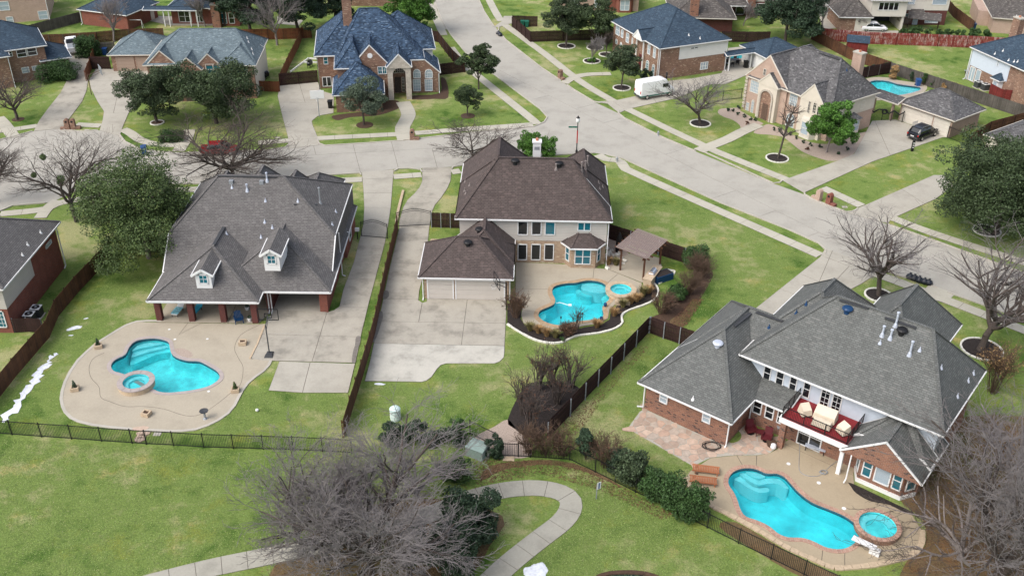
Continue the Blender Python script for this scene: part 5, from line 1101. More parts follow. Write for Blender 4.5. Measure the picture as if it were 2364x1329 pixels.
m = MB(); m.add([(14.5, 4.6, 2.3), (15.65, 5.1, 2.3), (15.65, 6.9, 2.3), (14.5, 7.4, 2.3), (14.62, 6.0, 3.1)], [(0, 1, 4), (1, 2, 4), (2, 3, 4), (0, 3, 2, 1)]); m.build('bay_roof', 'roof_charcoal', h.root)
h.chimney(11.2, 12.6, 8.4, 9.3, 4, 9.9, 'pink_brick'); h.vent(765, 360, 'pipe', zt, 'white', .6); h.vent(965, 540, 'small', zt, 'navy'); h.ridgevent((760, 410), (910, 460), zt)
g = House('detached_garage', 'tan detached triple garage with charcoal hipped roof beside the black car', 57.86, 124.89, 37, 'roof_charcoal', 'pink_brick', trim='cream', cat='garage')
g.hip(-.4, 7.0, -.7, 8.0, 2.65, .62); g.wbox(0, 6.6, -.25, 7.6, 0, 2.55)
g.block(-1.4, 1.5, 7.3, 11.6, None, (2.7, .4), None, (2.7, .4)); g.finish()
g.garage((0, 7.6), (0, -.25), .4, 4.9, 2.1, 'cream', 'cream'); g.garage((0, 7.6), (0, -.25), 5.35, 7.5, 2.1, 'cream', 'cream')
for y in (8.3, 11.3): m = MB(); m.box(-.9, -.6, y-.15, y+.15, 0, 2.6); m.build('post', 'pink_brick', g.root)

# ---------------- blue shingled house with the white stone arch
oc = G(897.9, 231.7)
h = House('house', 'brick house with bright blue shingles and tall white stone entrance arch', oc.x, oc.y, 8, 'roof_blue', 'brown_brick')
h.block(-7.3, 5.4, 2.8, 15.0, (5.0, .95), (5.0, .93), (5.0, .95), (5.0, 1.5))
h.block(-7.35, -3.4, -.2, 8.6, (5.0, 1.05), (5.0, 2.2), None, (5.0, 1.1))
h.block(-10.3, -2.0, 5.6, 18.2, (5.0, .95), (5.0, .95), (5.0, .95), (5.0, .96), wall='whitesiding')
h.block(-3.0, 7.3, 7.3, 17.4, (5.0, .85), (5.0, .85), (5.0, .85), (5.0, .85), wall='whitesiding')
h.block(-4.9, 0.3, 1.0, 7, None, (5.0, 1.1), None, (5.0, 1.1))
h.block(-.15, 3.45, -.15, 6, None, (4.9, 1.05), None, (4.9, 1.05), wall='white_stone')
h.block(2.5, 7.65, 2.58, 9.0, (5.0, .9), (3.0, .9), (5.0, .9), (5.0, .94))
h.block(-7.7, -.6, -4.4, 2.9, (2.65, .95), (2.65, .96), (2.65, .95), (2.65, .96))
h.wbox(-9.9, -2.4, 6.0, 17.8, 0, 4.95, 'whitesiding'); h.wbox(-9.88, -7, 5.95, 6.4, 0, 4.9); h.wbox(-6.95, -3.8, .2, 8, 0, 4.96); h.wbox(-4.7, .12, 1.05, 8, 0, 4.97); h.wbox(-2.6, 6.9, 7.7, 17, 0, 4.98, 'whitesiding')
h.wbox(0, .75, 0, 3, 0, 4.85, 'white_stone'); h.wbox(2.55, 3.3, 0, 3, 0, 4.86, 'white_stone'); h.wbox(.7, 2.6, 2.8, 4, 0, 4.87, 'brown_brick'); h.wbox(3.3, 5.4, 2.6, 8.5, 0, 4.88); h.wbox(5.3, 7.3, 2.61, 8.5, 0, 2.9)
h.wbox(-7.3, -1.0, -4.0, 1.0, 0, 2.55)
# arch ring closing the top of the entrance
m = MB(); K = 12
for k in range(K):
    t0, t1 = math.pi*k/K, math.pi*(k+1)/K; xa, za = 1.65+math.cos(t0)*.92, 3.75+math.sin(t0)*.92; xb, zb__ = 1.65+math.cos(t1)*.92, 3.75+math.sin(t1)*.92
    m.add([(xa, 0, za), (xb, 0, zb__), (xb, 0, 4.9), (xa, 0, 4.9), (xa, 1.0, za), (xb, 1.0, zb__), (xb, 1, 4.9), (xa, 1, 4.9)], [(0, 1, 2, 3), (0, 4, 5, 1), (7, 6, 5, 4)])
m.build('arch', 'white_stone', h.root)
h.finish(); z7 = (600, 0)
h.win((.7, 2.8), (2.6, 2.8), ('m', .15, 3.0, 1.75, 4.6), 'archgrid', 'glass', frame='cream'); h.door((.7, 2.8), (2.6, 2.8), ('m', .3, .1, 1.2, 2.4), 'bark'); h.win((.7, 2.8), (2.6, 2.8), ('m', 1.3, .2, 1.75, 2.4), 'grid', 'glass', frame='cream')
W7 = ((3.3, 2.56), (7.3, 2.56))
for x0, x1 in ((1176, 1232), (1266, 1324)):
    h.win(*W7, (x0, 700, x1, 605), 'grid', 'glass_blind', z7); h.win(*W7, (x0, 600, x1, 530), 'archgrid', 'glass_blind', z7)
h.win((-4.7, 1.0), (.12, 1.0), (905, 570, 938, 510), 'four', 'glass_teal', z7); h.win((-4.7, 1.0), (.12, 1.0), (940, 570, 972, 508), 'four', 'glass_teal', z7)
h.win((-9.88, 5.95), (-7, 5.95), (490, 495, 520, 436), 'hung', 'glass_teal', z7); h.win((-9.88, 5.95), (-7, 5.95), (482, 665, 546, 588), 'plain', 'glass', z7, mull=2)
m = MB(); m.tube((-2.3, .98, 6.3), (-2.3, .92, 6.3), .36, n=20); m.build('round_vent', 'white', h.root)
m = MB(); m.tube((-1.25, -.1, 0), (-1.25, -.1, 0.01), .1); h.chimney(-5.9, -4.6, 9.0, 10.2, 6, 12.2, 'brown_brick'); h.spout(-9.95, 5.7, 4.9, mat='darkgrey'); h.spout(7.4, 2.4, 2.9)

# ---------------- grey blue roofed house with three small gables
o6 = G(508.6, 152, 5)
h = House('house', 'brick house with pale blue grey roof and three small front gables', o6.x, o6.y, 4, 'roof_bluegrey', 'brown_brick', trim='cream')
h.block(-10.8, 4.8, .6, 12.2, (5.0, .58), (5.0, 1.0), (5.0, .58), (5.0, .78), wall='cream')
h.block(-.2, 4.9, -.05, 8, (5.0, .8), (5.0, .8), None, (5.0, .8))
h.block(-10.5, -6.1, .9, 6, None, (4.9, .95), None, (4.9, .95)); h.block(-6.3, -2.5, -.5, 5, None, (4.6, .95), None, (4.6, .95)); h.block(-3.3, -.05, .35, 6, None, (5.1, .95), None, (5.1, .95))
h.block(-19.4, -10.9, 12.3, 20.3, (2.7, .62), (2.7, .62), (2.7, .62), (2.7, .62))
h.wbox(-10.4, 4.4, 1.0, 11.8, 0, 4.95, 'brown_brick'); h.wbox(4.38, 4.43, 1.1, 11.7, 0, 4.94, 'cream'); h.wbox(0, 4.42, .4, 3, 0, 4.9); h.wbox(-10.4, -6.2, .95, 3, 0, 4.85); h.wbox(-6.1, -2.7, -.45, 3, 0, 4.5); h.wbox(-19.0, -11, 12.7, 19.9, 0, 2.6); h.wbox(-3.2, -.1, .4, 3, 0, 4.99)
h.finish(); z6 = (0, 0)
h.garage((-19.0, 12.7), (-11, 12.7), .75, 3.2, 2.15, 'garage_door_tan', 'garage_door_tan'); h.garage((-19.0, 12.7), (-11, 12.7), 3.7, 7.6, 2.15, 'garage_door_tan', 'garage_door_tan')
h.win((-3.2, .4), (-.1, .4), (1585, 575, 1690, 490), 'hung', 'glass_teal', z6, mull=2); h.win((0, .4), (4.42, .4), (1762, 575, 1895, 512), 'hung', 'glass_teal', z6, mull=3, hmax=4.7); h.win((-10.4, .95), (-6.2, .95), (1265, 590, 1325, 505), 'hung', 'glass_teal', z6, mull=2)
m = MB(); m.add([(-5.3, -.47, .05), (-3.5, -.47, .05)]+[(-4.4+math.cos(math.pi*k/10)*.9, -.47, 3.1+math.sin(math.pi*k/10)*.9) for k in range(11)], [tuple(range(13))]); m.build('entrance', 'bark', h.root)
for x, y in ((1895, 295), (1905, 325), (1930, 380), (1940, 415)): h.vent(x, y, 'small', z6, 'white')
h.vent(1315, 225, 'pipe', z6, 'white', .5); h.vent(1480, 205, 'pipe', z6, 'white', .4)


# ---------------- upper left brick house, far left house
h = House('house', 'brick house with dark navy roof behind the far left driveway', -69.5, 144.1, 30, 'roof_navy', 'brown_brick')
h.hip(-14, .4, -.4, 9.5, 5.0, .62); h.block(-15, -4.9, -2.2, 5, (4.7, .6), (4.7, .6), None, (4.7, .6)); h.block(-1, 3.4, -.2, 6.5, (2.7, .6), (2.7, .65), (2.7, .6), None)
h.wbox(-14, 0, 0, 9, 0, 4.95); h.wbox(-14, -5.3, -1.8, 4, 0, 4.6); h.wbox(-1, 3, .2, 6, 0, 2.6); h.finish()
for x0, yb, x1, yt in ((135, 445, 195, 372), (215, 432, 275, 360), (50, 440, 90, 392)): h.win((-14, 0), (0, 0), (x0, yb, x1, yt), 'hung', 'glass', z6, mull=1)
for x0, yb, x1, yt in ((172, 565, 220, 512), (250, 545, 305, 500)): h.win((-14, 0), (0, 0), (x0, yb, x1, yt), 'hung', 'glass_blind', z6)
h.spout(-5.2, -2.0, 4.6)
h = House('house', 'red brick and cream house cut by the left edge with grey roof', -45.6, 75.9, 0, 'roof_grey', 'red_brick')
h.hip(-16, .45, -.5, 12.5, 5.0, .6); h.wbox(-15, 0, 0, 12.0, 0, 4.95); h.wbox(-15, .04, -.04, 6.0, 2.6, 4.96, 'siding'); h.finish()
h.win((0, 0), (0, 12), (352, 750, 388, 668), 'hung', 'glass_teal', z2l); h.win((0, 0), (0, 12), (320, 1045, 392, 948), 'grid', 'glass_teal', z2l, frame='cream')
for x, y in ((312, 622), (212, 715), (172, 795)): h.vent(x, y, 'small', z2l, 'white')
h.spout(.1, 12.1, 4.9); h.win((-15, 0), (0, 0), ('m', 13.2, .6, 14.6, 2.4), 'grid', 'glass_teal')

# ---------------- right edge houses
h = House('house', 'white and brick house with navy roof at the right edge', 68.9, 148.4, -72, 'roof_navy', 'brown_brick')
h.hip(0, 18, -.1, 12, 5.0, .62); h.wbox(.4, 17.6, .3, 11.6, 0, 4.95); h.wbox(.35, 8.3, .25, 5, 2.3, 4.96, 'bluewhite'); h.wbox(.36, .5, .24, 11.5, 0, 4.97, 'bluewhite')
h.block(6.0, 7.9, -.55, .6, (2.3, 1.0), (2.3, 1.0), None, (2.3, 1.0)); h.walls([(6.1, .4), (6.4, -.35), (7.5, -.35), (7.8, .4)], .3, 2.2, 'white')
h.finish(); R10 = ((.4, .3), (17.6, .3)); h.win(*R10, ('m', .3, .1, 1.5, 2.2), 'plain', 'glass_blind', mull=2); h.win(*R10, ('m', 1.7, .1, 2.7, 2.2), 'plain', 'glass_blind'); h.win((.35, .25), (8.3, .25), (2115, 505, 2140, 468), 'hung', 'glass_blind', zt); h.win((6.4, -.35), (7.5, -.35), ('m', .1, .6, 1.0, 2.0), 'hung', 'glass_blind')
for x, y in ((2165, 392), (2103, 415), (2208, 465), (2250, 475), (2277, 475)): h.vent(x, y, 'small', zt, 'white')
h.chimney(1.6, 3.0, 5.0, 6.0, 5, 9.6, 'brown_brick'); h.spout(.35, .1, 4.9)
h = House('house', 'low pale house with grey roof at the right edge behind the dark oak', 60.1, 119.8, -55, 'roof_charcoal', 'cream', trim='cream')
h.hip(0, 12, 0, 9, 2.6, .55); h.wbox(.4, 11.6, .4, 8.6, 0, 2.55, 'cream'); h.finish()
# ---------------- far row along the top
h = House('house', 'cream house with open garage at the top right', 61.5, 172.9, 0, 'roof_dark', 'cream')
h.hip(-.4, 6.5, -.6, 12, 5.4, .6, wall='cream'); h.hip(6.0, 15.2, 3.2, 14, 5.4, .6, wall='cream'); h.block(-5.6, .2, -1.2, 8, (2.6, 1.0), (2.6, 1.0), (2.6, 1.0), (2.6, .9))
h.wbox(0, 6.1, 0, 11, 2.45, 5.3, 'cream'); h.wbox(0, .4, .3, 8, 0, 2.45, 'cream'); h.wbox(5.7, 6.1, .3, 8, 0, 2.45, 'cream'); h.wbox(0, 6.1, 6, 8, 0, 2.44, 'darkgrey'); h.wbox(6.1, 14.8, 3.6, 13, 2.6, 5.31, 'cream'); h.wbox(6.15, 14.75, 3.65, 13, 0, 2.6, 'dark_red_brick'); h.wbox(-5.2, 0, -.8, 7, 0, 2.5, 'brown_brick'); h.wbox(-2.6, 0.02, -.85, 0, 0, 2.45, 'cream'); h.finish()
Q = ((0, 0), (6.1, 0)); h.win(*Q, (1205, 80, 1372, 20), 'plain', 'glass', zt, mull=4); h.win((6.1, 3.6), (14.8, 3.6), ('m', .3, 3.6, 2.6, 5.0), 'grid', 'glass_blind'); h.win((6.1, 3.6), (14.8, 3.6), ('m', 5.6, 3.6, 8.2, 5.0), 'plain', 'glass_blind'); h.win((6.1, 3.65), (14.8, 3.65), (1560, 178, 1680, 105), 'grid', 'glass_blind', zt); h.win((6.1, 3.65), (14.8, 3.65), (1410, 132, 1475, 104), 'grid', 'glass_teal', zt); h.door((6.1, 3.65), (14.8, 3.65), ('m', 2.9, .05, 3.8, 2.2), 'bluewhite')
m = MB(); m.cbox((9.4, 2.9, 2.5), (2.2, 1.6, .12), 0, .35); m.build('door_canopy', 'roof_dark', h.root)
h = House('house', 'tan brick house with grey roof in the top right corner', 82.9, 172.5, -14, 'roof_dark', 'pink_brick', trim='cream')
h.hip(-.4, 18, -.4, 13, 2.7, .55, sx=.75); h.wbox(0, 17, 0, 12, 0, 2.65); h.wbox(-2, 2, 4, 12, 0, 2.6); h.finish(); h.vent(2268, 128, 'small', zt, 'white'); h.win((0, 0), (17, 0), ('m', 3.2, 1, 3.9, 2.2), 'hung', 'glass_blind')
h = House('house', 'brown roofed brick house beyond the corner house with a brick chimney', 27, 171.3, -3, 'roof_dark', 'dark_red_brick', trim='cream')
h.hip(-.4, 10.8, -1.2, 10, 2.7, .62); h.wbox(0, 10.4, 0, 9, 0, 2.6); h.finish(); h.chimney(2.9, 4.3, -.9, .3, 1, 6.3, 'mixed_brick'); h.vent(1478, 70, 'pipe', zv, 'white', .5); h.vent(1522, 95, 'pipe', zv, 'white', .5)
h = House('house', 'beige house with dark screened porch and brick chimney at the top', 37.5, 180.5, 0, 'roof_dark', 'siding')
h.hip(-.4, 17, 0, 10, 5.2, .6); h.block(-6, 4, -3.2, 3, (2.8, .6), (2.8, .6), None, (2.8, .6)); h.wbox(0, 16.5, .4, 9, 2.6, 5.1, 'siding'); h.wbox(0, 16.4, .45, 9, 0, 2.6, 'dark_red_brick'); h.finish()
for x0, x1 in ((.4, 1.6), (2.4, 4.0), (5.9, 7.6)): h.win((0, .45), (16.4, .45), ('m', x0, .2, x1, 2.3), 'plain', 'glass')
h.chimney(4.4, 5.7, -.2, .6, 0, 7, 'mixed_brick')
h = House('house', 'red brick and cream house with a bay window at the top centre', 8, 183, 0, 'roof_grey', 'cream')
h.hip(-.4, 15, -.4, 12, 3.0, .6); h.wbox(0, 14.5, 0, 11, 0, 2.9, 'pink_brick'); h.wbox(8.0, 10.4, -.06, 2, 0, 2.8, 'red_brick'); h.walls([(10.4, 0), (10.8, -1.0), (13, -1.0), (13.5, 0)], 0, 2.7, 'red_brick'); h.roof([(10.7, -1.4), (13.1, -1.4), (13.9, 0.1), (10.1, 0.1)], [(2.7, .5), (2.7, .5), None, (2.7, .5)]); h.finish()
h.win((10.8, -1.0), (13, -1.0), ('m', .25, .4, 1.95, 2.3), 'hung', 'glass_blind', mull=2); h.win((0, 0), (14, 0), ('m', 6.4, .6, 7.4, 2.2), 'grid', 'glass_blind'); h.win((0, 0), (14, 0), ('m', 2.4, .6, 3.4, 2.2), 'grid', 'glass_blind')
h = House('house', 'tall pink tan brick house in the top left corner', -81.5, 173.4, 18, 'roof_dark', 'pink_brick')
h.hip(-20, .4, -.4, 12, 5.6, .6); h.wbox(-19.6, 0, 0, 11.6, 0, 5.5); h.finish()
for r_ in ((0, 85, 62, 10), (302, 152, 360, 82), (55, 182, 98, 128)): h.win((-19.6, 0), (0, 0), r_, 'hung', 'glass_blind', z6)
h.spout(.06, -.06, 5.4)
h = House('house', 'long low red brick garage wing with navy roof behind the pale bare tree', -66.7, 168.2, -19, 'roof_navy', 'red_brick')
h.hip(-8.8, 1.4, -.4, 8.5, 2.7, .5); h.wbox(-8.4, 1.0, 0, 8.1, 0, 2.6); h.finish(); h.spout(-8.5, -.1, 2.6); h.door((1.0, 0), (1.0, 8.1), ('m', 6.2, .1, 7.1, 2.1), 'cream')
h = House('house', 'red brick house with long navy porch roof at the top left', -59.5, 171.6, 0, 'roof_navy', 'red_brick')
h.block(-4.2, 5.8, -1.5, .9, (2.9, .25), None, (2.9, .25), None, wall='navy'); h.block(7.0, 12.2, -.6, 9, None, (2.9, .75), None, (2.9, .75)); h.hip(-.6, 8, 0, 9.5, 2.9, .5)
h.wbox(0, 8, .4, 9, 0, 2.8); h.wbox(7.3, 11.9, -.5, 8, 0, 2.85); h.finish()
for x in (-.8, .1, 3.7, 4.9): m = MB(); m.box(x-.07, x+.07, -1.3, -1.16, 0, 2.75); m.build('post', 'white', h.root)
for r_ in ((1.2, .3, 3.4, 2.3), (4.2, .3, 5.4, 2.3)): h.win((0, .4), (8, .4), ('m', *r_), 'hung', 'glass', mull=2)
h.win((7.3, -.5), (11.9, -.5), ('m', 1.2, .4, 2.5, 2.8), 'archhung', 'glass_teal'); h.win((7.3, -.5), (11.9, -.5), ('m', 2.8, .4, 3.8, 2.3), 'hung', 'glass'); h.chimney(7.5, 8.9, -1.6, -.6, 0, 3.9, 'mixed_brick')
h = House('house', 'white walled house with pale roof just showing at the top left', -62, 187, 0, 'roof_bluegrey', 'white')
h.hip(0, 16, 0, 9, 5.0, .5); h.wbox(.4, 15.6, .4, 8.6, 0, 4.95); h.finish(); h.win((.4, .4), (15.6, .4), ('m', 4, 3, 6, 4.4), 'hung', 'glass')
h = House('house', 'small blue gabled roof behind the tall dark trees', -31, 184, 0, 'roof_blue', 'brown_brick')
h.block(0, 10, 0, 10, (2.8, .7), (2.8, .7), (2.8, .7), (2.8, .7)); h.wbox(.4, 9.6, .4, 9.6, 0, 2.75); h.finish()
# ================================================================ FENCES
def board_fence(pts, h=1.8, mat='fence_dark', rail_side=1, post='galv', label='', name='board_fence', step=2.44, group=None, bw=0.15, pz=0.0, jag=0.02, world=False):
    P = [Vector(p[:2]) for p in (pts if world else GP(pts))]; root = thing(name, label, 'fence', (*P[0], 0), 0, group)
    B = MB(); Rl = MB(); rn = random.Random(len(pts)*17+int(P[0].x*10))
    for a, b in zip(P[:-1], P[1:]):
        L = (b-a).length; d = (b-a)/L; n = Vector((-d.y, d.x))*rail_side; k = max(1, int(L/bw)); ang = math.atan2(d.y, d.x)
        for i in range(k):
            c = a+d*((i+.5)*L/k); hh = h+rn.uniform(-jag, jag); B.cbox((c.x, c.y, hh/2+.02), (L/k-.012, .022, hh), ang)
        for z in (.35, h*.55, h-.25):
            Rl.beam((*(a+n*.045), z), (*(b+n*.045), z), .05, .09)
        np_ = max(1, round(L/step))
        for i in range(np_+(1 if b is P[-1] else 0)):
            c = a+d*(L*i/np_)+n*.10; m = MB(); m.cbox((c.x, c.y, (h+.03)/2), (.075, .075, h+.03+pz), ang); m.build('post', post, root, world=True)
    B.build('board', mat, root, world=True, kind='stuff'); Rl.build('rail', mat, root, world=True, kind='stuff')
    return root
def iron_fence(pts, h=1.5, label='', step=2.44, gap=.125, spear=False, posts=None, gate=False, name='iron_fence', world=False, cat='fence', group=None):
    P = [Vector(p[:2]) for p in (pts if world else GP(pts))]; root = thing(name, label, cat, (*P[0], 0), 0, group); B = MB(); Rl = MB()
    for a, b in zip(P[:-1], P[1:]):
        L = (b-a).length; d = (b-a)/L; k = max(1, int(L/gap)); ang = math.atan2(d.y, d.x); arch = .45 if gate else 0
        for i in range(k+1):
            t = i/k; c = a+d*(L*t); zt_ = h+arch*math.sin(math.pi*t)*(1 if gate else 0)+(.12 if spear else 0); B.beam((*c, .08), (*c, zt_), .022, .022)
        for z in (.12, h-.08):
            if gate and z > 1:
                q = [(*(a+d*(L*t/10)), z+arch*math.sin(math.pi*t/10)) for t in range(11)]
                for p, r in zip(q[:-1], q[1:]): Rl.beam(p, r, .045, .045)
                q = [(x, y, zz-.22) for x, y, zz in q]
                for p, r in zip(q[:-1], q[1:]): Rl.beam(p, r, .035, .035)
            else: Rl.beam((*a, z), (*b, z), .045, .04)
        np_ = max(1, round(L/step)) if not posts else 1
        for i in range(np_+(1 if b is P[-1] else 0)):
            c = a+d*(L*i/np_); m = MB(); m.cbox((c.x, c.y, (h+.06)/2), (.07, .07, h+.06), ang); m.build('post', 'black', root, world=True)
    B.build('picket', 'black', root, world=True, kind='stuff'); Rl.build('rail', 'black', root, world=True)
    return root
board_fence([(919, 530), (893, 640), (866, 770), (838, 868), (812, 952), (795, 1010)], 1.75, 'fence_brown', -1, 'fence_brown', 'long brown board fence dividing the two driveways', step=2.2)
board_fence([(996.6, 524.6), (1062, 527)], 1.8, 'fence_dark', -1, 'galv', 'short dark fence panel beside the air conditioners and driveway gate', step=1.2)
board_fence([(1404, 551), (1455, 567), (1520, 588), (1580.4, 607.3)], 1.8, 'fence_dark', -1, 'galv', 'dark fence behind the pergola and brown roofed house')
board_fence([(1497, 768), (1466, 800.4), (1407.3, 862), (1348.6, 922.3), (1314, 959.9), (1262, 1015)], 1.8, 'fence_dark', 1, 'galv', 'long dark board fence running diagonally down to the mulch bed')
board_fence([(1498, 768), (1532, 780.8), (1568.3, 792.9), (1608, 806)], 1.8, 'fence_dark', -1, 'galv', 'short dark fence joining the slate roofed brick wing')
board_fence([(262, 585), (231.7, 620.9), (180.6, 675), (135.4, 729.2), (114.4, 779.3), (39, 866.6), (-30, 955)], 1.8, 'fence_brown', -1, 'fence_dark', 'brown board fence beside the red brick house at the left edge', step=2.4)
board_fence([(331, 582), (390, 583)], 1.8, 'fence_dark', -1, 'fence_dark', 'dark fence behind the big green tree at left')
iron_fence([(28.6, 1003.5), (96.3, 1008.5), (165.5, 1013), (234.7, 1018.5), (305, 1023)], 1.42, 'black iron fence before the left lawn, left of the gate', posts=True)
iron_fence([(305.5, 1023.2), (338.2, 1025.4)], 1.42, 'narrow black iron gate at the stepping stones', posts=True, name='iron_gate', cat='gate')
iron_fence([(339, 1025.5), (401, 1028.5), (471, 1033), (539, 1035), (608, 1037), (677, 1039), (745, 1042), (812, 1046)], 1.42, 'black iron fence before the left lawn, right of the gate', posts=True)
iron_fence([(-40, 999), (28, 1003.4)], 1.42, 'first black iron fence panel cut by the left edge', posts=True)
iron_fence([(1085, 1002), (1143, 1030), (1158, 1052)], 1.42, 'short black iron fence beside the utility box', posts=True)
iron_fence([(1158.7, 1052.4), (1195.7, 1053.9)], 1.35, 'black iron gate over the gravel path', posts=True, name='iron_gate', cat='gate')
iron_fence([(1196.5, 1054), (1224, 1055.4), (1315.2, 1061.4), (1373.9, 1090), (1420, 1113), (1467.2, 1136.6), (1500.3, 1151.7), (1563.5, 1184.8), (1632.7, 1217.9), (1704.9, 1254), (1780.1, 1290), (1856, 1327), (1930, 1362)], 1.42, 'long black iron fence curving round the right pool garden', posts=True)
iron_fence([(835, 546), (895, 551)], 1.75, 'arched black driveway gate beside the grey roofed house', gate=True, spear=True, step=9, name='driveway_gate', cat='gate')
iron_fence([(916, 524), (995, 520)], 1.75, 'wider arched black driveway gate beside the brown roofed house', gate=True, spear=True, step=9, name='driveway_gate', cat='gate')
iron_fence([(1630, 238), (1668, 233), (1711, 228)], 1.5, 'black iron fence left of the tan gabled house', spear=True)
iron_fence([(2186, 318), (2233, 337)], 1.6, 'short black iron fence from the tan garage corner', spear=True)
board_fence([(2236, 338), (2280, 310), (2364, 287), (2420, 270)], 1.8, 'fence_brown', -1, 'fence_dark', 'brown fence before the low grey roof at right')
board_fence([(646.6, 199), (690, 195), (734, 190.6)], 1.9, 'fence_dark', -1, 'fence_dark', 'dark fence panel closing the driveway of the blue roofed house')
board_fence([(595, 211), (646, 213)], 1.6, 'fence_orange', 1, 'fence_orange', 'short rusty red fence beside the grey blue roofed house')
board_fence([(648, 199), (670, 150), (690, 110), (700, 82)], 1.8, 'fence_orange', 1, 'fence_dark', 'side fence between the grey blue and blue roofed houses')
board_fence([(211.6, 160.5), (257, 160.5)], 2.0, 'fence_dark', -1, 'fence_dark', 'dark wooden gate beside the tan garage doors', name='wooden_gate')
board_fence([(201, 188), (207, 172), (212, 161), (222, 125), (226, 98)], 1.7, 'fence_orange', 1, 'fence_orange', 'orange brown fence between the two far left driveways')
board_fence([(218, 126), (268, 122)], 1.8, 'fence_grey', -1, 'fence_grey', 'grey fence beside the low pitched garage roof')
board_fence([(84, 106), (150, 104), (226, 99), (300, 92), (380, 90)], 1.8, 'fence_brown', -1, 'fence_grey', 'brown fence behind the white pickup and clipped bush')
board_fence([(70, 84), (120, 70), (191, 51)], 1.8, 'fence_grey', 1, 'fence_grey', 'weathered grey fence below the pink brick house')
board_fence([(556, 93), (620, 92), (690, 90), (720, 88)], 1.8, 'fence_orange', -1, 'fence_brown', 'red brown fence behind the tall dark trees')
board_fence([(973, 90), (1012, 98), (1028, 120), (1046, 142), (1073, 167)], 1.8, 'fence_dark', -1, 'fence_brown', 'dark fence along the side street by the blue roofed house')
board_fence([(1010, 175), (1073, 167)], 1.8, 'fence_dark', -1, 'fence_dark', 'dark front fence panel right of the blue roofed house')
board_fence([(1183, 63), (1204, 80), (1224, 97.8), (1300, 95), (1415, 92)], 1.8, 'fence_dark', -1, 'fence_dark', 'dark fence behind the ringed trees at the top')
board_fence([(1183, 63), (1183, 60), (1240, 62)], 1.8, 'fence_dark', 1, 'fence_dark', 'dark fence at the back of the small yard with green bins')
board_fence([(1664, 97), (1720, 98), (1775, 98)], 1.8, 'fence_dark', -1, 'fence_dark', 'dark fence behind the navy roofed breezeway')
board_fence([(1872, 90), (1940, 97), (2004, 102), (2130, 106), (2263, 112), (2330, 116)], 2.0, 'fence_peel', -1, 'fence_red', 'long red fence with peeling pale patches')
board_fence([(1872, 91), (1912, 112), (1960, 137), (2052, 169)], 1.8, 'fence_brown', 1, 'fence_grey', 'brown fence with grey posts running down from the red fence')
board_fence([(1976, 184), (2052, 170)], 1.8, 'fence_dark', -1, 'fence_grey', 'short brown fence behind the chimney of the tan house')
board_fence([(2052, 170), (2120, 193), (2200, 219), (2280, 246), (2360, 272), (2420, 292)], 1.8, 'fence_grey', 1, 'fence_grey', 'weathered grey fence behind the right pool and garage')
board_fence([(2176, 12), (2200, 40), (2244, 74)], 1.9, 'fence_brown', 1, 'fence_dark', 'brown fence beside the far cream house')
board_fence([(2282, 217), (2308, 231), (2331, 233)], 1.6, 'fence_red', 1, 'fence_red', 'small red gate fence by the white and brick house')
board_fence([(35, 768), (66, 766), (100, 768)], 1.5, 'fence_dark', 1, 'galv', 'small dark screen fence before the two left air conditioners', step=1.2)

# ================================================================ VEGETATION
def tube_net(segs, n=4):
    "segs: list of (p0, p1, r0, r1) -> one mesh"
    A = np.array([s[0] for s in segs]); B = np.array([s[1] for s in segs]); ra = np.array([s[2] for s in segs]); rb = np.array([s[3] for s in segs])
    d = B-A; L = np.linalg.norm(d, axis=1, keepdims=True); d = d/np.maximum(L, 1e-6)
    up = np.where(np.abs(d[:, 2:3]) > .9, np.array([[1., 0, 0]]), np.array([[0, 0, 1.]])); x = np.cross(d, up); x /= np.linalg.norm(x, axis=1, keepdims=True); y = np.cross(d, x)
    k = len(segs); V = np.zeros((k, 2*n, 3))
    for i in range(n):
        t = 2*math.pi*i/n; o = x*math.cos(t)+y*math.sin(t); V[:, i] = A+o*ra[:, None]; V[:, n+i] = B+o*rb[:, None]
    F = np.array([[i, (i+1) % n, n+(i+1) % n, n+i] for i in range(n)])
    Fa = (F[None]+(np.arange(k)*2*n)[:, None, None]).reshape(-1, 4)
    return V.reshape(-1, 3), Fa
def np_mesh(name, V, F, smooth=False):
    me = bpy.data.meshes.new(name); nv, nf, m = len(V), len(F), F.shape[1]
    me.vertices.add(nv); me.vertices.foreach_set('co', np.ascontiguousarray(V, dtype=np.float32).ravel())
    me.loops.add(nf*m); me.loops.foreach_set('vertex_index', np.ascontiguousarray(F, dtype=np.int32).ravel())
    me.polygons.add(nf); me.polygons.foreach_set('loop_start', np.arange(0, nf*m, m, dtype=np.int32)); me.polygons.foreach_set('loop_total', np.full(nf, m, dtype=np.int32))
    if smooth: me.polygons.foreach_set('use_smooth', np.ones(nf, dtype=bool))
    me.update(calc_edges=True); return me
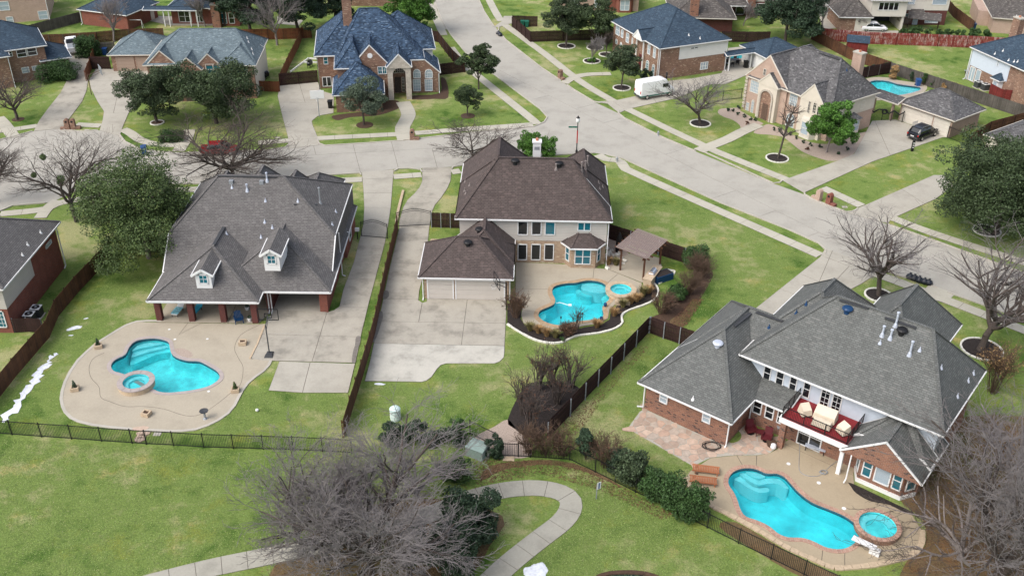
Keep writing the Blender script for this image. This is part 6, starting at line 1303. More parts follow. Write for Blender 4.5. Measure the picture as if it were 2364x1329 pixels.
def leaf_cloud(centers, radii, count, size, seed=1, flat_=0.0):
    "leaf-sized quads in clumps; centers Nx3, radii Nx3"
    r = np.random.RandomState(seed); C = np.array(centers, float); Rr = np.array(radii, float); vol = Rr.prod(axis=1)**.67; idx = r.choice(len(C), count, p=vol/vol.sum())
    u = r.normal(size=(count, 3)); u /= np.linalg.norm(u, axis=1, keepdims=True); rr = r.uniform(0.35, 1.0, (count, 1))**.5
    P = C[idx]+u*rr*Rr[idx]
    n = r.normal(size=(count, 3))+u*0.8+np.array([0, 0, .5]); n /= np.linalg.norm(n, axis=1, keepdims=True)
    a = np.cross(n, r.normal(size=(count, 3))); a /= np.linalg.norm(a, axis=1, keepdims=True); b = np.cross(n, a)
    s = size*r.uniform(.6, 1.4, (count, 1)); V = np.stack([P-a*s*.5, P+b*s*.32, P+a*s*.5, P-b*s*.32], axis=1).reshape(-1, 3)
    return V, np.arange(count*4).reshape(-1, 4)
def grow(rn, segs, p, d, L, r, depth, prm):
    "one branch as a bent chain, with children along it"
    n = prm['n'][min(depth, len(prm['n'])-1)]; st = L/n; kids = []
    bend = prm['bend']; up = prm['up'][min(depth, len(prm['up'])-1)]
    for i in range(n):
        q = p+d*st; r1 = r*(1-(.45 if depth < prm['max'] else .8)*(i+1)/n) if depth > 0 else r*(1-.28*(i+1)/n)
        r0 = r*(1-(.45 if depth < prm['max'] else .8)*i/n) if depth > 0 else r*(1-.28*i/n)
        segs.append((tuple(p), tuple(q), max(r0, prm['rmin']), max(r1, prm['rmin']), depth)); p = q
        d = (d+Vector((rn.gauss(0, bend), rn.gauss(0, bend), rn.gauss(0, bend)+up))).normalized()
        kids.append((p.copy(), d.copy(), r1))
    if depth >= prm['max']: return
    K = prm['kids'][min(depth, len(prm['kids'])-1)]
    for j in range(K):
        t = (j+rn.uniform(.2, .8))/K; lo = prm['from'][min(depth, len(prm['from'])-1)]; i = min(n-1, int((lo+(1-lo)*t)*n)); pp, dd, rr = kids[i]
        ang = rn.uniform(*prm['ang']); az = rn.uniform(0, 6.283) if depth > 0 else 6.283*(j*.618)+rn.uniform(-.4, .4)
        o = dd.orthogonal().normalized(); o = Matrix.Rotation(az, 3, dd) @ o; nd = (dd*math.cos(ang)+o*math.sin(ang)).normalized()
        if depth >= 1 and nd.z < -.25: nd.z *= -.3; nd.normalize()
        grow(rn, segs, pp, nd, L*prm['len'][min(depth, len(prm['len'])-1)]*rn.uniform(.7, 1.2), rr*rn.uniform(.5, .75), depth+1, prm)
def skeleton(seed, h, trunk_h, trunk_r, spread, prm):
    rn = random.Random(seed); segs = []; base = Vector((0, 0, -.1)); lean = Vector((rn.uniform(-.08, .08)+prm.get('lean', (0, 0))[0], rn.uniform(-.08, .08)+prm.get('lean', (0, 0))[1], 1)).normalized()
    grow(rn, segs, base, lean, trunk_h, trunk_r, 0, prm); return segs
BARE = dict(n=[4, 5, 4, 3, 2], bend=.12, up=[0, .05, .06, .05, .03], max=4, kids=[7, 7, 7, 6], **{'from': [.55, .25, .2, .15]}, ang=(.45, .95), len=[1.25, .62, .55, .5], rmin=.010)
def tree_obj(name, label, cat, loc, segs, trunk_depth, bark, twig, rz=0, group=None, scale=1.0, leaves=None, leafmat_=None, kind=None, part='crown'):
    root = thing(name, label, cat, (loc[0], loc[1], 0), rz, group)
    if scale != 1: root.scale = (scale,)*3
    th = [s for s in segs if s[4] <= trunk_depth]; tw = [s for s in segs if s[4] > trunk_depth]
    if th: V, F = tube_net(th, 6); link_mesh('trunk', np_mesh('trunk', V, F, True), bark, root)
    if tw: V, F = tube_net(tw, 3); link_mesh('branches' if leaves is not None else part, np_mesh('branches', V, F), twig, root)
    if leaves is not None: link_mesh('crown', np_mesh('crown', *leaves), leafmat_, root)
    return root
def bare_tree(label, px, py, h, r=.2, seed=1, trunk_h=None, prm=None, bark='bark', twig='twig', group=None, sc=(1, 1), name='bare_tree'):
    p = dict(BARE); p.update(prm or {}); th = trunk_h or h*.34; segs = skeleton(seed, h, th, r, 1, p)
    top = max(s[1][2] for s in segs); k = h/top
    W = max(max(abs(s[1][0]), abs(s[1][1])) for s in segs)
    kx = sc[0]; segs = [((a[0]*k*kx, a[1]*k*kx, a[2]*k), (b[0]*k*kx, b[1]*k*kx, b[2]*k), r0, r1, dd) for a, b, r0, r1, dd in segs]
    g = G(px, py); return tree_obj(name, label, 'tree', (g.x, g.y), [(a, b, r0*(1.35 if dd in (1, 2) else 1), r1*(1.35 if dd in (1, 2) else 1), dd) for a, b, r0, r1, dd in segs], 2, bark, twig, group=group)
def leafy_tree(label, px, py, h, cr, ch, cz, seed=1, count=9000, size=.3, leaf='leaf_dark', bark='bark', trunk_r=.18, clumps=40, sc=1.0, name='tree', squash=1.0, loose=.35, group=None, ground=None, twig=0):
    rn = random.Random(seed); p = dict(BARE); p.update(max=2 if not twig else 3, kids=[6, 5, 4], n=[4, 4, 3, 2])
    segs = skeleton(seed, h, h*.4, trunk_r, 1, p); top = max(s[1][2] for s in segs); k = (h*.93)/top; W = max(max(abs(s[1][0]), abs(s[1][1])) for s in segs); kx = cr*.85/(W)
    segs = [((a[0]*kx, a[1]*kx, a[2]*k), (b[0]*kx, b[1]*kx, b[2]*k), r0, r1, dd) for a, b, r0, r1, dd in segs]
    C = []; Rr = []
    nl = max(6, int(6+cr*1.1)); lobes = []
    for i in range(nl):
        t = i*2.4+rn.uniform(-.5, .5); v = -.75+1.6*(i+.5)/nl+rn.uniform(-.15, .15); q = math.sqrt(max(.05, 1-v*v))*rn.uniform(.45, .74); lobes.append((math.cos(t)*q*cr, math.sin(t)*q*cr*squash, cz-.06*ch+v*ch*.82, cr*rn.uniform(.30, .46)))
    lobes.append((0, 0, cz, cr*.45))
    for i in range(max(110, int(clumps*2.2))):
        L_ = lobes[i % len(lobes)]; u = Vector((rn.gauss(0, 1), rn.gauss(0, 1), rn.gauss(.25, 1))).normalized()*rn.uniform(.55, 1.08)
        C.append((L_[0]+u.x*L_[3], L_[1]+u.y*L_[3], L_[2]+u.z*L_[3]*.75)); s_ = cr*rn.uniform(.09, .21); Rr.append((s_*1.2, s_*1.2, s_*.75))
    g = G(px, py) if ground is None else Vector((*ground, 0))
    lv = leaf_cloud(C, Rr, int(count*2.1), size*.78, seed)
    return tree_obj(name, label, 'tree', (g.x, g.y), segs, 1, bark, 'twig_dark', leaves=lv, leafmat_=leaf, group=group)
def shrub(name, label, px, py, rx, ry, h, leaf, count=1500, size=.16, seed=1, clumps=14, z0=.0, box=False, rz=0, cat='shrub', stems=True, group=None, g=None):
    rn = random.Random(seed); C = []; Rr = []; count = int(count*(1.7 if box else 1.3)); clumps = int(clumps*1.3)
    for i in range(clumps):
        if box: C.append((rn.uniform(-rx, rx)*.86, rn.uniform(-ry, ry)*.8, z0+rn.uniform(.1, .88)*h)); s_ = min(rx, ry, h)*.42
        else:
            t = rn.uniform(0, 6.283); q = rn.uniform(0, .75); v = rn.uniform(.15, .85); C.append((math.cos(t)*q*rx*math.sin(v*3.14)**.4, math.sin(t)*q*ry*math.sin(v*3.14)**.4, z0+v*h)); s_ = min(rx, ry, h)*rn.uniform(.25, .4)
        Rr.append((s_, s_, s_*.9))
    root = thing(name, label, cat, tuple(g if g is not None else G(px, py))[:2], rz, group)
    link_mesh('foliage', np_mesh('foliage', *leaf_cloud(C, Rr, count, size, seed)), leaf, root)
    if stems:
        m = MB()
        for i in range(5): a = rn.uniform(0, 6.28); m.tube((0, 0, -.03), (math.cos(a)*rx*.5, math.sin(a)*ry*.5, z0+h*.7), .03, .012, 4)
        m.build('stem', 'bark_brown', root, kind='stuff')
    return root
def bare_shrub(name, label, px, py, rx, h, mat='twig_brown', stems=30, seed=1, fine=3, group=None, cat='shrub', rmin=.01, r0=.025, up=.03, vase=.5, tip=None):
    rn = random.Random(seed); segs = []; prm = dict(n=[4, 3, 2], bend=.10, up=[up, .03, .02], max=2, kids=[fine+1, fine], **{'from': [.4, .3]}, ang=(.3, .7), len=[.42, .55], rmin=rmin)
    for i in range(stems):
        t = rn.uniform(0, 6.28); q = rn.uniform(0, .25)*rx; e = rn.uniform(.2, 1)*vase*rx/h; d = Vector((math.cos(t)*e*1.4, math.sin(t)*e*1.4, 1)).normalized()
        grow(rn, segs, Vector((math.cos(t)*q, math.sin(t)*q, -.03)), d, h*rn.uniform(.75, 1.0), r0, 0, prm)
    g = G(px, py); root = thing(name, label, cat, (g.x, g.y), 0, group); V, F = tube_net(segs, 3); link_mesh('stems', np_mesh('stems', V, F), mat, root)
    if tip:
        P = [s[1] for s in segs if s[4] >= 1]; rn.shuffle(P); P = P[:tip[1]]; link_mesh('foliage', np_mesh('foliage', *leaf_cloud(P, [(.1, .1, .1)]*len(P), tip[1]*2, .1, seed)), tip[0], root)
    return root
def ring(label, px, py, r=1.15, mat='mulch', edge='palestone', stones=20):
    g = G(px, py); root = thing('tree_ring', label, 'stone edging', (g.x, g.y)); m = MB(); m.lathe([(r, 0), (r, .05)], (0, 0, 0), 28); m.build('mulch', mat, root)
    if edge:
        for k in range(stones):
            a0, a1 = 6.2832*k/stones+.02, 6.2832*(k+1)/stones-.02; m = MB(); m.prism([(math.cos(a0)*(r+.17), math.sin(a0)*(r+.17)), (math.cos(a1)*(r+.17), math.sin(a1)*(r+.17)), (math.cos(a1)*r, math.sin(a1)*r), (math.cos(a0)*r, math.sin(a0)*r)], 0, .13); m.build('stone', edge, root)
    return root
# big bare trees in the foreground
FG = dict(n=[4, 6, 5, 4, 3, 2], bend=.12, up=[0, .035, .04, .03, .02], max=5, kids=[7, 8, 7, 5, 3], **{'from': [.3, .2, .15, .1, .1]}, ang=(.4, .95), len=[2.6, .6, .55, .5, .5], rmin=.011)
bare_tree('huge bare grey tree over the path at the bottom centre', 855, 1325, 13.0, .34, 11, 3.0, dict(FG, kids=[8, 9, 8, 6, 3]), 'bark', 'twig', sc=(1.35, 1))
bare_tree('smaller bare tree with pale twigs left of the huge one', 760, 1270, 10.0, .24, 29, 2.2, dict(FG, kids=[6, 6, 6, 4, 2]), 'bark', 'twig', sc=(1.1, 1))
bare_tree('bare pale tree rising behind the huge one near the iron fence', 965, 1150, 7.5, .16, 31, 2.0, dict(FG, kids=[6, 6, 5, 4, 2]), 'bark_pale', 'twig', sc=(1.1, 1))
bare_tree('huge bare tree crowding the bottom right corner', 2300, 1345, 13.0, .42, 17, 3.4, FG, 'bark', 'twig', sc=(1.2, 1))
bare_tree('bare tree behind the corner one beside the slate house', 2330, 1180, 9.5, .3, 23, 2.6, dict(FG, kids=[6, 7, 6, 4, 2]), 'bark_pale', 'twig', sc=(1.1, 1))
bare_tree('drooping bare tree right of the round brick spa', 2215, 1290, 7.0, .22, 37, 1.8, dict(FG, kids=[6, 6, 5, 4, 2], up=[0, .01, -.03, -.04, -.05]), 'bark_pale', 'twig_dark', sc=(1.2, 1))
bare_tree('low bare tree spreading left of the huge one over the lawn', 690, 1250, 6.6, .18, 47, 1.4, dict(FG, kids=[7, 7, 6, 5, 2]), 'bark', 'twig', sc=(1.4, 1))
# street and yard bare trees
bare_tree('bare tree with green mistletoe beside the left street', 177, 512, 10.0, .24, 3, 3.2, dict(kids=[7, 7, 7, 6], len=[1.4, .62, .55, .5]), 'bark', 'twig_dark', sc=(1.5, 1))
bare_tree('wide bare tree in front of the red parked car', 538, 408, 9.6, .26, 5, 2.0, dict(kids=[10, 8, 8, 6], len=[2.4, .6, .55, .5], ang=(.45, 1.05)), 'bark', 'twig_dark', sc=(1.75, 1))
bare_tree('dark bare tree on the far left lawn', 40, 277, 7.6, .22, 6, 2.4, dict(kids=[7, 7, 6, 5]), 'bark', 'twig_dark', sc=(1.3, 1))
bare_tree('bare tree cut by the left edge by the street', -18, 470, 7.5, .22, 8, 2.6, None, 'bark', 'twig_dark', sc=(1.2, 1))
bare_tree('pale bare tree before the low red brick wing', 264, 97, 8.5, .16, 9, 2.8, dict(ang=(.25, .6)), 'bark_pale', 'bark_pale')
bare_tree('pale bare tree over the navy porch roof', 473, 62, 7.5, .14, 10, 2.4, dict(ang=(.25, .6)), 'bark_pale', 'twig')
bare_tree('tall grey bare tree among the dark evergreens', 640, 105, 10.5, .2, 12, 3.2, dict(ang=(.3, .7)), 'bark_pale', 'twig')
bare_tree('small bare tree showing above the brown roof', 1095, 375, 6.2, .14, 13, 1.4, None, 'bark', 'twig_dark', sc=(2.0, 1))
bare_tree('bare tree in a stone ring on the lawn below the van', 1616, 285, 7.4, .2, 14, 1.8, dict(kids=[8, 7, 7, 6], ang=(.35, .8)), 'bark', 'twig', sc=(1.7, 1))
bare_tree('tall thin bare tree in a stone ring before the tan house', 1796, 366, 8.5, .13, 15, 7.2, dict(kids=[22, 4, 3, 3], len=[.22, .5, .5, .5], **{'from': [.25, .2, .2]}, ang=(.7, 1.25), max=3, bend=.05), 'bark', 'twig')
bare_tree('spindly blue grey bare tree in a ring of yellow green shrubs', 1367, 146, 4.8, .09, 16, 1.6, dict(ang=(.3, .7)), 'bark_pale', 'twig')
bare_tree('bare tree in a white edged ring by the concrete driveway', 2028, 682, 9.3, .27, 18, 3.0, dict(kids=[8, 7, 6, 5], ang=(.4, .9)), 'bark', 'twig', sc=(1.4, 1))
bare_tree('large leaning bare tree beyond the slate roof at the right', 2262, 808, 13.0, .34, 19, 4.6, dict(kids=[8, 7, 6, 5], len=[1.3, .6, .55, .5], lean=(.13, 0)), 'bark', 'twig', sc=(1.5, 1))
bare_tree('small bare tree behind the corner house at the top', 1716, 60, 4.6, .12, 20, 1.0, dict(ang=(.3, .7)), 'bark_pale', 'twig')
bare_tree('tall bare tree beside the cream house at the top right', 1897, 68, 11, .16, 21, 7.5, dict(kids=[12, 4, 4, 3], len=[.4, .5, .5, .5], **{'from': [.1, .2, .2]}, ang=(.5, 1.0), max=3, bend=.05), 'bark_pale', 'twig')
bare_tree('small bare tree before the cream house garage', 1965, 68, 4.0, .1, 22, .9, dict(ang=(.3, .7)), 'bark', 'twig_dark')
bare_tree('small leafless shrub tree beside the open garage', 2078, 70, 3.2, .08, 24, .7, dict(ang=(.3, .8)), 'bark', 'twig_dark')
bare_tree('thin bare tree right of the blue roofed corner house ring trees', 1400, 128, 4.0, .08, 25, 1.2, dict(ang=(.2, .5)), 'bark', 'twig_dark')
# leafy trees
leafy_tree('big soft green tree beside the grey roofed house', 345, 596, 11.6, 6.6, 5.6, 5.9, 1, 36000, .22, 'leaf_mid', 'bark_pale', .28, 130, loose=.5, twig=1)
leafy_tree('dark round oak tree behind the right end of the street', 2296, 540, 11.0, 7.6, 4.8, 5.9, 2, 36000, .28, 'leaf_dark', 'bark', .36, 120)
leafy_tree('grey green live oak before the red brown brick house', 362, 283, 8.2, 4.6, 3.4, 4.9, 3, 14000, .26, 'leaf_olive', 'bark', .22, 55, twig=1)
leafy_tree('dense dark live oak overlapping the grey blue roofed house', 500, 285, 8.4, 6.2, 3.4, 5.0, 4, 20000, .3, 'leaf_dark', 'bark', .3, 70, squash=.8)
leafy_tree('pale green young oak before the blue roofed garage wing', 840, 289, 6.4, 3.1, 2.6, 3.9, 5, 9000, .22, 'leaf_grey', 'bark', .16, 40)
leafy_tree('round dark tree beside the diagonal street kerb', 1105, 206, 6.3, 2.9, 2.5, 4.1, 6, 8000, .26, 'leaf_dark', 'bark', .15, 36)
leafy_tree('small round tree in a mulch ring on the corner lawn', 1080, 268, 4.3, 2.1, 1.6, 2.8, 7, 5000, .22, 'leaf_dark', 'bark', .11, 26)
leafy_tree('olive tree in a stone ring beside the white van', 1435, 204, 6.6, 2.9, 2.6, 4.2, 8, 8000, .25, 'leaf_olive', 'bark', .14, 36)
leafy_tree('tall olive tree in a stone ring by the dark fence', 1307, 107, 9.2, 3.9, 3.9, 5.4, 9, 11000, .3, 'leaf_olive', 'bark', .2, 48)
leafy_tree('broad green tree in a ring left of the corner house', 1375, 109, 7.0, 3.6, 2.8, 4.9, 10, 9000, .3, 'leaf_dark', 'bark', .16, 40)
leafy_tree('bright green magnolia before the bay of the tan house', 1908, 352, 6.6, 3.5, 2.9, 4.0, 11, 9000, .3, 'leaf_bright', 'bark_pale', .15, 45)
leafy_tree('very large dark tree behind the navy breezeway roof', 1812, 98, 11.0, 6.2, 5.2, 5.8, 12, 18000, .36, 'leaf_evergreen', 'bark', .3, 70)
leafy_tree('dark evergreen left of the brick chimney and blue roof', 580, 85, 12.5, 4.8, 5.6, 6.6, 13, 13000, .36, 'leaf_evergreen', 'bark', .3, 60)
leafy_tree('second dark evergreen near the blue roofed house', 690, 80, 12.0, 5.0, 5.2, 6.4, 14, 13000, .36, 'leaf_evergreen', 'bark', .3, 60)
leafy_tree('dark evergreen directly behind the blue roof', 775, 60, 9.5, 4.4, 4.2, 5.4, 15, 9000, .36, 'leaf_evergreen', 'bark', .3, 45)
leafy_tree('glossy green magnolia at the right shoulder of the blue roof', 955, 78, 9.0, 4.6, 3.8, 5.0, 16, 12000, .34, 'leaf_bright', 'bark', .25, 55)
leafy_tree('dark tree spreading behind the long garage at top left', 520, 60, 9.5, 3.6, 4.0, 5.4, 27, 8000, .34, 'leaf_evergreen', 'bark', .25, 40)
leafy_tree('bright green tree behind the white chimney', 1236, 374, 4.2, 2.5, 1.7, 2.3, 17, 5500, .24, 'leaf_bright', 'bark', .1, 26)
shrub('palm', 'tan feathery palm like plant by the far pool', 2063, 184, .9, .9, 2.4, 'leaf_straw', 1800, .26, 18, 14)
# ash junipers under the foreground trees
shrub('juniper', 'dark juniper under the right side of the huge bare tree', 1085, 1240, 2.6, 2.2, 4.6, 'leaf_evergreen', 15000, .17, 41, 34)
shrub('juniper', 'dark juniper mass beside the path at the bottom centre', 1030, 1315, 3.2, 2.2, 4.0, 'leaf_evergreen', 14000, .17, 42, 34)
shrub('juniper', 'small bright juniper behind the huge bare tree', 1052, 1110, 1.6, 1.2, 2.2, 'leaf_hedge', 3600, .15, 43, 20)
shrub('hedge', 'dark evergreen shrub row before the pale cylinder', 975, 1022, 3.6, .9, 1.9, 'leaf_evergreen', 7000, .16, 44, 46, box=True)
shrub('shrub', 'rounded olive evergreen right end of the shrub row', 1055, 1016, 1.0, .9, 2.4, 'leaf_hedge', 3000, .15, 45, 20)
shrub('shrub', 'small dark clipped column beside the gravel path gate', 1142, 1052, .75, .6, 2.0, 'leaf_evergreen', 2600, .13, 46, 20, box=True)
# hedges and shrubs
shrub('shrub', 'large clipped round bush by the far left driveway curve', 137, 185, 2.6, 2.1, 2.5, 'leaf_hedge', 9000, .18, 47, 50, box=True)
shrub('shrub', 'tall clipped bush beside the white pickup', 207, 131, 1.7, 1.5, 3.4, 'leaf_hedge', 7000, .18, 48, 40, box=True)
shrub('shrub', 'clipped boxwood mound on the curved verge', 398, 326, 1.7, 1.0, 1.4, 'leaf_hedge', 4200, .14, 49, 32, box=True, rz=.2)
shrub('hedge', 'square green hedge at the end of the dark fence', 1604, 610, 1.15, 1.5, 2.1, 'leaf_hedge', 5000, .15, 50, 34, box=True)
bare_shrub('shrub', 'leafless brown hedge behind the green hedge', 1614, 645, 1.6, 2.0, 'twig_brown', 60, 51, 4)
bare_shrub('shrub', 'leafless brown shrub along the mulched hedge line', 1588, 678, 1.5, 1.8, 'twig_brown', 50, 52, 4)
shrub('shrub', 'dark glossy holly shrub beside the planting bed', 1562, 690, 1.5, 1.2, 1.6, 'leaf_hedge', 4200, .15, 53, 24)
bare_shrub('shrub', 'russet leafless shrub above the fence corner', 1528, 722, 1.5, 1.5, 'twig_brown', 60, 54, 4, tip=('leaf_russet', 300))
shrub('shrub', 'dark shrub behind the iron fence near the mulch bed', 1352, 1060, 1.2, 1.1, 3.0, 'leaf_evergreen', 5600, .15, 55, 24)
bare_shrub('shrub', 'tall brown twiggy shrub behind the iron fence', 1398, 1075, 1.5, 2.1, 'twig_brown', 40, 56, 4, tip=('leaf_russet', 200))
shrub('shrub', 'rounded olive shrub behind the iron fence', 1460, 1112, 2.1, 1.6, 2.9, 'leaf_olive', 9000, .15, 57, 34)
shrub('shrub', 'glossy green shrub behind the iron fence', 1535, 1160, 2.0, 1.5, 2.7, 'leaf_hedge', 9000, .15, 58, 40)
shrub('shrub', 'second glossy green shrub where the pool deck begins', 1598, 1190, 2.0, 1.5, 2.7, 'leaf_hedge', 9000, .15, 59, 40)
shrub('shrub', 'green shrub between the olive one and the glossy hedge', 1500, 1142, 1.3, 1.2, 2.3, 'leaf_hedge', 6000, .14, 158, 30)
shrub('shrub', 'narrow dark upright shrub between two brown twiggy ones', 1420, 1092, 1.1, 1.0, 2.5, 'leaf_evergreen', 5000, .14, 159, 26)
for k, (x, y) in enumerate(((1224, 1046), (1262, 1048), (1300, 1050))): bare_shrub('shrub', ('twiggy brown shrub nearest the gravel path gate', 'twiggy brown shrub at the lower edge of the mulch bed', 'twiggy brown shrub where dark board and iron fences meet')[k], x, y, 1.5, 1.8, 'twig_brown', 34, 60+k, 4, tip=('leaf_russet', 150))
for k, (x, y, h_) in enumerate(((1205, 955, 2.9), (1240, 900, 2.7), (1272, 885, 2.6), (1316, 893, 3.0), (1228, 1000, 3.0), (1285, 930, 2.4))):
    bare_shrub('crape_myrtle', ('vase shaped leafless crape myrtle, leftmost at the mulch bed', 'leafless crape myrtle at the back left of the mulch bed', 'thin leafless crape myrtle at the back middle of the mulch bed', 'leafless crape myrtle nearest the diagonal board fence', 'leafless crape myrtle nearest the gravel path', 'leafless crape myrtle in the middle of the dark mulch')[k], x, y, 1.15, h_, 'twig_dark', 11, 70+k, 5, 'crape myrtles in the dark mulch bed', 'tree', r0=.06, vase=.42, tip=('leaf_ruddy', 160))
MT['leaf_grass'] = leafmat('olive grass blade', (0.17, 0.15, 0.06), 0.4)
def grass_clump(label, px, py, r, h, seed, mat='leaf_straw', n=260, name='ornamental_grass', group=None):
    rn = np.random.RandomState(seed); t = rn.uniform(0, 6.283, n); q = rn.uniform(0, .35, n)*r; e = rn.uniform(.2, 1.0, n)*r; hh = h*rn.uniform(.6, 1, n)
    A = np.stack([np.cos(t)*q, np.sin(t)*q, np.zeros(n)], 1); Mi = np.stack([np.cos(t)*(q+e*.35), np.sin(t)*(q+e*.35), hh*.75], 1); T = np.stack([np.cos(t)*(q+e), np.sin(t)*(q+e), hh], 1)
    w = np.stack([-np.sin(t), np.cos(t), np.zeros(n)], 1)*.022; V = np.stack([A-w, A+w, Mi+w, Mi-w, T], 1).reshape(-1, 3)
    F = []; b = np.arange(n)*5; F = np.concatenate([np.stack([b, b+1, b+2, b+3], 1), np.stack([b+3, b+2, b+4, b+4], 1)])
    me = bpy.data.meshes.new('blades'); me.from_pydata([tuple(v) for v in V], [], [tuple(f) if f[2] != f[3] else tuple(f[:3]) for f in F.tolist()]); me.update()
    g = G(px, py); root = thing(name, label, 'plant', (g.x, g.y), 0, group); link_mesh('blades', me, mat, root); return root
gl = [(1224, 762, 'first from the left in the bed below the pool'), (1243, 768, 'second from the left in the bed below the pool'), (1262, 775, 'third from the left in the bed below the pool'), (1283, 778, 'fourth from the left in the bed below the pool'), (1378, 755, 'alone at the lower right of the pool'), (1418, 728, 'between pool and mulch at the right'), (1438, 708, 'beside the stone bench of the spa'), (1456, 700, 'right of the spa, nearest the bench'), (1470, 695, 'right of the spa, in the middle'), (1484, 684, 'right of the spa, tallest'), (1497, 676, 'right of the spa, by the white edging'), (1404, 610, 'left of the pergola by the house corner'), (1422, 612, 'beside the gravel left of the pergola')]
for k, (x, y, w_) in enumerate(gl): grass_clump('straw coloured grass clump '+w_, x, y, .62, .85 if k != 9 else 1.15, 80+k, 'leaf_straw' if k % 3 else 'leaf_grass', 300, group='ornamental grasses round the small pool')
bare_shrub('shrub', 'reddish twiggy shrub at the lower edge of the pool', 1310, 775, .9, 1.0, 'twig_brown', 50, 95, 4, tip=('leaf_ruddy', 400))
bare_shrub('shrub', 'dark twiggy shrub beside the basketball post', 1191, 732, 1.1, 1.9, 'twig_brown', 50, 96, 4, tip=('leaf_russet', 500))
bare_shrub('shrub', 'thin bare shrub standing before the pool water', 1331, 760, .8, 1.6, 'twig_dark', 16, 97, 3)
shrub('shrub', 'low green plant at the foot of the grass clumps', 1300, 786, .5, .35, .5, 'leaf_hedge', 500, .1, 98, 8)
bare_shrub('shrub', 'yellow brown shrub behind the slate roofed house', 2290, 905, 1.6, 3.4, 'twig_brown', 50, 99, 4, tip=('leaf_straw', 900))
shrub('shrub', 'dark shrub between the blue house ring trees', 1500, 190, .6, .6, 2.2, 'leaf_evergreen', 1600, .16, 100, 12)
shrub('shrub', 'dark cone shaped shrub at the corner house front', 1488, 186, .8, .8, 2.0, 'leaf_evergreen', 1800, .16, 101, 12)
shrub('shrub', 'yellow green shrubs in the ring of the spindly tree', 1367, 145, .8, .7, .9, 'leaf_bright', 900, .14, 102, 10, stems=False)
for k, (x, y, h_, lf) in enumerate(((2015, 172, 1.6, 'leaf_evergreen'), (2044, 168, 1.9, 'leaf_hedge'), (2105, 188, 1.6, 'leaf_evergreen'), (2131, 198, 2.3, 'leaf_hedge'), (2155, 203, 1.3, 'leaf_hedge'), (2212, 218, 1.5, 'leaf_mid'), (2176, 213, 1.4, 'leaf_straw'))):
    shrub('shrub', ('dark cone shrub nearest the chimney behind the far pool', 'broad green shrub behind the far pool', 'dark narrow shrub right of the tan palm', 'tall narrow green shrub behind the blue bin', 'low green shrub between fence and garage roof', 'yellow green shrub at the grey fence', 'tan dried plant above the garage roof')[k], x, y, .7, .6, h_, lf, 1300, .16, 110+k, 10, group='shrubs along the grey fence')
lows = [(1680, 257), (1693, 258), (1704, 252), (1703, 266), (1718, 271), (1734, 278), (1743, 279), (1724, 288), (1787, 302), (1800, 303), (1824, 312), (1838, 321), (1855, 331), (1870, 337), (1893, 341), (1862, 347), (1950, 334), (1969, 333), (1956, 347), (1936, 357)]
lb = ['nearest the far end of the stone bed', 'by the corner quoins', 'against the wall at the quoins', 'left of the arched window', 'under the arched window', 'near the entrance arch', 'beside the entrance step', 'with orange leaves by the edging', 'right of the entrance', 'behind the thin bare tree', 'before the round topped window', 'left of the bay window', 'at the foot of the bay', 'below the magnolia at left', 'below the magnolia in the middle', 'reddish, at the curved edging', 'right of the magnolia, upper', 'right of the magnolia by the drive', 'right of the magnolia, lower', 'nearest the driveway edge']
for k, (x, y) in enumerate(lows): shrub('low_shrub', 'small round dark shrub in the gravel bed, '+lb[k], x, y, .34, .34, .5, 'leaf_ruddy' if k in (7, 15) else 'leaf_evergreen', 260, .11, 130+k, 6, stems=False, group='small shrubs in the gravel bed of the tan house')
hd = shrub('hedge', 'low green hedge behind the long red fence', 2180, 84, 9, .8, 1.3, 'leaf_hedge', 3000, .3, 160, 60, box=True, stems=False)
shrub('ground_cover', 'olive shrubs tumbling at the right edge of the cream garage', 2120, 72, 2.0, 1.0, .8, 'leaf_hedge', 900, .2, 161, 14, stems=False)
leafy_tree('mixed grey green bush at the far right street edge', 2330, 400, 4.5, 3.4, 2.0, 2.4, 26, 7000, .26, 'leaf_olive', 'bark', .14, 34)
for lb_, x, y, rr in (('round white edged tree ring by the concrete driveway', 2028, 682, 1.22), ('stone tree ring below the van driveway', 1616.5, 286, 1.3), ('stone tree ring of the thin bare tree', 1794, 366, 1.3), ('stone tree ring beside the white van', 1435.3, 204, 1.2), ('stone tree ring of the tall olive tree', 1307.5, 107.5, 1.35), ('stone tree ring left of the corner house', 1373.5, 111, 1.25), ('stone tree ring with yellow green shrubs', 1366, 142, 1.25), ('small stone tree ring close to the corner house', 1400, 127, 1.1), ('stone tree ring under the dark round oak', 2278, 533, 1.35), ('stone tree ring behind the slate roof', 2266, 806, 1.7)): ring(lb_, x, y, rr)
for lb_, x, y, rr in (('bare mulch ring of the pale green oak', 842, 289, 1.15), ('bare mulch ring of the small round tree', 1080, 268, 1.0), ('mulch ring on the far left lawn', 42, 276, .8)): ring(lb_, x, y, rr, 'brownmulch', None)
ring('stone ring at the live oak by the driveway', 363, 284, .8, 'brownmulch', 'palestone', 12)
# mistletoe in the left tree
g0 = G(177, 512)
for k, (dx, dz, dy, s_) in enumerate(((-.6, 5.2, 0, .45), (-2.2, 7.5, .5, .35), (-3.4, 5.6, 0, .3), (-.9, 4.6, .3, .35))):
    o = thing('mistletoe', ('green mistletoe clump on the main fork', 'bright mistletoe clump near the top of the bare tree', 'mistletoe clump on the left limbs', 'mistletoe clump low on the trunk')[k], 'mistletoe', (g0.x+dx, g0.y+dy, dz), group='mistletoe clumps in the left bare tree')
    link_mesh('foliage', np_mesh('foliage', *leaf_cloud([(0, 0, 0)], [(s_, s_, s_)], 350, .14, 170+k)), 'leaf_mid', o)
# grass tufts on the nearest lawns
r = np.random.RandomState(5)
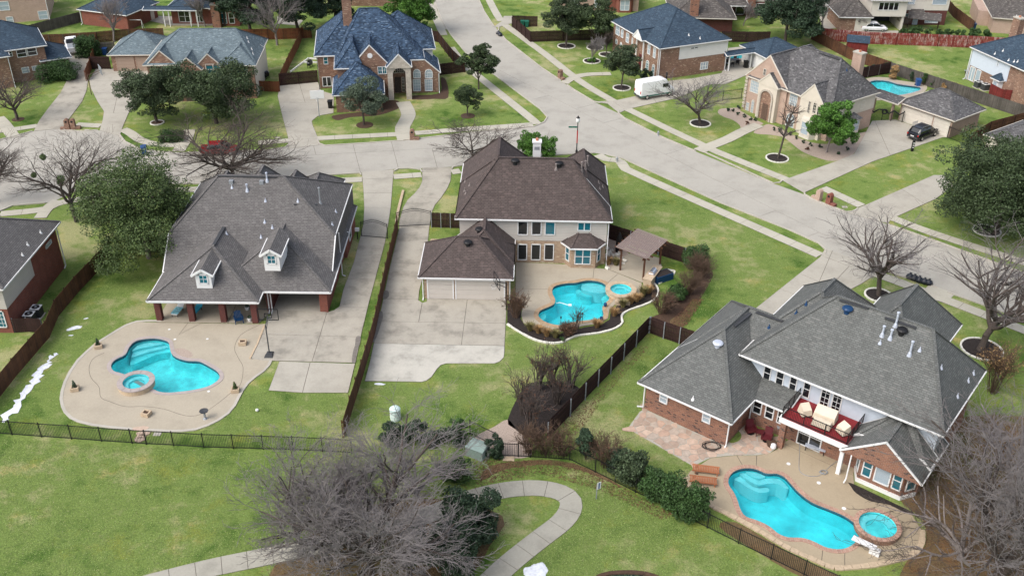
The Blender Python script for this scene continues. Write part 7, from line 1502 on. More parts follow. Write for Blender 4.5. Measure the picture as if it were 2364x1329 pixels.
# ================================================================ OBJECTS
def loft(mb, secs, cap=True):
    n = len(secs[0][1]); b0 = 0; vs = []; fs = []
    for x, ring_ in secs: vs += [(x, y, z) for y, z in ring_]
    for i in range(len(secs)-1):
        for k in range(n): fs.append((i*n+k, i*n+(k+1) % n, (i+1)*n+(k+1) % n, (i+1)*n+k))
    if cap: fs += [tuple(range(n-1, -1, -1)), tuple(range((len(secs)-1)*n, len(secs)*n))]
    mb.add(vs, fs)
def sec(w0, z0, w1, z1, w2, z2): return [(-w0, z0), (-w1*1.0, (z0+z1)/2), (-w1, z1), (-w2, z2-.05), (-w2*.85, z2), (w2*.85, z2), (w2, z2-.05), (w1, z1), (w1*1.0, (z0+z1)/2), (w0, z0)]
def vehicle(kind, label, a, b, paint, cat, side=1, W=None):
    """a, b: ground pixels of the near-side rear and front wheels; side=1 when the near side is the vehicle's right"""
    A, B = G(*a), G(*b); d = (B-A); d.z = 0; wb = {'van': 3.75, 'suv': 2.9, 'sedan': 2.8, 'pickup': 3.6}[kind]; d.normalize(); n = Vector((-d.y, d.x, 0))*side
    hw = {'van': .98, 'suv': .95, 'sedan': .9, 'pickup': 1.0}[kind]; c = (A+B)/2+n*(hw-.1); root = thing(kind if kind != 'suv' else 'car', label, cat, (c.x, c.y, .07), math.atan2(d.y, d.x))
    body = MB(); gls = MB(); rf = MB(); hb = wb/2
    S = lambda x, zb, zt, w: (x, sec(w*.92, zb, w, (zb+zt)/2+.05, w*.93, zt))
    if kind == 'van':
        loft(body, [S(-hb-1.05, .45, 2.35, .94), (-hb-.9, sec(.95, .4, 1.0, 1.4, .9, 2.62)), (hb-1.0, sec(.95, .35, 1.0, 1.4, .9, 2.66)), (hb-.55, sec(.95, .35, 1.0, 1.3, .84, 2.55)), (hb+.2, sec(.95, .35, 1.0, 1.2, .8, 1.62)), (hb+.75, sec(.92, .35, .95, 1.0, .75, 1.25)), (hb+.95, sec(.85, .4, .88, .8, .7, 1.0))])
        gls.beam((hb-.52, 0, 2.42), (hb+.2, 0, 1.66), 1.5, .06); 
        for s in (-1, 1): gls.cbox((hb-.75, s*.955, 1.75), (.95, .08, .55), 0)
        rf.box(-hb-1.08, hb+.5, -1.01, 1.01, .45, .62); extra = ('stripe', rf, 'green')
    elif kind == 'pickup':
        loft(body, [S(-hb-1.1, .55, 1.2, .95), (-hb-1.0, sec(.95, .5, 1.0, .95, .93, 1.22)), (hb+.5, sec(.95, .45, 1.0, .95, .92, 1.22)), (hb+.95, sec(.9, .45, .95, .85, .85, 1.1))])
        loft(gls, [(-.35, sec(.88, 1.15, .86, 1.4, .74, 1.78)), (.05, sec(.88, 1.15, .88, 1.4, .78, 1.9)), (1.0, sec(.88, 1.15, .88, 1.4, .78, 1.9)), (1.75, sec(.86, 1.12, .86, 1.2, .7, 1.28))])
        loft(rf, [(-.12, sec(.76, 1.82, .78, 1.86, .74, 1.93)), (1.1, sec(.76, 1.82, .78, 1.86, .74, 1.93))])
        bd = MB(); bd.box(-hb-.98, -.5, -.78, .78, 1.1, 1.235); bd.build('cargo_bed', 'grey', root)
        for s in (-1, 1): rf.beam((-.35, s*.85, 1.2), (-.1, s*.77, 1.85), .1, .1); rf.beam((.5, s*.87, 1.2), (.5, s*.79, 1.85), .1, .06); rf.beam((1.7, s*.83, 1.2), (1.08, s*.77, 1.86), .08, .08)
        extra = None
    else:
        k = 1.0 if kind == 'suv' else .86; zb_, zt_ = 1.02*k, 1.68*k
        loft(body, [S(-hb-.85, .45, .95*k, .85), (-hb-.7, sec(.9, .32, .96, .7, .88, 1.05*k)), (0, sec(.92, .28, .97, .7, .9, 1.06*k)), (hb-.3, sec(.92, .28, .97, .7, .86, 1.02*k)), (hb+.55, sec(.88, .3, .92, .65, .78, .86*k)), (hb+.85, sec(.75, .4, .8, .6, .65, .72*k))])
        r0 = -hb-.6 if kind == 'suv' else -hb-.1
        loft(gls, [(r0, sec(.82, zb_, .82, zb_+.1, .62, zb_+.12)), (r0+.35, sec(.85, zb_, .83, zb_+.3, .66, zt_-.03)), (.35, sec(.86, zb_, .84, zb_+.3, .68, zt_)), (1.35, sec(.84, zb_-.03, .82, zb_+.02, .62, zb_+.06))])
        loft(rf, [(r0+.3, sec(.66, zt_-.08, .68, zt_-.04, .62, zt_+.015)), (.42, sec(.67, zt_-.06, .7, zt_-.02, .64, zt_+.03))])
        for s in (-1, 1):
            rf.beam((.42, s*.68, zt_-.02), (1.35, s*.78, zb_), .07, .07); rf.beam((r0+.3, s*.66, zt_-.05), (r0, s*.8, zb_), .1, .1); rf.beam((-.35, s*.70, zt_-.03), (-.3, s*.86, zb_), .08, .05)
            if kind == 'suv': rl = MB(); rl.beam((-1.3, s*.6, zt_+.08), (.35, s*.6, zt_+.08), .05, .05); rl.build('roof_rail', 'chrome', root)
        extra = None
    bo = body.build('body', paint, root, smooth=False); gls.build('windscreen' if kind == 'van' else 'windows', 'glass', root)
    if kind == 'van': rf.build('stripe', 'green', root)
    else: rf.build('roof', paint, root)
    for x in (-hb, hb):
        for s in (-1, 1):
            w = MB(); w.tube((x, s*(hw-.2), .34), (x, s*(hw+.03), .34), .34, n=16); wo_ = w.build('wheel', 'tyre', root); w = MB(); w.tube((x, s*(hw+.03), .34), (x, s*(hw+.045), .34), .2, n=10); w.build('rim', 'chrome', wo_)
    rear = -hb-(1.06 if kind == 'van' else 1.12 if kind == 'pickup' else .86); zz = {'van': 1.1, 'pickup': .95, 'suv': .85, 'sedan': .75}[kind]
    for s in (-1, 1):
        t = MB(); t.cbox((rear, s*(hw-.17), zz), (.08, .16, .4 if kind == 'van' else .2)); t.build('tail_light', 'redlamp', root)
        fx = hb+(.93 if kind in ('van', 'pickup') else .78); t = MB(); t.cbox((fx, s*(hw-.28), .75 if kind != 'sedan' else .6), (.12, .3, .16)); t.build('headlight', 'chrome', root)
        t = MB(); t.cbox((hb-.6 if kind != 'van' else hb-.2, s*(hw+.12), 1.15 if kind != 'van' else 1.5), (.1, .2, .16 if kind != 'van' else .35)); t.build('mirror', 'black', root)
    t = MB(); t.box(rear-.08, rear+.1, -hw*.85, hw*.85, .38, .58); t.build('bumper', 'darkgrey' if kind != 'pickup' else 'chrome', root)
    t = MB(); t.box(rear-.095, rear-.08, -.25, .25, .62, .76); t.build('number_plate', 'white', root)
    return root
vehicle('van', 'white high roofed delivery van parked in the drive by the corner house', (1493, 231), (1543.5, 222.7), 'carwhite', 'van', 1)
vehicle('suv', 'black sport utility car parked before the tan triple garage', (2124.4, 327.5), (2157, 315), 'carblack', 'car', 1)
vehicle('pickup', 'white pickup truck parked at the end of the far left driveway', (185, 121.5), (181, 109), 'carwhite', 'pickup truck', 1)
vehicle('sedan', 'dark red car parked at the kerb behind the wide bare tree', (477, 361), (535, 359), 'carred', 'car', 1)
vehicle('sedan', 'white car standing before the open garage of the cream house', (2003, 74), (2032, 74.5), 'carwhite', 'car', 1)
def simple(name, label, cat, px, py, build, rz=0.0, z=0.0, group=None, zh=0.0):
    g = G(px, py, zh); root = thing(name, label, cat, (g.x, g.y, zh+z), rz, group); build(root); return root
# wheeled bins
def bin_(col):
    def f(r):
        m = MB(); m.add([(-.26, -.3, .08), (.26, -.3, .08), (.26, .3, .08), (-.26, .3, .08), (-.33, -.38, 1.02), (.33, -.38, 1.02), (.33, .38, 1.02), (-.33, .38, 1.02)], [(3, 2, 1, 0), (4, 5, 6, 7), (0, 1, 5, 4), (1, 2, 6, 5), (2, 3, 7, 6), (3, 0, 4, 7)]); m.build('body', col, r)
        m = MB(); m.cbox((0, .02, 1.06), (.72, .86, .07), 0, .05); m.tube((-.3, .44, 1.0), (.3, .44, 1.0), .03); m.build('lid', col, r)
        for s in (-1, 1): m = MB(); m.tube((s*.28, .3, .13), (s*.34, .3, .13), .13, n=12); m.build('wheel', 'tyre', r)
    return f
simple('wheeled_bin', 'blue wheeled bin standing alone in the street gutter', 'bin', 334, 356, bin_('blue'), .3)
simple('wheeled_bin', 'black wheeled bin beside the blue shingled garage wing', 'bin', 763, 250, bin_('black'), .1)
simple('wheeled_bin', 'black wheeled bin at the breezeway by the garage door', 'bin', 1721, 157, bin_('black'))
simple('wheeled_bin', 'left green wheeled bin in the small fenced yard', 'bin', 1206, 62, bin_('green')); simple('wheeled_bin', 'right green wheeled bin in the small fenced yard', 'bin', 1216, 63, bin_('green'))
simple('wheeled_bin', 'bright blue bin at the edge of the far pool', 'bin', 2118, 199, bin_('blue')); simple('wheeled_bin', 'blue bin beside the fence near the top right corner', 'bin', 2246, 68, bin_('navy')); simple('wheeled_bin', 'blue bin behind the dark gate by the low garage', 'bin', 243, 127, bin_('blue'))
# basketball hoops
def hoop(label, px, py, rz, polemat='darkgrey', frame='black', portable=True, h=3.05, board='glass', arm=1.1, solid=False):
    g = G(px, py); r = thing('basketball_hoop', label, 'basketball hoop', (g.x, g.y, .05), rz)
    if portable: m = MB(); m.add([(-.38, -.1, 0), (.38, -.1, 0), (.3, .95, 0), (-.3, .95, 0), (-.3, 0, .22), (.3, 0, .22), (.22, .7, .2), (-.22, .7, .2)], [(3, 2, 1, 0), (4, 5, 6, 7), (0, 1, 5, 4), (1, 2, 6, 5), (2, 3, 7, 6), (3, 0, 4, 7)]); m.build('base', polemat, r)
    y0 = .45 if portable else 0; m = MB(); m.tube((0, y0, .1), (0, y0, h+.1), .055); m.tube((0, y0, h), (0, y0+arm, h+.35), .04); m.tube((0, y0, h-.5), (0, y0+arm, h+.1), .03); m.build('pole', polemat, r)
    yb = y0+arm+.03; m = MB()
    if solid: m.box(-.9, .9, yb, yb+.05, h-.1, h+1.0)
    for a, b in (((-.9, h-.1), (.9, h-.1)), ((-.9, h+1.0), (.9, h+1.0)), ((-.9, h-.1), (-.9, h+1.0)), ((.9, h-.1), (.9, h+1.0)), ((-.3, h+.1), (.3, h+.1)), ((-.3, h+.55), (.3, h+.55)), ((-.3, h+.1), (-.3, h+.55)), ((.3, h+.1), (.3, h+.55))): m.beam((a[0], yb+.01, a[1]), (b[0], yb+.01, b[1]), .05, .06)
    m.build('backboard', frame, r); m = MB()
    q = [(math.cos(6.2832*k/14)*.23, yb+.32+math.sin(6.2832*k/14)*.23, h) for k in range(15)]
    for a, b in zip(q[:-1], q[1:]): m.tube(a, b, .015, n=4)
    m.build('rim', 'black' if not solid else 'grey', r); m = MB()
    for k in range(0, 14, 1): a = q[k]; m.tube(a, (a[0]*.6, yb+.32+(a[1]-yb-.32)*.6, h-.42), .008, n=3)
    m.build('net', 'white', r, kind='stuff'); return r
hoop('black portable basketball hoop on the left concrete court', 620, 826, 0.0, 'darkgrey', 'black'); hoop('basketball hoop on a dark post beside the beige garage doors', 1168.5, 718, 1.9, 'black', 'black', False, arm=.9)
hoop('white basketball hoop at the edge of the wide driveway', 737.5, 272, 3.3, 'galv', 'white', False, solid=True, arm=.6); hoop('dark angled basketball hoop between the two far left driveways', 212, 221, -1.0, 'bark_brown', 'grey', False, h=3.0, arm=1.8, solid=True)
# street lamp with name sign
def lamp(r):
    m = MB(); m.lathe([(.16, 0), (.14, .3), (.07, .4), (.055, 3.9), (.1, 4.0)], n=10); m.build('post', 'black', r)
    m = MB(); m.lathe([(.1, 4.0), (.22, 4.15), (.26, 4.4), (.2, 4.7), (.05, 4.85)], n=12); m.build('lantern', 'white', r); m = MB(); m.lathe([(.24, 4.68), (.1, 4.86), (.02, 5.0)], n=10); m.build('finial', 'black', r)
    m = MB(); m.box(-1.15, -.08, -.02, .02, 3.35, 3.55); m.build('street_sign', 'green', r); m = MB(); m.box(-.08, .08, -.08, .08, 1.4, 3.2); 
    m2 = MB(); m2.tube((0, -.02, 1.3), (0, -.02, 3.0), .075, n=10); m2.build('ribbon', 'redlamp', r)
simple('street_lamp', 'black street lamp with white globe, green sign and red ribbon', 'street lamp', 1331, 352, lamp)
# mailboxes
def mailbox(mat, planter=True, two=False):
    def f(r):
        for i in range(2 if two else 1):
            x = i*.75; m = MB(); m.box(x-.3, x+.3, -.28, .28, 0, 1.15); m.build('pillar', mat, r); m = MB(); q = [(x-.3, 1.15)]+[(x-math.cos(math.pi*k/8)*.3, 1.15+math.sin(math.pi*k/8)*.3) for k in range(9)]
            m.add([(a, -.28, z) for a, z in q[1:]]+[(a, .28, z) for a, z in q[1:]], [tuple(range(9)), tuple(range(17, 8, -1))]+[(k, k+9, k+10, k+1) for k in range(8)]); m.build('arched_top', mat, r)
            m = MB(); m.tube((x, -.3, 1.1), (x, -.24, 1.1), .15, n=12); m.build('letter_box', 'black', r)
        if planter: m = MB(); x0 = .32 if not two else 1.07; m.box(x0, x0+.6, -.25, .25, 0, .38); m.box(-.9, -.32, -.25, .25, 0, .3) if two else None; m.build('planter', mat, r, kind='stuff' if two else None)
    return f
simple('mailbox', 'double arched brick mailbox on the verge between the far left drives', 'mailbox', 157, 298, mailbox('brown_brick', True, True), .1); simple('mailbox', 'brick mailbox with small planter at the end of the curved walk', 'mailbox', 952, 322, mailbox('brown_brick'), 0)
simple('mailbox', 'brick mailbox on the verge opposite the ringed trees', 'mailbox', 1293, 182, mailbox('brown_brick'), -.9); simple('mailbox', 'tan brick arched mailbox, left of the red one', 'mailbox', 1889, 463, mailbox('pink_brick'), 2.2); simple('mailbox', 'red brick arched mailbox with side planter', 'mailbox', 1913, 472, mailbox('red_brick'), -.93)
def hydrant(r): m = MB(); m.lathe([(.16, 0), (.11, .08), (.11, .5), (.14, .52), (.12, .62), (.03, .72)], n=10); m.build('body', 'grey', r); m = MB(); m.tube((-.2, 0, .4), (.2, 0, .4), .06); m.build('nozzle', 'grey', r)
simple('hydrant', 'small grey hydrant beside the sidewalk bend', 'hydrant', 1424, 374, hydrant); simple('hydrant', 'small pale standpipe by the far kerb of the diagonal street', 'hydrant', 1519, 314, hydrant)
# air conditioners
def ac(r):
    m = MB(); m.box(-.42, .42, -.42, .42, .05, .95); m.build('cabinet', 'darkgrey', r); m = MB(); m.box(-.45, .45, -.45, .45, .95, 1.0); m.build('top', 'white', r); m = MB(); m.lathe([(.36, 1.0), (.36, 1.02)], n=20); m.build('fan_grille', 'black', r); m = MB(); m.lathe([(.12, 1.02), (.1, 1.05)], n=8); m.build('fan_hub', 'grey', r); m = MB(); m.box(-.55, .55, -.55, .55, 0, .06); m.build('pad', 'kerb', r)
for k, (x, y, l_) in enumerate(((1048, 548, 'white topped air conditioner nearer the garage wall'), (1050, 563, 'white topped air conditioner by the fence panel'), (88, 737, 'dark air conditioner further along the red brick wall'), (72, 752, 'dark air conditioner behind the small screen fence'), (2256, 210, 'grey air conditioner, left one at the white house'), (2272, 216, 'dark air conditioner, right one at the white house'))):
    g = G(x, y-8); 
    if k < 2: g = Vector((-6.0, 90.9+1.35*k, 0))
    r_ = thing('air_conditioner', l_, 'air conditioner', (g.x, g.y, 0), .0 if k < 4 else .3, 'air conditioners beside house walls'); ac(r_)
# stone planters on the left pool deck
def planter(plant):
    def f(r):
        for a, b in (((-.42, -.32), (.42, -.32)), ((-.42, .32), (.42, .32)), ((-.36, -.25), (-.36, .25)), ((.36, -.25), (.36, .25))): m = MB(); m.beam((*a, .24), (*b, .24), .16, .42); m.build('stone_side', 'stone', r)
        m = MB(); m.box(-.3, .3, -.26, .26, .02, .34); m.build('soil', 'brownmulch', r)
        if plant: link_mesh('plant', np_mesh('plant', *leaf_cloud([(0, 0, .6), (0, 0, .9), (0, .02, 1.15)], [(.22, .22, .25), (.17, .17, .25), (.09, .09, .22)], 420, .12, 7)), plant, r)
    return f
for x, y, p_, l_ in ((228, 803, 'leaf_evergreen', 'stone planter with a small dark conifer by the left deck edge'), (174, 901, 'leaf_grey', 'stone planter with a pale dry plant, lowest on the left'), (339, 959, None, 'empty stone planter near the front of the deck'), (544, 904, 'leaf_mid', 'stone planter with a green conifer at the right deck edge'), (561, 795, None, 'empty stone planter nearest the basketball court')): simple('planter', l_, 'planter', x, y, planter(p_), random.Random(x).uniform(-.4, .4), .05, 'stone planters round the left pool').scale = (.78,)*3
def birdbath(r): m = MB(); m.lathe([(.2, 0), (.15, .06), (.08, .15), (.1, .35), (.07, .6), (.1, .7)], n=12); m.build('pedestal', 'grey', r); m = MB(); m.lathe([(.1, .68), (.34, .76), (.36, .82), (.3, .8), (.05, .76)], n=18); m.build('bowl', 'darkgrey', r)
simple('birdbath', 'grey birdbath on the lower right of the left pool deck', 'birdbath', 474, 967, birdbath, z=.05)
def ballf(rr, mat):
    def f(r): m = MB(); m.lathe([(rr*math.sin(math.pi*k/8)+.001, rr-rr*math.cos(math.pi*k/8)) for k in range(9)], n=12); m.build('ball', mat, r, smooth=True)
    return f
simple('ball', 'small white ball lying on the left lawn', 'ball', 594, 949, ballf(.14, 'white'))
simple('garden_globe', 'white globe light among the twigs of the foreground trees', 'garden light', 783, 1140, lambda r: (ballf(.17, 'white')(r)), z=1.2)
for k, (x, y) in enumerate(((391, 761), (404, 784), (479, 783), (482, 904))): simple('drain_cover', ('small white cover on the deck near the columns', 'pale round cover near the pool bend', 'white cover on the deck near the court', 'yellowish cover below the pool tail')[k], 'drain cover', x, y, lambda r: (lambda m: (m.lathe([(.12, 0), (.11, .015)], n=12), m.build('disc', 'white', r)))(MB()), z=.056)
for k, (x, y) in enumerate(((1948, 1174), (1890, 1115), (1820, 1071))): simple('drain_cover', ('large white skimmer cover beside the brick coping', 'small white cover on the tan deck', 'small white cover nearest the flagstones')[k], 'drain cover', x, y, lambda r: (lambda m: (m.lathe([(.16, 0), (.15, .015)], n=12), m.build('disc', 'white', r)))(MB()), z=.056)
# patio furniture, left house
def lounger(mat, towel=None):
    def f(r):
        m = MB(); m.box(-.3, .3, -.9, .4, .28, .36); m.beam((0, .4, .33), (0, .95, .75), .6, .08); m.build('cushion', mat, r)
        if towel: m = MB(); m.box(-.36, .36, -.85, .35, .365, .40); m.build('towel', towel, r)
        for x in (-.27, .27):
            for y in (-.8, .35): m = MB(); m.box(x-.025, x+.025, y-.025, y+.025, 0, .28); m.build('leg', 'darkgrey', r)
    return f
simple('lounge_chair', 'patio lounger under a striped turquoise towel, leftmost under the roof', 'lounge chair', 413, 722, lounger('white', 'skin_blue_towel'), -.15, .06); simple('lounge_chair', 'plain turquoise patio lounger between the second and third columns', 'lounge chair', 456, 720, lounger('skyblue'), -.2, .06)
def adir(mat):
    def f(r):
        m = MB(); 
        for k in range(5): m.box(-.28, .28, -.35+k*.13, -.25+k*.13, .34-k*.02, .37-k*.02)
        m.build('seat', mat, r, kind='stuff'); m = MB()
        for k in range(5): m.beam((-.24+k*.12, .25, .28), (-.26+k*.13, .55, 1.0-abs(k-2)*.05), .1, .03)
        m.build('backrest', mat, r, kind='stuff')
        for s in (-1, 1): m = MB(); m.box(s*.36-.06, s*.36+.06, -.4, .35, .56, .6); m.box(s*.36-.03, s*.36+.03, -.38, -.3, 0, .56); m.beam((s*.33, -.35, .3), (s*.33, .5, .05), .04, .12); m.build('armrest', mat, r)
    return f
simple('garden_chair', 'blue slatted garden chair near the right hand columns', 'garden chair', 552, 744, adir('navy'), .4, .06)
def pots(r):
    m = MB(); m.lathe([(.15, 0), (.22, .3), (.2, .34)], n=12); m.build('pot', 'white', r); link_mesh('plant', np_mesh('plant', *leaf_cloud([(0, 0, .45)], [(.2, .2, .2)], 120, .1, 9)), 'leaf_evergreen', r)
simple('potted_plant', 'white potted plant behind the blue garden chair', 'potted plant', 571, 716, pots, z=.06); simple('potted_plant', 'low pot at the foot of the last patio column', 'potted plant', 577, 742, pots, z=.06)
def grillf(r): m = MB(); m.box(-.5, .5, -.25, .25, .35, .85); m.tube((-.35, 0, .9), (.35, 0, .9), .26, n=10); m.build('hood', 'black', r); m = MB(); m.box(-.75, .75, -.2, .2, .8, .84); m.build('shelf', 'grey', r); m = MB(); [m.box(x-.03, x+.03, y-.03, y+.03, 0, .4) for x in (-.45, .45) for y in (-.2, .2)]; m.build('legs', 'black', r, kind='stuff')
simple('grill', 'black covered grill beside the white and brick house', 'grill', 2235, 175, grillf); simple('grill', 'black grill beside the driveway fence of the grey blue house', 'grill', 615, 182, grillf, 1.2); simple('grill', 'black barbecue by the side wall of the blue roofed house', 'grill', 716, 155, grillf, 1.3); simple('grill', 'black barbecue at the brick house behind the dining set', 'grill', 1669, 158, grillf)
simple('grill', 'black kettle barbecue in the shade behind the brick column', 'grill', 1812, 1006, grillf, z=.06)
# pergola with its slatted roof
pc = [G(x, y) for x, y in ((1431.5, 624), (1484.5, 646), (1523, 610), (1470, 590))]
pr_ = thing('pergola', 'brown pergola with a pale slatted roof over the outdoor kitchen', 'pergola', (pc[0].x, pc[0].y, 0)); ph = 2.55
for p in pc[:4]: m = MB(); m.box(p.x-.09, p.x+.09, p.y-.09, p.y+.09, 0, ph); m.build('post', 'fence_brown', pr_, world=True)
ex = (pc[1]-pc[0]).normalized(); ey = (pc[3]-pc[0]).normalized(); Lx = (pc[1]-pc[0]).length; Ly = (pc[3]-pc[0]).length
for t in (0, Lx):
    m = MB(); a = pc[0]+ex*t-ey*.5; b = pc[0]+ex*t+ey*(Ly+.5); m.beam((a.x, a.y, ph), (b.x, b.y, ph), .09, .2); m.build('beam', 'fence_brown', pr_, world=True)
for k in range(7):
    t = -.3+(Ly+.6)*k/6; a = pc[0]+ey*t-ex*.7; b = pc[0]+ey*t+ex*(Lx+.7); m = MB(); m.beam((a.x, a.y, ph+.18), (b.x, b.y, ph+.18), .06, .16); m.build('rafter', 'fence_brown', pr_, world=True)
sl_ = MT['slat'] = plain('weathered slat', (0.30, 0.235, 0.21), .9, .15, 5); kk = 26
for k in range(kk):
    t = -.4+(Lx+.8)*k/(kk-1); a = pc[0]+ex*t-ey*.55; b = pc[0]+ex*t+ey*(Ly+.55); m = MB(); m.beam((a.x, a.y, ph+.29), (b.x, b.y, ph+.29), .085, .04); m.build('slat', 'slat', pr_, world=True)
def kitchen(r):
    m = MB(); m.box(-1.5, 1.5, -.4, .4, 0, .9); m.build('counter', 'stone', r); m = MB(); m.box(-1.58, 1.58, -.48, .48, .9, .98); m.build('countertop', 'stone', r); m = MB(); m.box(-.6, .5, -.35, .3, .98, 1.1); m.tube((-.55, 0, 1.12), (.45, 0, 1.12), .26, n=10); m.build('grill', 'chrome', r)
simple('outdoor_kitchen', 'tan stone outdoor counter with steel grill under the pergola', 'outdoor kitchen', 1505, 648, kitchen, 1.1, .0)
def bluebox(r):
    m = MB(); m.box(-1.0, 1.0, -.55, .55, 0, .75); m.build('box', 'navy', r); m = MB(); m.box(-.93, .93, -.48, .48, .7, .77); m.build('soil', 'mulch', r)
simple('planter_box', 'dark blue raised planter box beside the pergola kitchen', 'planter', 1528, 645, bluebox, .55)
simple('pot', 'dark blue pot on the coping at the right of the small pool', 'pot', 1397, 739-30, lambda r: (lambda m: (m.lathe([(.1, 0), (.17, .2), (.15, .36)], n=12), m.build('body', 'navy', r)))(MB()), z=.09); simple('pot', 'dark blue pot on the lower coping of the small pool', 'pot', 1388, 741, lambda r: (lambda m: (m.lathe([(.1, 0), (.17, .2), (.15, .36)], n=12), m.build('body', 'navy', r)))(MB()), z=.09)
def torch(r): m = MB(); m.tube((0, 0, 0), (0, 0, 1.1), .02, n=6); m.build('pole', 'black', r); m = MB(); m.lathe([(.04, 1.05), (.08, 1.15), (.05, 1.3)], n=8); m.build('head', 'black', r)
for k, (x, y) in enumerate(((1294, 757), (1331, 757-4), (1344, 748))): simple('garden_torch', ('black garden torch left of the bare shrub at the pool', 'black garden torch behind the bare shrub at the pool', 'black garden torch right of the bare shrub at the pool')[k], 'garden torch', x, y, torch)
def tallcover(r): m = MB(); m.lathe([(.35, 0), (.38, .4), (.3, 1.6), (.08, 2.2), (.02, 2.3)], n=10); m.build('cover', 'black', r)
simple('patio_umbrella', 'closed dark patio umbrella by the gravel behind the brown roofed house', 'umbrella', 1428, 580, tallcover)
def rockpile(r):
    rn = random.Random(4)
    for k in range(26): x, y = rn.gauss(0, .8), rn.gauss(0, 1.3); s = rn.uniform(.12, .32); m = MB(); m.cbox((x, y, s*.4), (s*1.5, s, s*.8), rn.uniform(0, 3), rn.uniform(-.3, .3)); m.build('rock', 'palestone', r)
simple('rock_pile', 'pale rocks of a small dry waterfall by the brick corner', 'rocks', 1410, 592, rockpile)
def benchs(r): m = MB(); m.box(-.7, .7, -.25, .25, 0, .38); m.build('slab', 'stone', r)
simple('stone_bench', 'low stone bench at the foot of the tan rimmed spa', 'bench', 1437, 702, benchs)
# pool cleaner hose
hs_ = thing('pool_cleaner', 'white pool cleaner with hose floating in the small pool', 'pool cleaner', tuple(G(1284, 699)), 0); P = [G(x, y, .0) for x, y in ((1284, 699), (1292, 697), (1300, 699), (1308, 702), (1316, 703))]; m = MB(); m.path([(p.x, p.y, -.05) for p in P], .035); m.build('hose', 'white', hs_, world=True); m = MB(); p = P[-1]; m.cbox((p.x, p.y, -.05), (.3, .25, .14)); m.build('head', 'white', hs_, world=True)
# right pool: diving board, hoses, furniture
a, b = G(1968, 1241, .55), G(2022, 1266, .55); dvr = thing('diving_board', 'white diving board on its stand over the right pool', 'diving board', (b.x, b.y, 0)); d_ = (b-a).normalized()
m = MB(); m.beam((a.x, a.y, .62), (b.x, b.y, .6), .5, .06); m.build('board', 'white', dvr, world=True); m = MB(); c = a+d_*1.3; e = a+d_*2.0; m.beam((c.x, c.y, .3), (e.x, e.y, .3), .34, .5); m.beam((c.x, c.y, .06), (b.x, b.y, .06), .3, .06); m.build('stand', 'white', dvr, world=True)
def coil(label, px, py, R_, n, mat='black', z=.07):
    g = G(px, py); r = thing('garden_hose', label, 'hose', (g.x, g.y, z)); rn = random.Random(px); q = [(math.cos(t*.35)*R_*(1+.25*math.sin(t*.13))+rn.uniform(-.03, .03), math.sin(t*.35)*R_*.8*(1+.2*math.cos(t*.2)), .02+.002*t) for t in range(n)]; m = MB(); m.path(q, .022, 5); m.build('hose', mat, r)
coil('black hose coiled on the flagstones', 1643, 1032, .62, 70); coil('blue grey hose coil on the tan deck', 1901, 1092, .28, 50, 'grey')
r = thing('pool_hose', 'thin grey hose trailing across the tan deck to the house', 'hose', tuple(G(1846, 1010))); m = MB(); m.path([(p.x, p.y, .075) for p in (G(*q) for q in smooth_loop([(1846, 1015), (1845, 1050), (1845, 1085), (1860, 1098), (1885, 1100), (1900, 1093), (1915, 1078), (1935, 1064), (1945, 1060)], 5, False))], .02, 5); m.build('hose', 'grey', r, world=True)
def reel(r): m = MB(); m.lathe([(.25, 0), (.28, .3), (.1, .5)], n=12); m.build('body', 'navy', r)
simple('hose_reel', 'dark blue hose reel at the bay window corner', 'hose reel', 1948, 1064, reel, z=.06)
def clounge(r):
    for k in range(16): m = MB(); m.box(-1.0+k*.125, -1.0+k*.125+.09, -.36, .36, .34, .37); m.build('slat', 'teak', r)
    m = MB(); [m.box(-1.05, 1.02, s*.34-.03, s*.34+.03, .26, .34) for s in (-1, 1)]; m.build('frame', 'teak', r, kind='stuff')
    for x in (-.8, .85):
        for s in (-1, 1): m = MB(); m.box(x-.04, x+.04, s*.32-.04, s*.32+.04, 0, .27); m.build('leg', 'teak', r)
    for s in (-1, 1): m = MB(); m.tube((-.7, s*.38, .11), (-.7, s*.43, .11), .11, n=12); m.build('wheel', 'bark_brown', r)
p1_, p2_ = G(1600, 1085), G(1658, 1092); an = math.atan2(p2_.y-p1_.y, p2_.x-p1_.x)
simple('sun_lounger', 'orange teak slatted lounger, the upper of the two', 'sun lounger', 1629, 1090, clounge, an, .06, 'teak loungers by the right pool'); simple('sun_lounger', 'orange teak slatted lounger, the lower of the two', 'sun lounger', 1623, 1115, clounge, an, .06, 'teak loungers by the right pool')
def arm(r):
    m = MB(); m.lathe([(.3, 0), (.32, .08)], n=14); m.build('swivel_base', 'black', r); m = MB(); m.box(-.32, .32, -.32, .3, .25, .45); m.build('seat', 'maroon', r); m = MB(); m.beam((0, .28, .4), (0, .5, 1.05), .62, .12); m.build('backrest', 'maroon', r)
    for s in (-1, 1): m = MB(); m.box(s*.36-.05, s*.36+.05, -.3, .3, .2, .65); m.build('armrest', 'maroon', r)
simple('patio_chair', 'maroon swivel patio chair nearer the brick wing', 'patio chair', 1732, 1000, arm, .2, .06, 'maroon swivel chairs'); simple('patio_chair', 'maroon swivel patio chair nearer the brick column', 'patio chair', 1769, 1018, arm, -.5, .06, 'maroon swivel chairs')
def sidet(r): m = MB(); m.box(-.33, .33, -.28, .28, .38, .44); m.build('tabletop', 'maroon', r); [(lambda m: (m.box(x-.03, x+.03, y-.03, y+.03, 0, .38), m.build('leg', 'maroon', r)))(MB()) for x in (-.28, .28) for y in (-.22, .22)]
simple('side_table', 'small maroon table between the two swivel chairs', 'side table', 1754, 1006, sidet, -.3, .06)
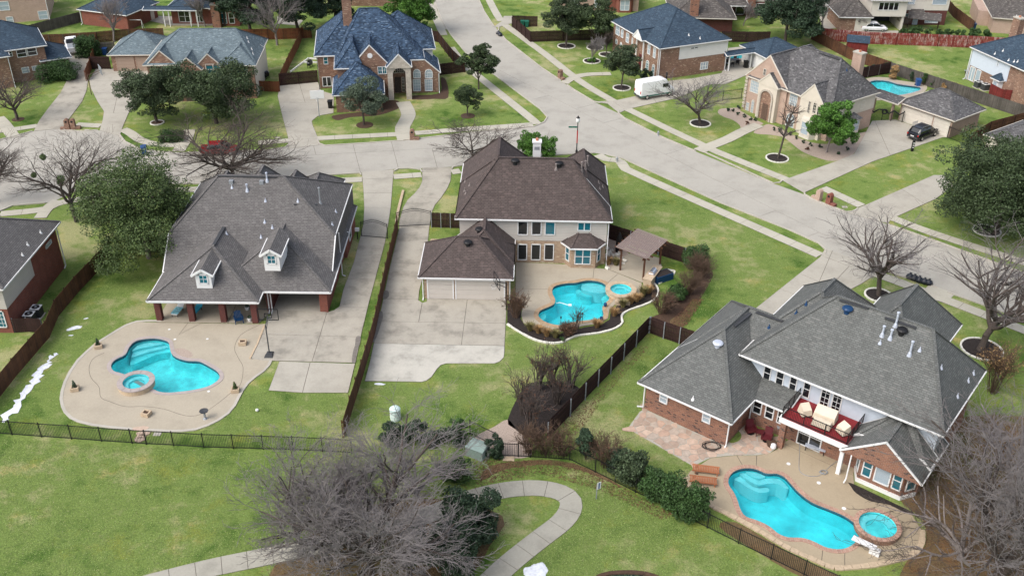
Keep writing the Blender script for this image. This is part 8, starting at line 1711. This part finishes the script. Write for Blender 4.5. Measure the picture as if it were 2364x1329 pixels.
def whitepot(r): m = MB(); m.lathe([(.12, 0), (.24, .2), (.2, .45), (.12, .5)], n=12); m.build('pot', 'white', r)
simple('pot', 'white ceramic pot at the foot of the brick column', 'pot', 1784, 1037, whitepot, z=.05); simple('planter', 'round brown planter behind the white pot', 'planter', 1780, 1029, lambda r: (lambda m: (m.lathe([(.3, 0), (.42, .35), (.38, .4)], n=14), m.build('pot', 'brownmulch', r)))(MB()), z=.05)
tg = M(1150, 680, [(1772, 1130), (1790, 1080), (1835, 1045), (1866, 1080), (1850, 1120), (1800, 1140)]); bed('artificial_turf', [p for p in tg], 'leaf_hedge', .058) if False else flat('turf_patch', smooth_loop(tg, 3), .062, 'grass', kind='structure')
def bench2(top='paleblue', w=1.6):
    def f(r): m = MB(); m.box(-w/2, w/2, -.2, .2, .42, .48); m.build('seat', top, r); [(lambda m: (m.box(x-.03, x+.03, y-.03, y+.03, 0, .42), m.build('leg', 'black', r)))(MB()) for x in (-w/2+.1, w/2-.1) for y in (-.15, .15)]
    return f
a38 = rad(-38)
simple('bench', 'grey topped bench in front of the dark outdoor table', 'bench', 1880, 1044, bench2(), a38+.2, .06)
def dtable(r): m = MB(); m.box(-1.1, 1.1, -.5, .5, .7, .76); m.build('tabletop', 'solar', r); [(lambda m: (m.box(x-.04, x+.04, y-.04, y+.04, 0, .7), m.build('leg', 'black', r)))(MB()) for x in (-1, 1) for y in (-.4, .4)]
simple('dining_table', 'dark outdoor dining table under the red deck', 'table', 1888, 1030, dtable, a38+.2, .06)
def dchair(r):
    m = MB(); m.box(-.25, .25, -.25, .25, .42, .48); m.build('seat', 'darkgrey', r); m = MB(); m.beam((0, .24, .5), (0, .3, .95), .5, .04); m.build('backrest', 'black', r); [(lambda m: (m.box(x-.02, x+.02, y-.02, y+.02, 0, .42), m.build('leg', 'black', r)))(MB()) for x in (-.22, .22) for y in (-.22, .22)]
simple('patio_chair', 'black metal chair at the left end of the outdoor table', 'patio chair', 1853, 1025, dchair, 1.2, .06); simple('patio_chair', 'black metal chair at the right end of the outdoor table', 'patio chair', 1917, 1050, dchair, -1.9, .06)
def cover(w, d, h, back=0):
    def f(r):
        m = MB(); m.add([(-w/2, -d/2, .12), (w/2, -d/2, .12), (w/2, d/2, .12), (-w/2, d/2, .12), (-w/2+.06, -d/2+.06, h), (w/2-.06, -d/2+.06, h), (w/2-.06, d/2-.06-back*.3, h+back), (-w/2+.06, d/2-.06-back*.3, h+back)], [(3, 2, 1, 0), (4, 5, 6, 7), (0, 1, 5, 4), (1, 2, 6, 5), (2, 3, 7, 6), (3, 0, 4, 7)]); m.build('canvas_cover', 'cover', r); m = MB(); m.box(-w/2+.05, w/2-.05, -d/2+.05, d/2-.05, 0, .14); m.build('base', 'black', r)
    return f
T3 = h3.T
for lx, ly, w, d, hh, bk, rz, nm, lb_ in ((6.35, -.95, .85, .85, .6, .35, .9, 'armchair', 'cream covered armchair at the left end of the red deck'), (7.85, -.55, 1.75, .9, .6, .45, .05, 'sofa', 'large cream covered sofa against the wall of the red deck'), (8.0, -1.55, 1.45, .7, .55, 0, .05, 'coffee_table', 'low cream covered table before the sofa on the red deck'), (9.6, -1.25, .9, .8, .6, .3, -.5, 'armchair', 'cream covered armchair at the right end of the red deck')):
    p = T3 @ Vector((lx, ly, 2.96)); r = thing(nm, lb_, nm.replace('_', ' '), (p.x, p.y, 2.96), a38+rz); cover(w, d, hh, bk)(r)
# board sign on post, bags, cylinder, utility box
def signp(r): m = MB(); m.box(-.03, .03, -.03, .03, 0, 1.3); m.build('post', 'grey', r); m = MB(); m.box(-.04, .3, -.05, -.03, .95, 1.6); m.build('board', 'white', r); m = MB(); m.box(.08, .18, -.06, -.052, 1.0, 1.55); m.build('stripe', 'blue', r)
simple('sign', 'small white and blue sign on a post in the foreground lawn', 'sign', 1376.5, 1151, signp, .5)
bl = ['leftmost', 'second from the left', 'middle', 'second from the right', 'rightmost']
for k, (x, y) in enumerate(((2100, 643), (2110, 646), (2121, 650), (2133, 654), (2143, 657))):
    rn = random.Random(k); 
    def bag(r, rn=rn):
        m = MB(); pr0 = [(.18, 0), (.36, .08), (.42, .25), (.33, .45), (.12, .56), (.07, .6), (.13, .68)]; m.lathe([(a*rn.uniform(.9, 1.1), z) for a, z in pr0], n=11); m.v = [(v[0]*rn.uniform(.9, 1.12), v[1]*rn.uniform(.9, 1.1), v[2]) for v in m.v]; m.build('bag', 'bagblack', r, smooth=True)
    if 'bagblack' not in MT: mm, nt, bb = nodes('black plastic bag'); bb.inputs['Base Color'].default_value = (.008, .012, .02, 1); bb.inputs['Roughness'].default_value = .3; bump(nt, bb, noise(nt, 9, 3), .05, .8); MT['bagblack'] = mm
    simple('rubbish_bag', 'shiny black rubbish bag on the verge, '+bl[k]+' in the row', 'rubbish bag', x, y, bag, k, group='rubbish bags on the verge')
simple('rubbish_bag', 'dark rubbish bag at the kerb near the top of the side street', 'rubbish bag', 1151, 80, bag, 1); simple('rubbish_bag', 'second dark bag beside it at the kerb by the small drive', 'rubbish bag', 1155, 84, bag, 2)
def cyl(r):
    m = MB(); m.lathe([(.4, 0), (.42, .1), (.42, 1.0)], n=18); m.build('body', 'cylpale', r); m = MB(); m.lathe([(.45, 1.0), (.45, 1.08), (.3, 1.22), (.05, 1.28)], n=18); m.build('lid', 'cylpale', r)
    for z in (.25, .5, .75): m = MB(); m.lathe([(.44, z), (.44, z+.04)], n=18); m.build('band', 'white', r)
MT['cylpale'] = plain('pale mint plastic', (.55, .68, .66), .5, .1, 3); simple('storage_cylinder', 'pale mint cylinder with a domed lid on the lawn', 'container', 913, 967, cyl)
def ubox(r): m = MB(); m.box(-.75, .75, -.6, .6, 0, .9); m.build('cabinet', 'ubx', r); m = MB(); m.add([(-.8, -.65, .9), (.8, -.65, .9), (.8, .65, .9), (-.8, .65, .9), (-.7, .2, 1.05), (.7, .2, 1.05)], [(0, 1, 5, 4), (3, 4, 5, 2), (0, 4, 3), (1, 2, 5), (3, 2, 1, 0)]); m.build('lid', 'ubx', r)
MT['ubx'] = plain('grey green metal box', (.22, .29, .26), .6, .15, 3); simple('utility_box', 'grey green electrical box beside the gravel path gate', 'utility box', 1103, 1048, ubox, -.5); simple('utility_post', 'small grey utility post right of the electrical box', 'utility box', 1118, 1052, lambda r: (lambda m: (m.lathe([(.14, 0), (.14, .8), (.05, .88)], n=12), m.build('post', 'grey', r)))(MB()))
for k, (x, y, w) in enumerate(((325, 990, 1.4), (331, 1001, 1.1), (323, 1015, .9), (326, 1008, .7))): simple('stepping_stone', ('flat pink stone step nearest the left pool deck', 'second stone step below the left pool deck', 'flagstone nearest the iron gate', 'small flagstone by the iron gate')[k], 'stepping stone', x, y, lambda r, w=w, k=k: (lambda m: (m.prism(blob((0, 0), w/2, .28, 9, .2, random.Random(k)), 0, .08), m.build('slab', 'flag2', r)))(MB()), 0)
simple('doorstep', 'pale paving slab outside the gravel path gate', 'stepping stone', 1174, 1059, lambda r: (lambda m: (m.box(-.45, .45, -.25, .25, 0, .07), m.build('slab', 'stone', r)))(MB()))
lowc = thing('low_kerb_wall', 'low stone strip running up the grass between the driveways', 'stone edging', tuple(G(930, 445)[:2])); P = resample(GP([(931, 442), (925, 465), (919, 490), (915, 515)]), .7)
for a, b in zip(P[:-1], P[1:]): m = MB(); m.beam((*a, .1), (*b, .1), .28, .2); m.build('stone', 'stone', lowc, world=True)
# driveway gate posts and box
def gbox(r): m = MB(); m.box(-.05, .05, -.05, .05, 0, 1.0); m.build('post', 'black', r); m = MB(); m.box(-.22, .22, -.15, .15, 1.0, 1.35); m.build('box', 'white', r)
simple('gate_motor', 'small white control box beside the arched driveway gate', 'gate control box', 826, 552, gbox)
# far items
def shed(r):
    m = MB(); m.box(-1.6, 1.6, -1.2, 1.2, 0, 1.9); m.build('wall', 'fence_red', r); m = MB(); m.add([(-1.8, -1.4, 1.85), (1.8, -1.4, 1.85), (1.8, 1.4, 1.85), (-1.8, 1.4, 1.85), (-1.8, 0, 2.7), (1.8, 0, 2.7)], [(0, 1, 5, 4), (3, 4, 5, 2), (0, 4, 3), (1, 2, 5), (3, 2, 1, 0)]); m.build('roof', 'roof_navy', r)
simple('shed', 'small red shed with blue roof against the long red fence', 'shed', 1976, 119, shed, -.25)
def canopy(r):
    m = MB(); m.cbox((0, 0, 2.3), (5.5, 2.6, .08), 0, .25); m.build('panel', 'roof_dark', r); [(lambda m: (m.box(x-.05, x+.05, y-.05, y+.05, 0, 2.1+y*.25), m.build('post', 'fence_dark', r)))(MB()) for x in (-2.5, 2.5) for y in (-1.1, 1.1)]
simple('garden_canopy', 'low slanted grey canopy before the cream house', 'canopy', 2128, 68, canopy, -.35)
def goal(r): m = MB(); [m.tube(a, b, .05, n=6) for a, b in (((-1, 0, 0), (-1, 0, 1.6)), ((-1, 0, 1.6), (1, 0, 1.6)), ((1, 0, 1.6), (1, 0, 0)), ((-1, 0, 1.6), (-1, .9, 0)), ((1, 0, 1.6), (1, .9, 0)))]; m.build('frame', 'white', r)
simple('goal_frame', 'white goal frame on the lawn behind the low garage roof', 'goal', 316, 68, goal)
def dset(r):
    m = MB(); m.box(-1, 1, -.5, .5, .7, .76); m.build('tabletop', 'darkgrey', r); [(lambda m: (m.box(x-.04, x+.04, y-.04, y+.04, 0, .7), m.build('leg', 'black', r)))(MB()) for x in (-.9, .9) for y in (-.4, .4)]
simple('dining_table', 'dark dining table on the patio beneath the breezeway', 'table', 1690, 148, dset, .3)
for k, (x, y, rz) in enumerate(((1678, 152, 0), (1690, 155, 3.1), (1702, 151, 3.1), (1682, 144, 0), (1697, 143, 0), (1707, 146, 1.5))): simple('patio_chair', 'dark chair at the breezeway dining table, '+('front left', 'front middle', 'front right', 'back left', 'back right', 'right end')[k], 'patio chair', x, y, dchair, rz, group='chairs round the breezeway table')
def wframe(r):
    for a, b in (((0, 0), (1.6, 6.5)), ((1.6, 6.5), (5.0, 6.0)), ((5.0, 6.0), (4.6, 4.6)), ((1.2, 4.6), (4.6, 4.6))): m = MB(); m.beam((*a, .12), (*b, .12), .15, .22); m.build('board', 'white', r)
simple('garden_bed_frame', 'white timber edging behind the dark driveway fence', 'garden edging', 670, 168, wframe)
def post3(r): m = MB(); m.box(-.14, .14, -.14, .14, 0, 1.5); m.build('post', 'black', r); [(lambda m: (m.box(-.1, .1, -.155, -.14, z, z+.12), m.build('plaque', 'white', r)))(MB()) for z in (.5, .8, 1.1)]
simple('gate_post', 'black post with white digits plaque at the lower edge of the drive', 'post', 2105, 349, post3)
def garland(r):
    P = [(-2.0, 0), (-1.4, -.5), (-.8, 0), (0, 0), (.6, -.5), (1.2, 0), (2, -.5), (2.6, 0)]; m = MB()
    for a, b in zip(P[:-1], P[1:]): m.tube((a[0], 0, 1.6+a[1]), (b[0], 0, 1.6+b[1]), .09, n=6)
    m.build('garland', 'black', r); m = MB(); q = [(math.cos(6.2832*k/12)*.32, -.05, 1.35+math.sin(6.2832*k/12)*.32) for k in range(13)]; [m.tube(a, b, .1, n=6) for a, b in zip(q[:-1], q[1:])]; m.build('wreath', 'black', r)
    for x in (-1.9, -.2, 1.0, 2.5): m = MB(); m.box(x-.04, x+.04, -.04, .04, 0, 1.7); m.build('post', 'black', r)
    m = MB(); [m.box(-1.9+k*.13, -1.88+k*.13, -.01, .01, .1, 1.5) for k in range(34)]; m.build('picket', 'black', r, kind='stuff')
simple('driveway_gate', 'black gate with dark garland and wreath beside the tan garage', 'gate', 2038, 279, garland, rad(-15))
def lpost(r): m = MB(); m.box(-.12, .12, -.12, .12, 0, 1.9); m.build('post', 'black', r)
simple('gate_post', 'tall black gate post beside the brown brick corner', 'post', 1537, 196, lpost)
for k, (x, y, l_) in enumerate(((200, 301, 'pale square meter cover on the verge by the brick mailboxes'), (1950, 478, 'pale square meter cover on the verge near the red mailbox'), (641, 318, 'small pale cover on the lawn by the wide drive'), (1513, 340-55, 'dark cover in the lawn below the van'), (363, 1002, 'pale cover in the grass before the iron fence'))): simple('meter_cover', l_, 'meter cover', x, y, lambda r, k=k: (lambda m: (m.box(-.3, .3, -.2, .2, 0, .04), m.build('lid', 'darkgrey' if k == 3 else 'kerb', r)))(MB()))
def trunk_rack(r): m = MB(); [m.box(-.5+k*.25, -.45+k*.25, -.02, .02, .5, 1.5) for k in range(5)]; m.box(-.55, .6, -.02, .02, .5, .55); m.box(-.55, .6, -.02, .02, 1.45, 1.5); [m.box(x-.03, x+.03, -.03, .03, 0, .5) for x in (-.5, .5)]; m.build('frame', 'grey', r)
simple('metal_rack', 'grey metal rack standing behind the black car', 'rack', 2108, 305, trunk_rack, .6)
# leaves and flecks scattered on the near lawns
rn = np.random.RandomState(9)
def scatter(label, poly_px, n, size, mat, seed, name='fallen_leaves', bias=None):
    P = GP(poly_px); xs = [p[0] for p in P]; ys = [p[1] for p in P]; r_ = np.random.RandomState(seed); out = []
    while len(out) < n:
        x, y = r_.uniform(min(xs), max(xs)), r_.uniform(min(ys), max(ys))
        if inside((x, y), P): out.append((x, y, .03+r_.uniform(0, .03)))
    C = np.array(out); a = r_.uniform(0, 6.28, n); s = size*r_.uniform(.5, 1.3, n); dx = np.stack([np.cos(a)*s, np.sin(a)*s, r_.uniform(-.02, .02, n)], 1); dy = np.stack([-np.sin(a)*s*.6, np.cos(a)*s*.6, r_.uniform(-.02, .02, n)], 1)
    V = np.stack([C-dx, C+dy, C+dx, C-dy], 1).reshape(-1, 3); o = link_mesh(name, np_mesh(name, V, np.arange(n*4).reshape(-1, 4)), mat); o['kind'] = 'stuff'; o['label'] = label; return o
scatter('brown leaves under the huge bare tree', [(600, 1330), (640, 1100), (760, 1010), (1000, 1040), (1180, 1100), (1170, 1240), (1060, 1329)], 3800, .05, 'leaf_ruddy', 1)
scatter('brown leaves along the curved iron fence', [(1090, 1060), (1230, 1062), (1330, 1070), (1440, 1125), (1560, 1190), (1530, 1200), (1380, 1130), (1250, 1095), (1100, 1120)], 3000, .05, 'leaf_ruddy', 2)
scatter('reddish leaves by the diagonal board fence', [(1300, 960), (1360, 925), (1480, 800), (1500, 800), (1400, 910), (1340, 1000), (1300, 1010)], 900, .06, 'leaf_ruddy', 3)
scatter('brown leaves in the bottom right corner', [(2100, 1329), (2090, 1180), (2250, 960), (2364, 980), (2364, 1329)], 3500, .06, 'leaf_ruddy', 4)
scatter('red leaves at the foot of the brown hedge', [(1545, 755), (1560, 730), (1600, 690), (1625, 690), (1590, 745), (1570, 770)], 900, .07, 'leaf_ruddy', 5)

def lawn(label, poly_px, n, size, seed):
    P = GP(poly_px); xs = [p[0] for p in P]; ys = [p[1] for p in P]; r_ = np.random.RandomState(seed); Q = np.stack([r_.uniform(min(xs), max(xs), n*3), r_.uniform(min(ys), max(ys), n*3)], 1)
    ins = np.zeros(len(Q), bool); j = len(P)-1
    for i in range(len(P)):
        (xi, yi), (xj, yj) = P[i], P[j]; ins ^= ((yi > Q[:, 1]) != (yj > Q[:, 1])) & (Q[:, 0] < (xj-xi)*(Q[:, 1]-yi)/((yj-yi) or 1e-9)+xi); j = i
    C = Q[ins][:n]; m = len(C); a = r_.uniform(0, 6.28, m); s = size*r_.uniform(.5, 1.4, m); s = s*.6; z = np.full(m, .012); L = np.stack([r_.uniform(-.06, .06, m), r_.uniform(-.06, .06, m), s*.3], 1)
    A = np.stack([C[:, 0], C[:, 1], z], 1); w = np.stack([np.cos(a)*s*.5, np.sin(a)*s*.5, z*0], 1)
    V = np.stack([A-w, A+w, A+w*.5+L, A-w*.5+L], 1).reshape(-1, 3); o = link_mesh('grass_tufts', np_mesh('grass_tufts', V, np.arange(m*4).reshape(-1, 4)), 'leaf_lawn'); o['kind'] = 'stuff'; o['label'] = label
lawn('grass tufts in the bottom left lawn', [(-20, 1012), (300, 1030), (740, 1050), (640, 1270), (330, 1329), (-20, 1329)], 60000, .085, 21)
lawn('grass tufts in the lawn beside the left pool', [(250, 620), (380, 650), (360, 730), (215, 785), (145, 880), (150, 960), (240, 1000), (-20, 990), (-20, 960)], 16000, .08, 22)
lawn('grass tufts in the lawn below the driveways', [(600, 905), (800, 910), (790, 1030), (450, 1010), (560, 910)], 12000, .08, 23)
lawn('grass tufts in the middle back yard', [(850, 890), (1000, 885), (1030, 850), (1165, 835), (1175, 760), (1260, 800), (1440, 770), (1490, 770), (1340, 890), (1200, 890), (1160, 970), (900, 1000), (820, 990)], 26000, .08, 24)
lawn('grass tufts in the yard beside the brick wing', [(1495, 790), (1560, 800), (1475, 880), (1480, 940), (1445, 990), (1600, 1080), (1560, 1120), (1360, 1040), (1340, 990), (1420, 870)], 16000, .08, 25)
lawn('grass tufts in the foreground lawn right of the path', [(1330, 1100), (1430, 1125), (1600, 1215), (1860, 1345), (1130, 1345), (1330, 1200)], 36000, .085, 26)
lawn('grass tufts in the big corner lawn', [(1400, 380), (1440, 400), (1870, 590), (1740, 720), (1700, 760), (1580, 745), (1640, 640), (1600, 590), (1410, 530)], 34000, .085, 27)
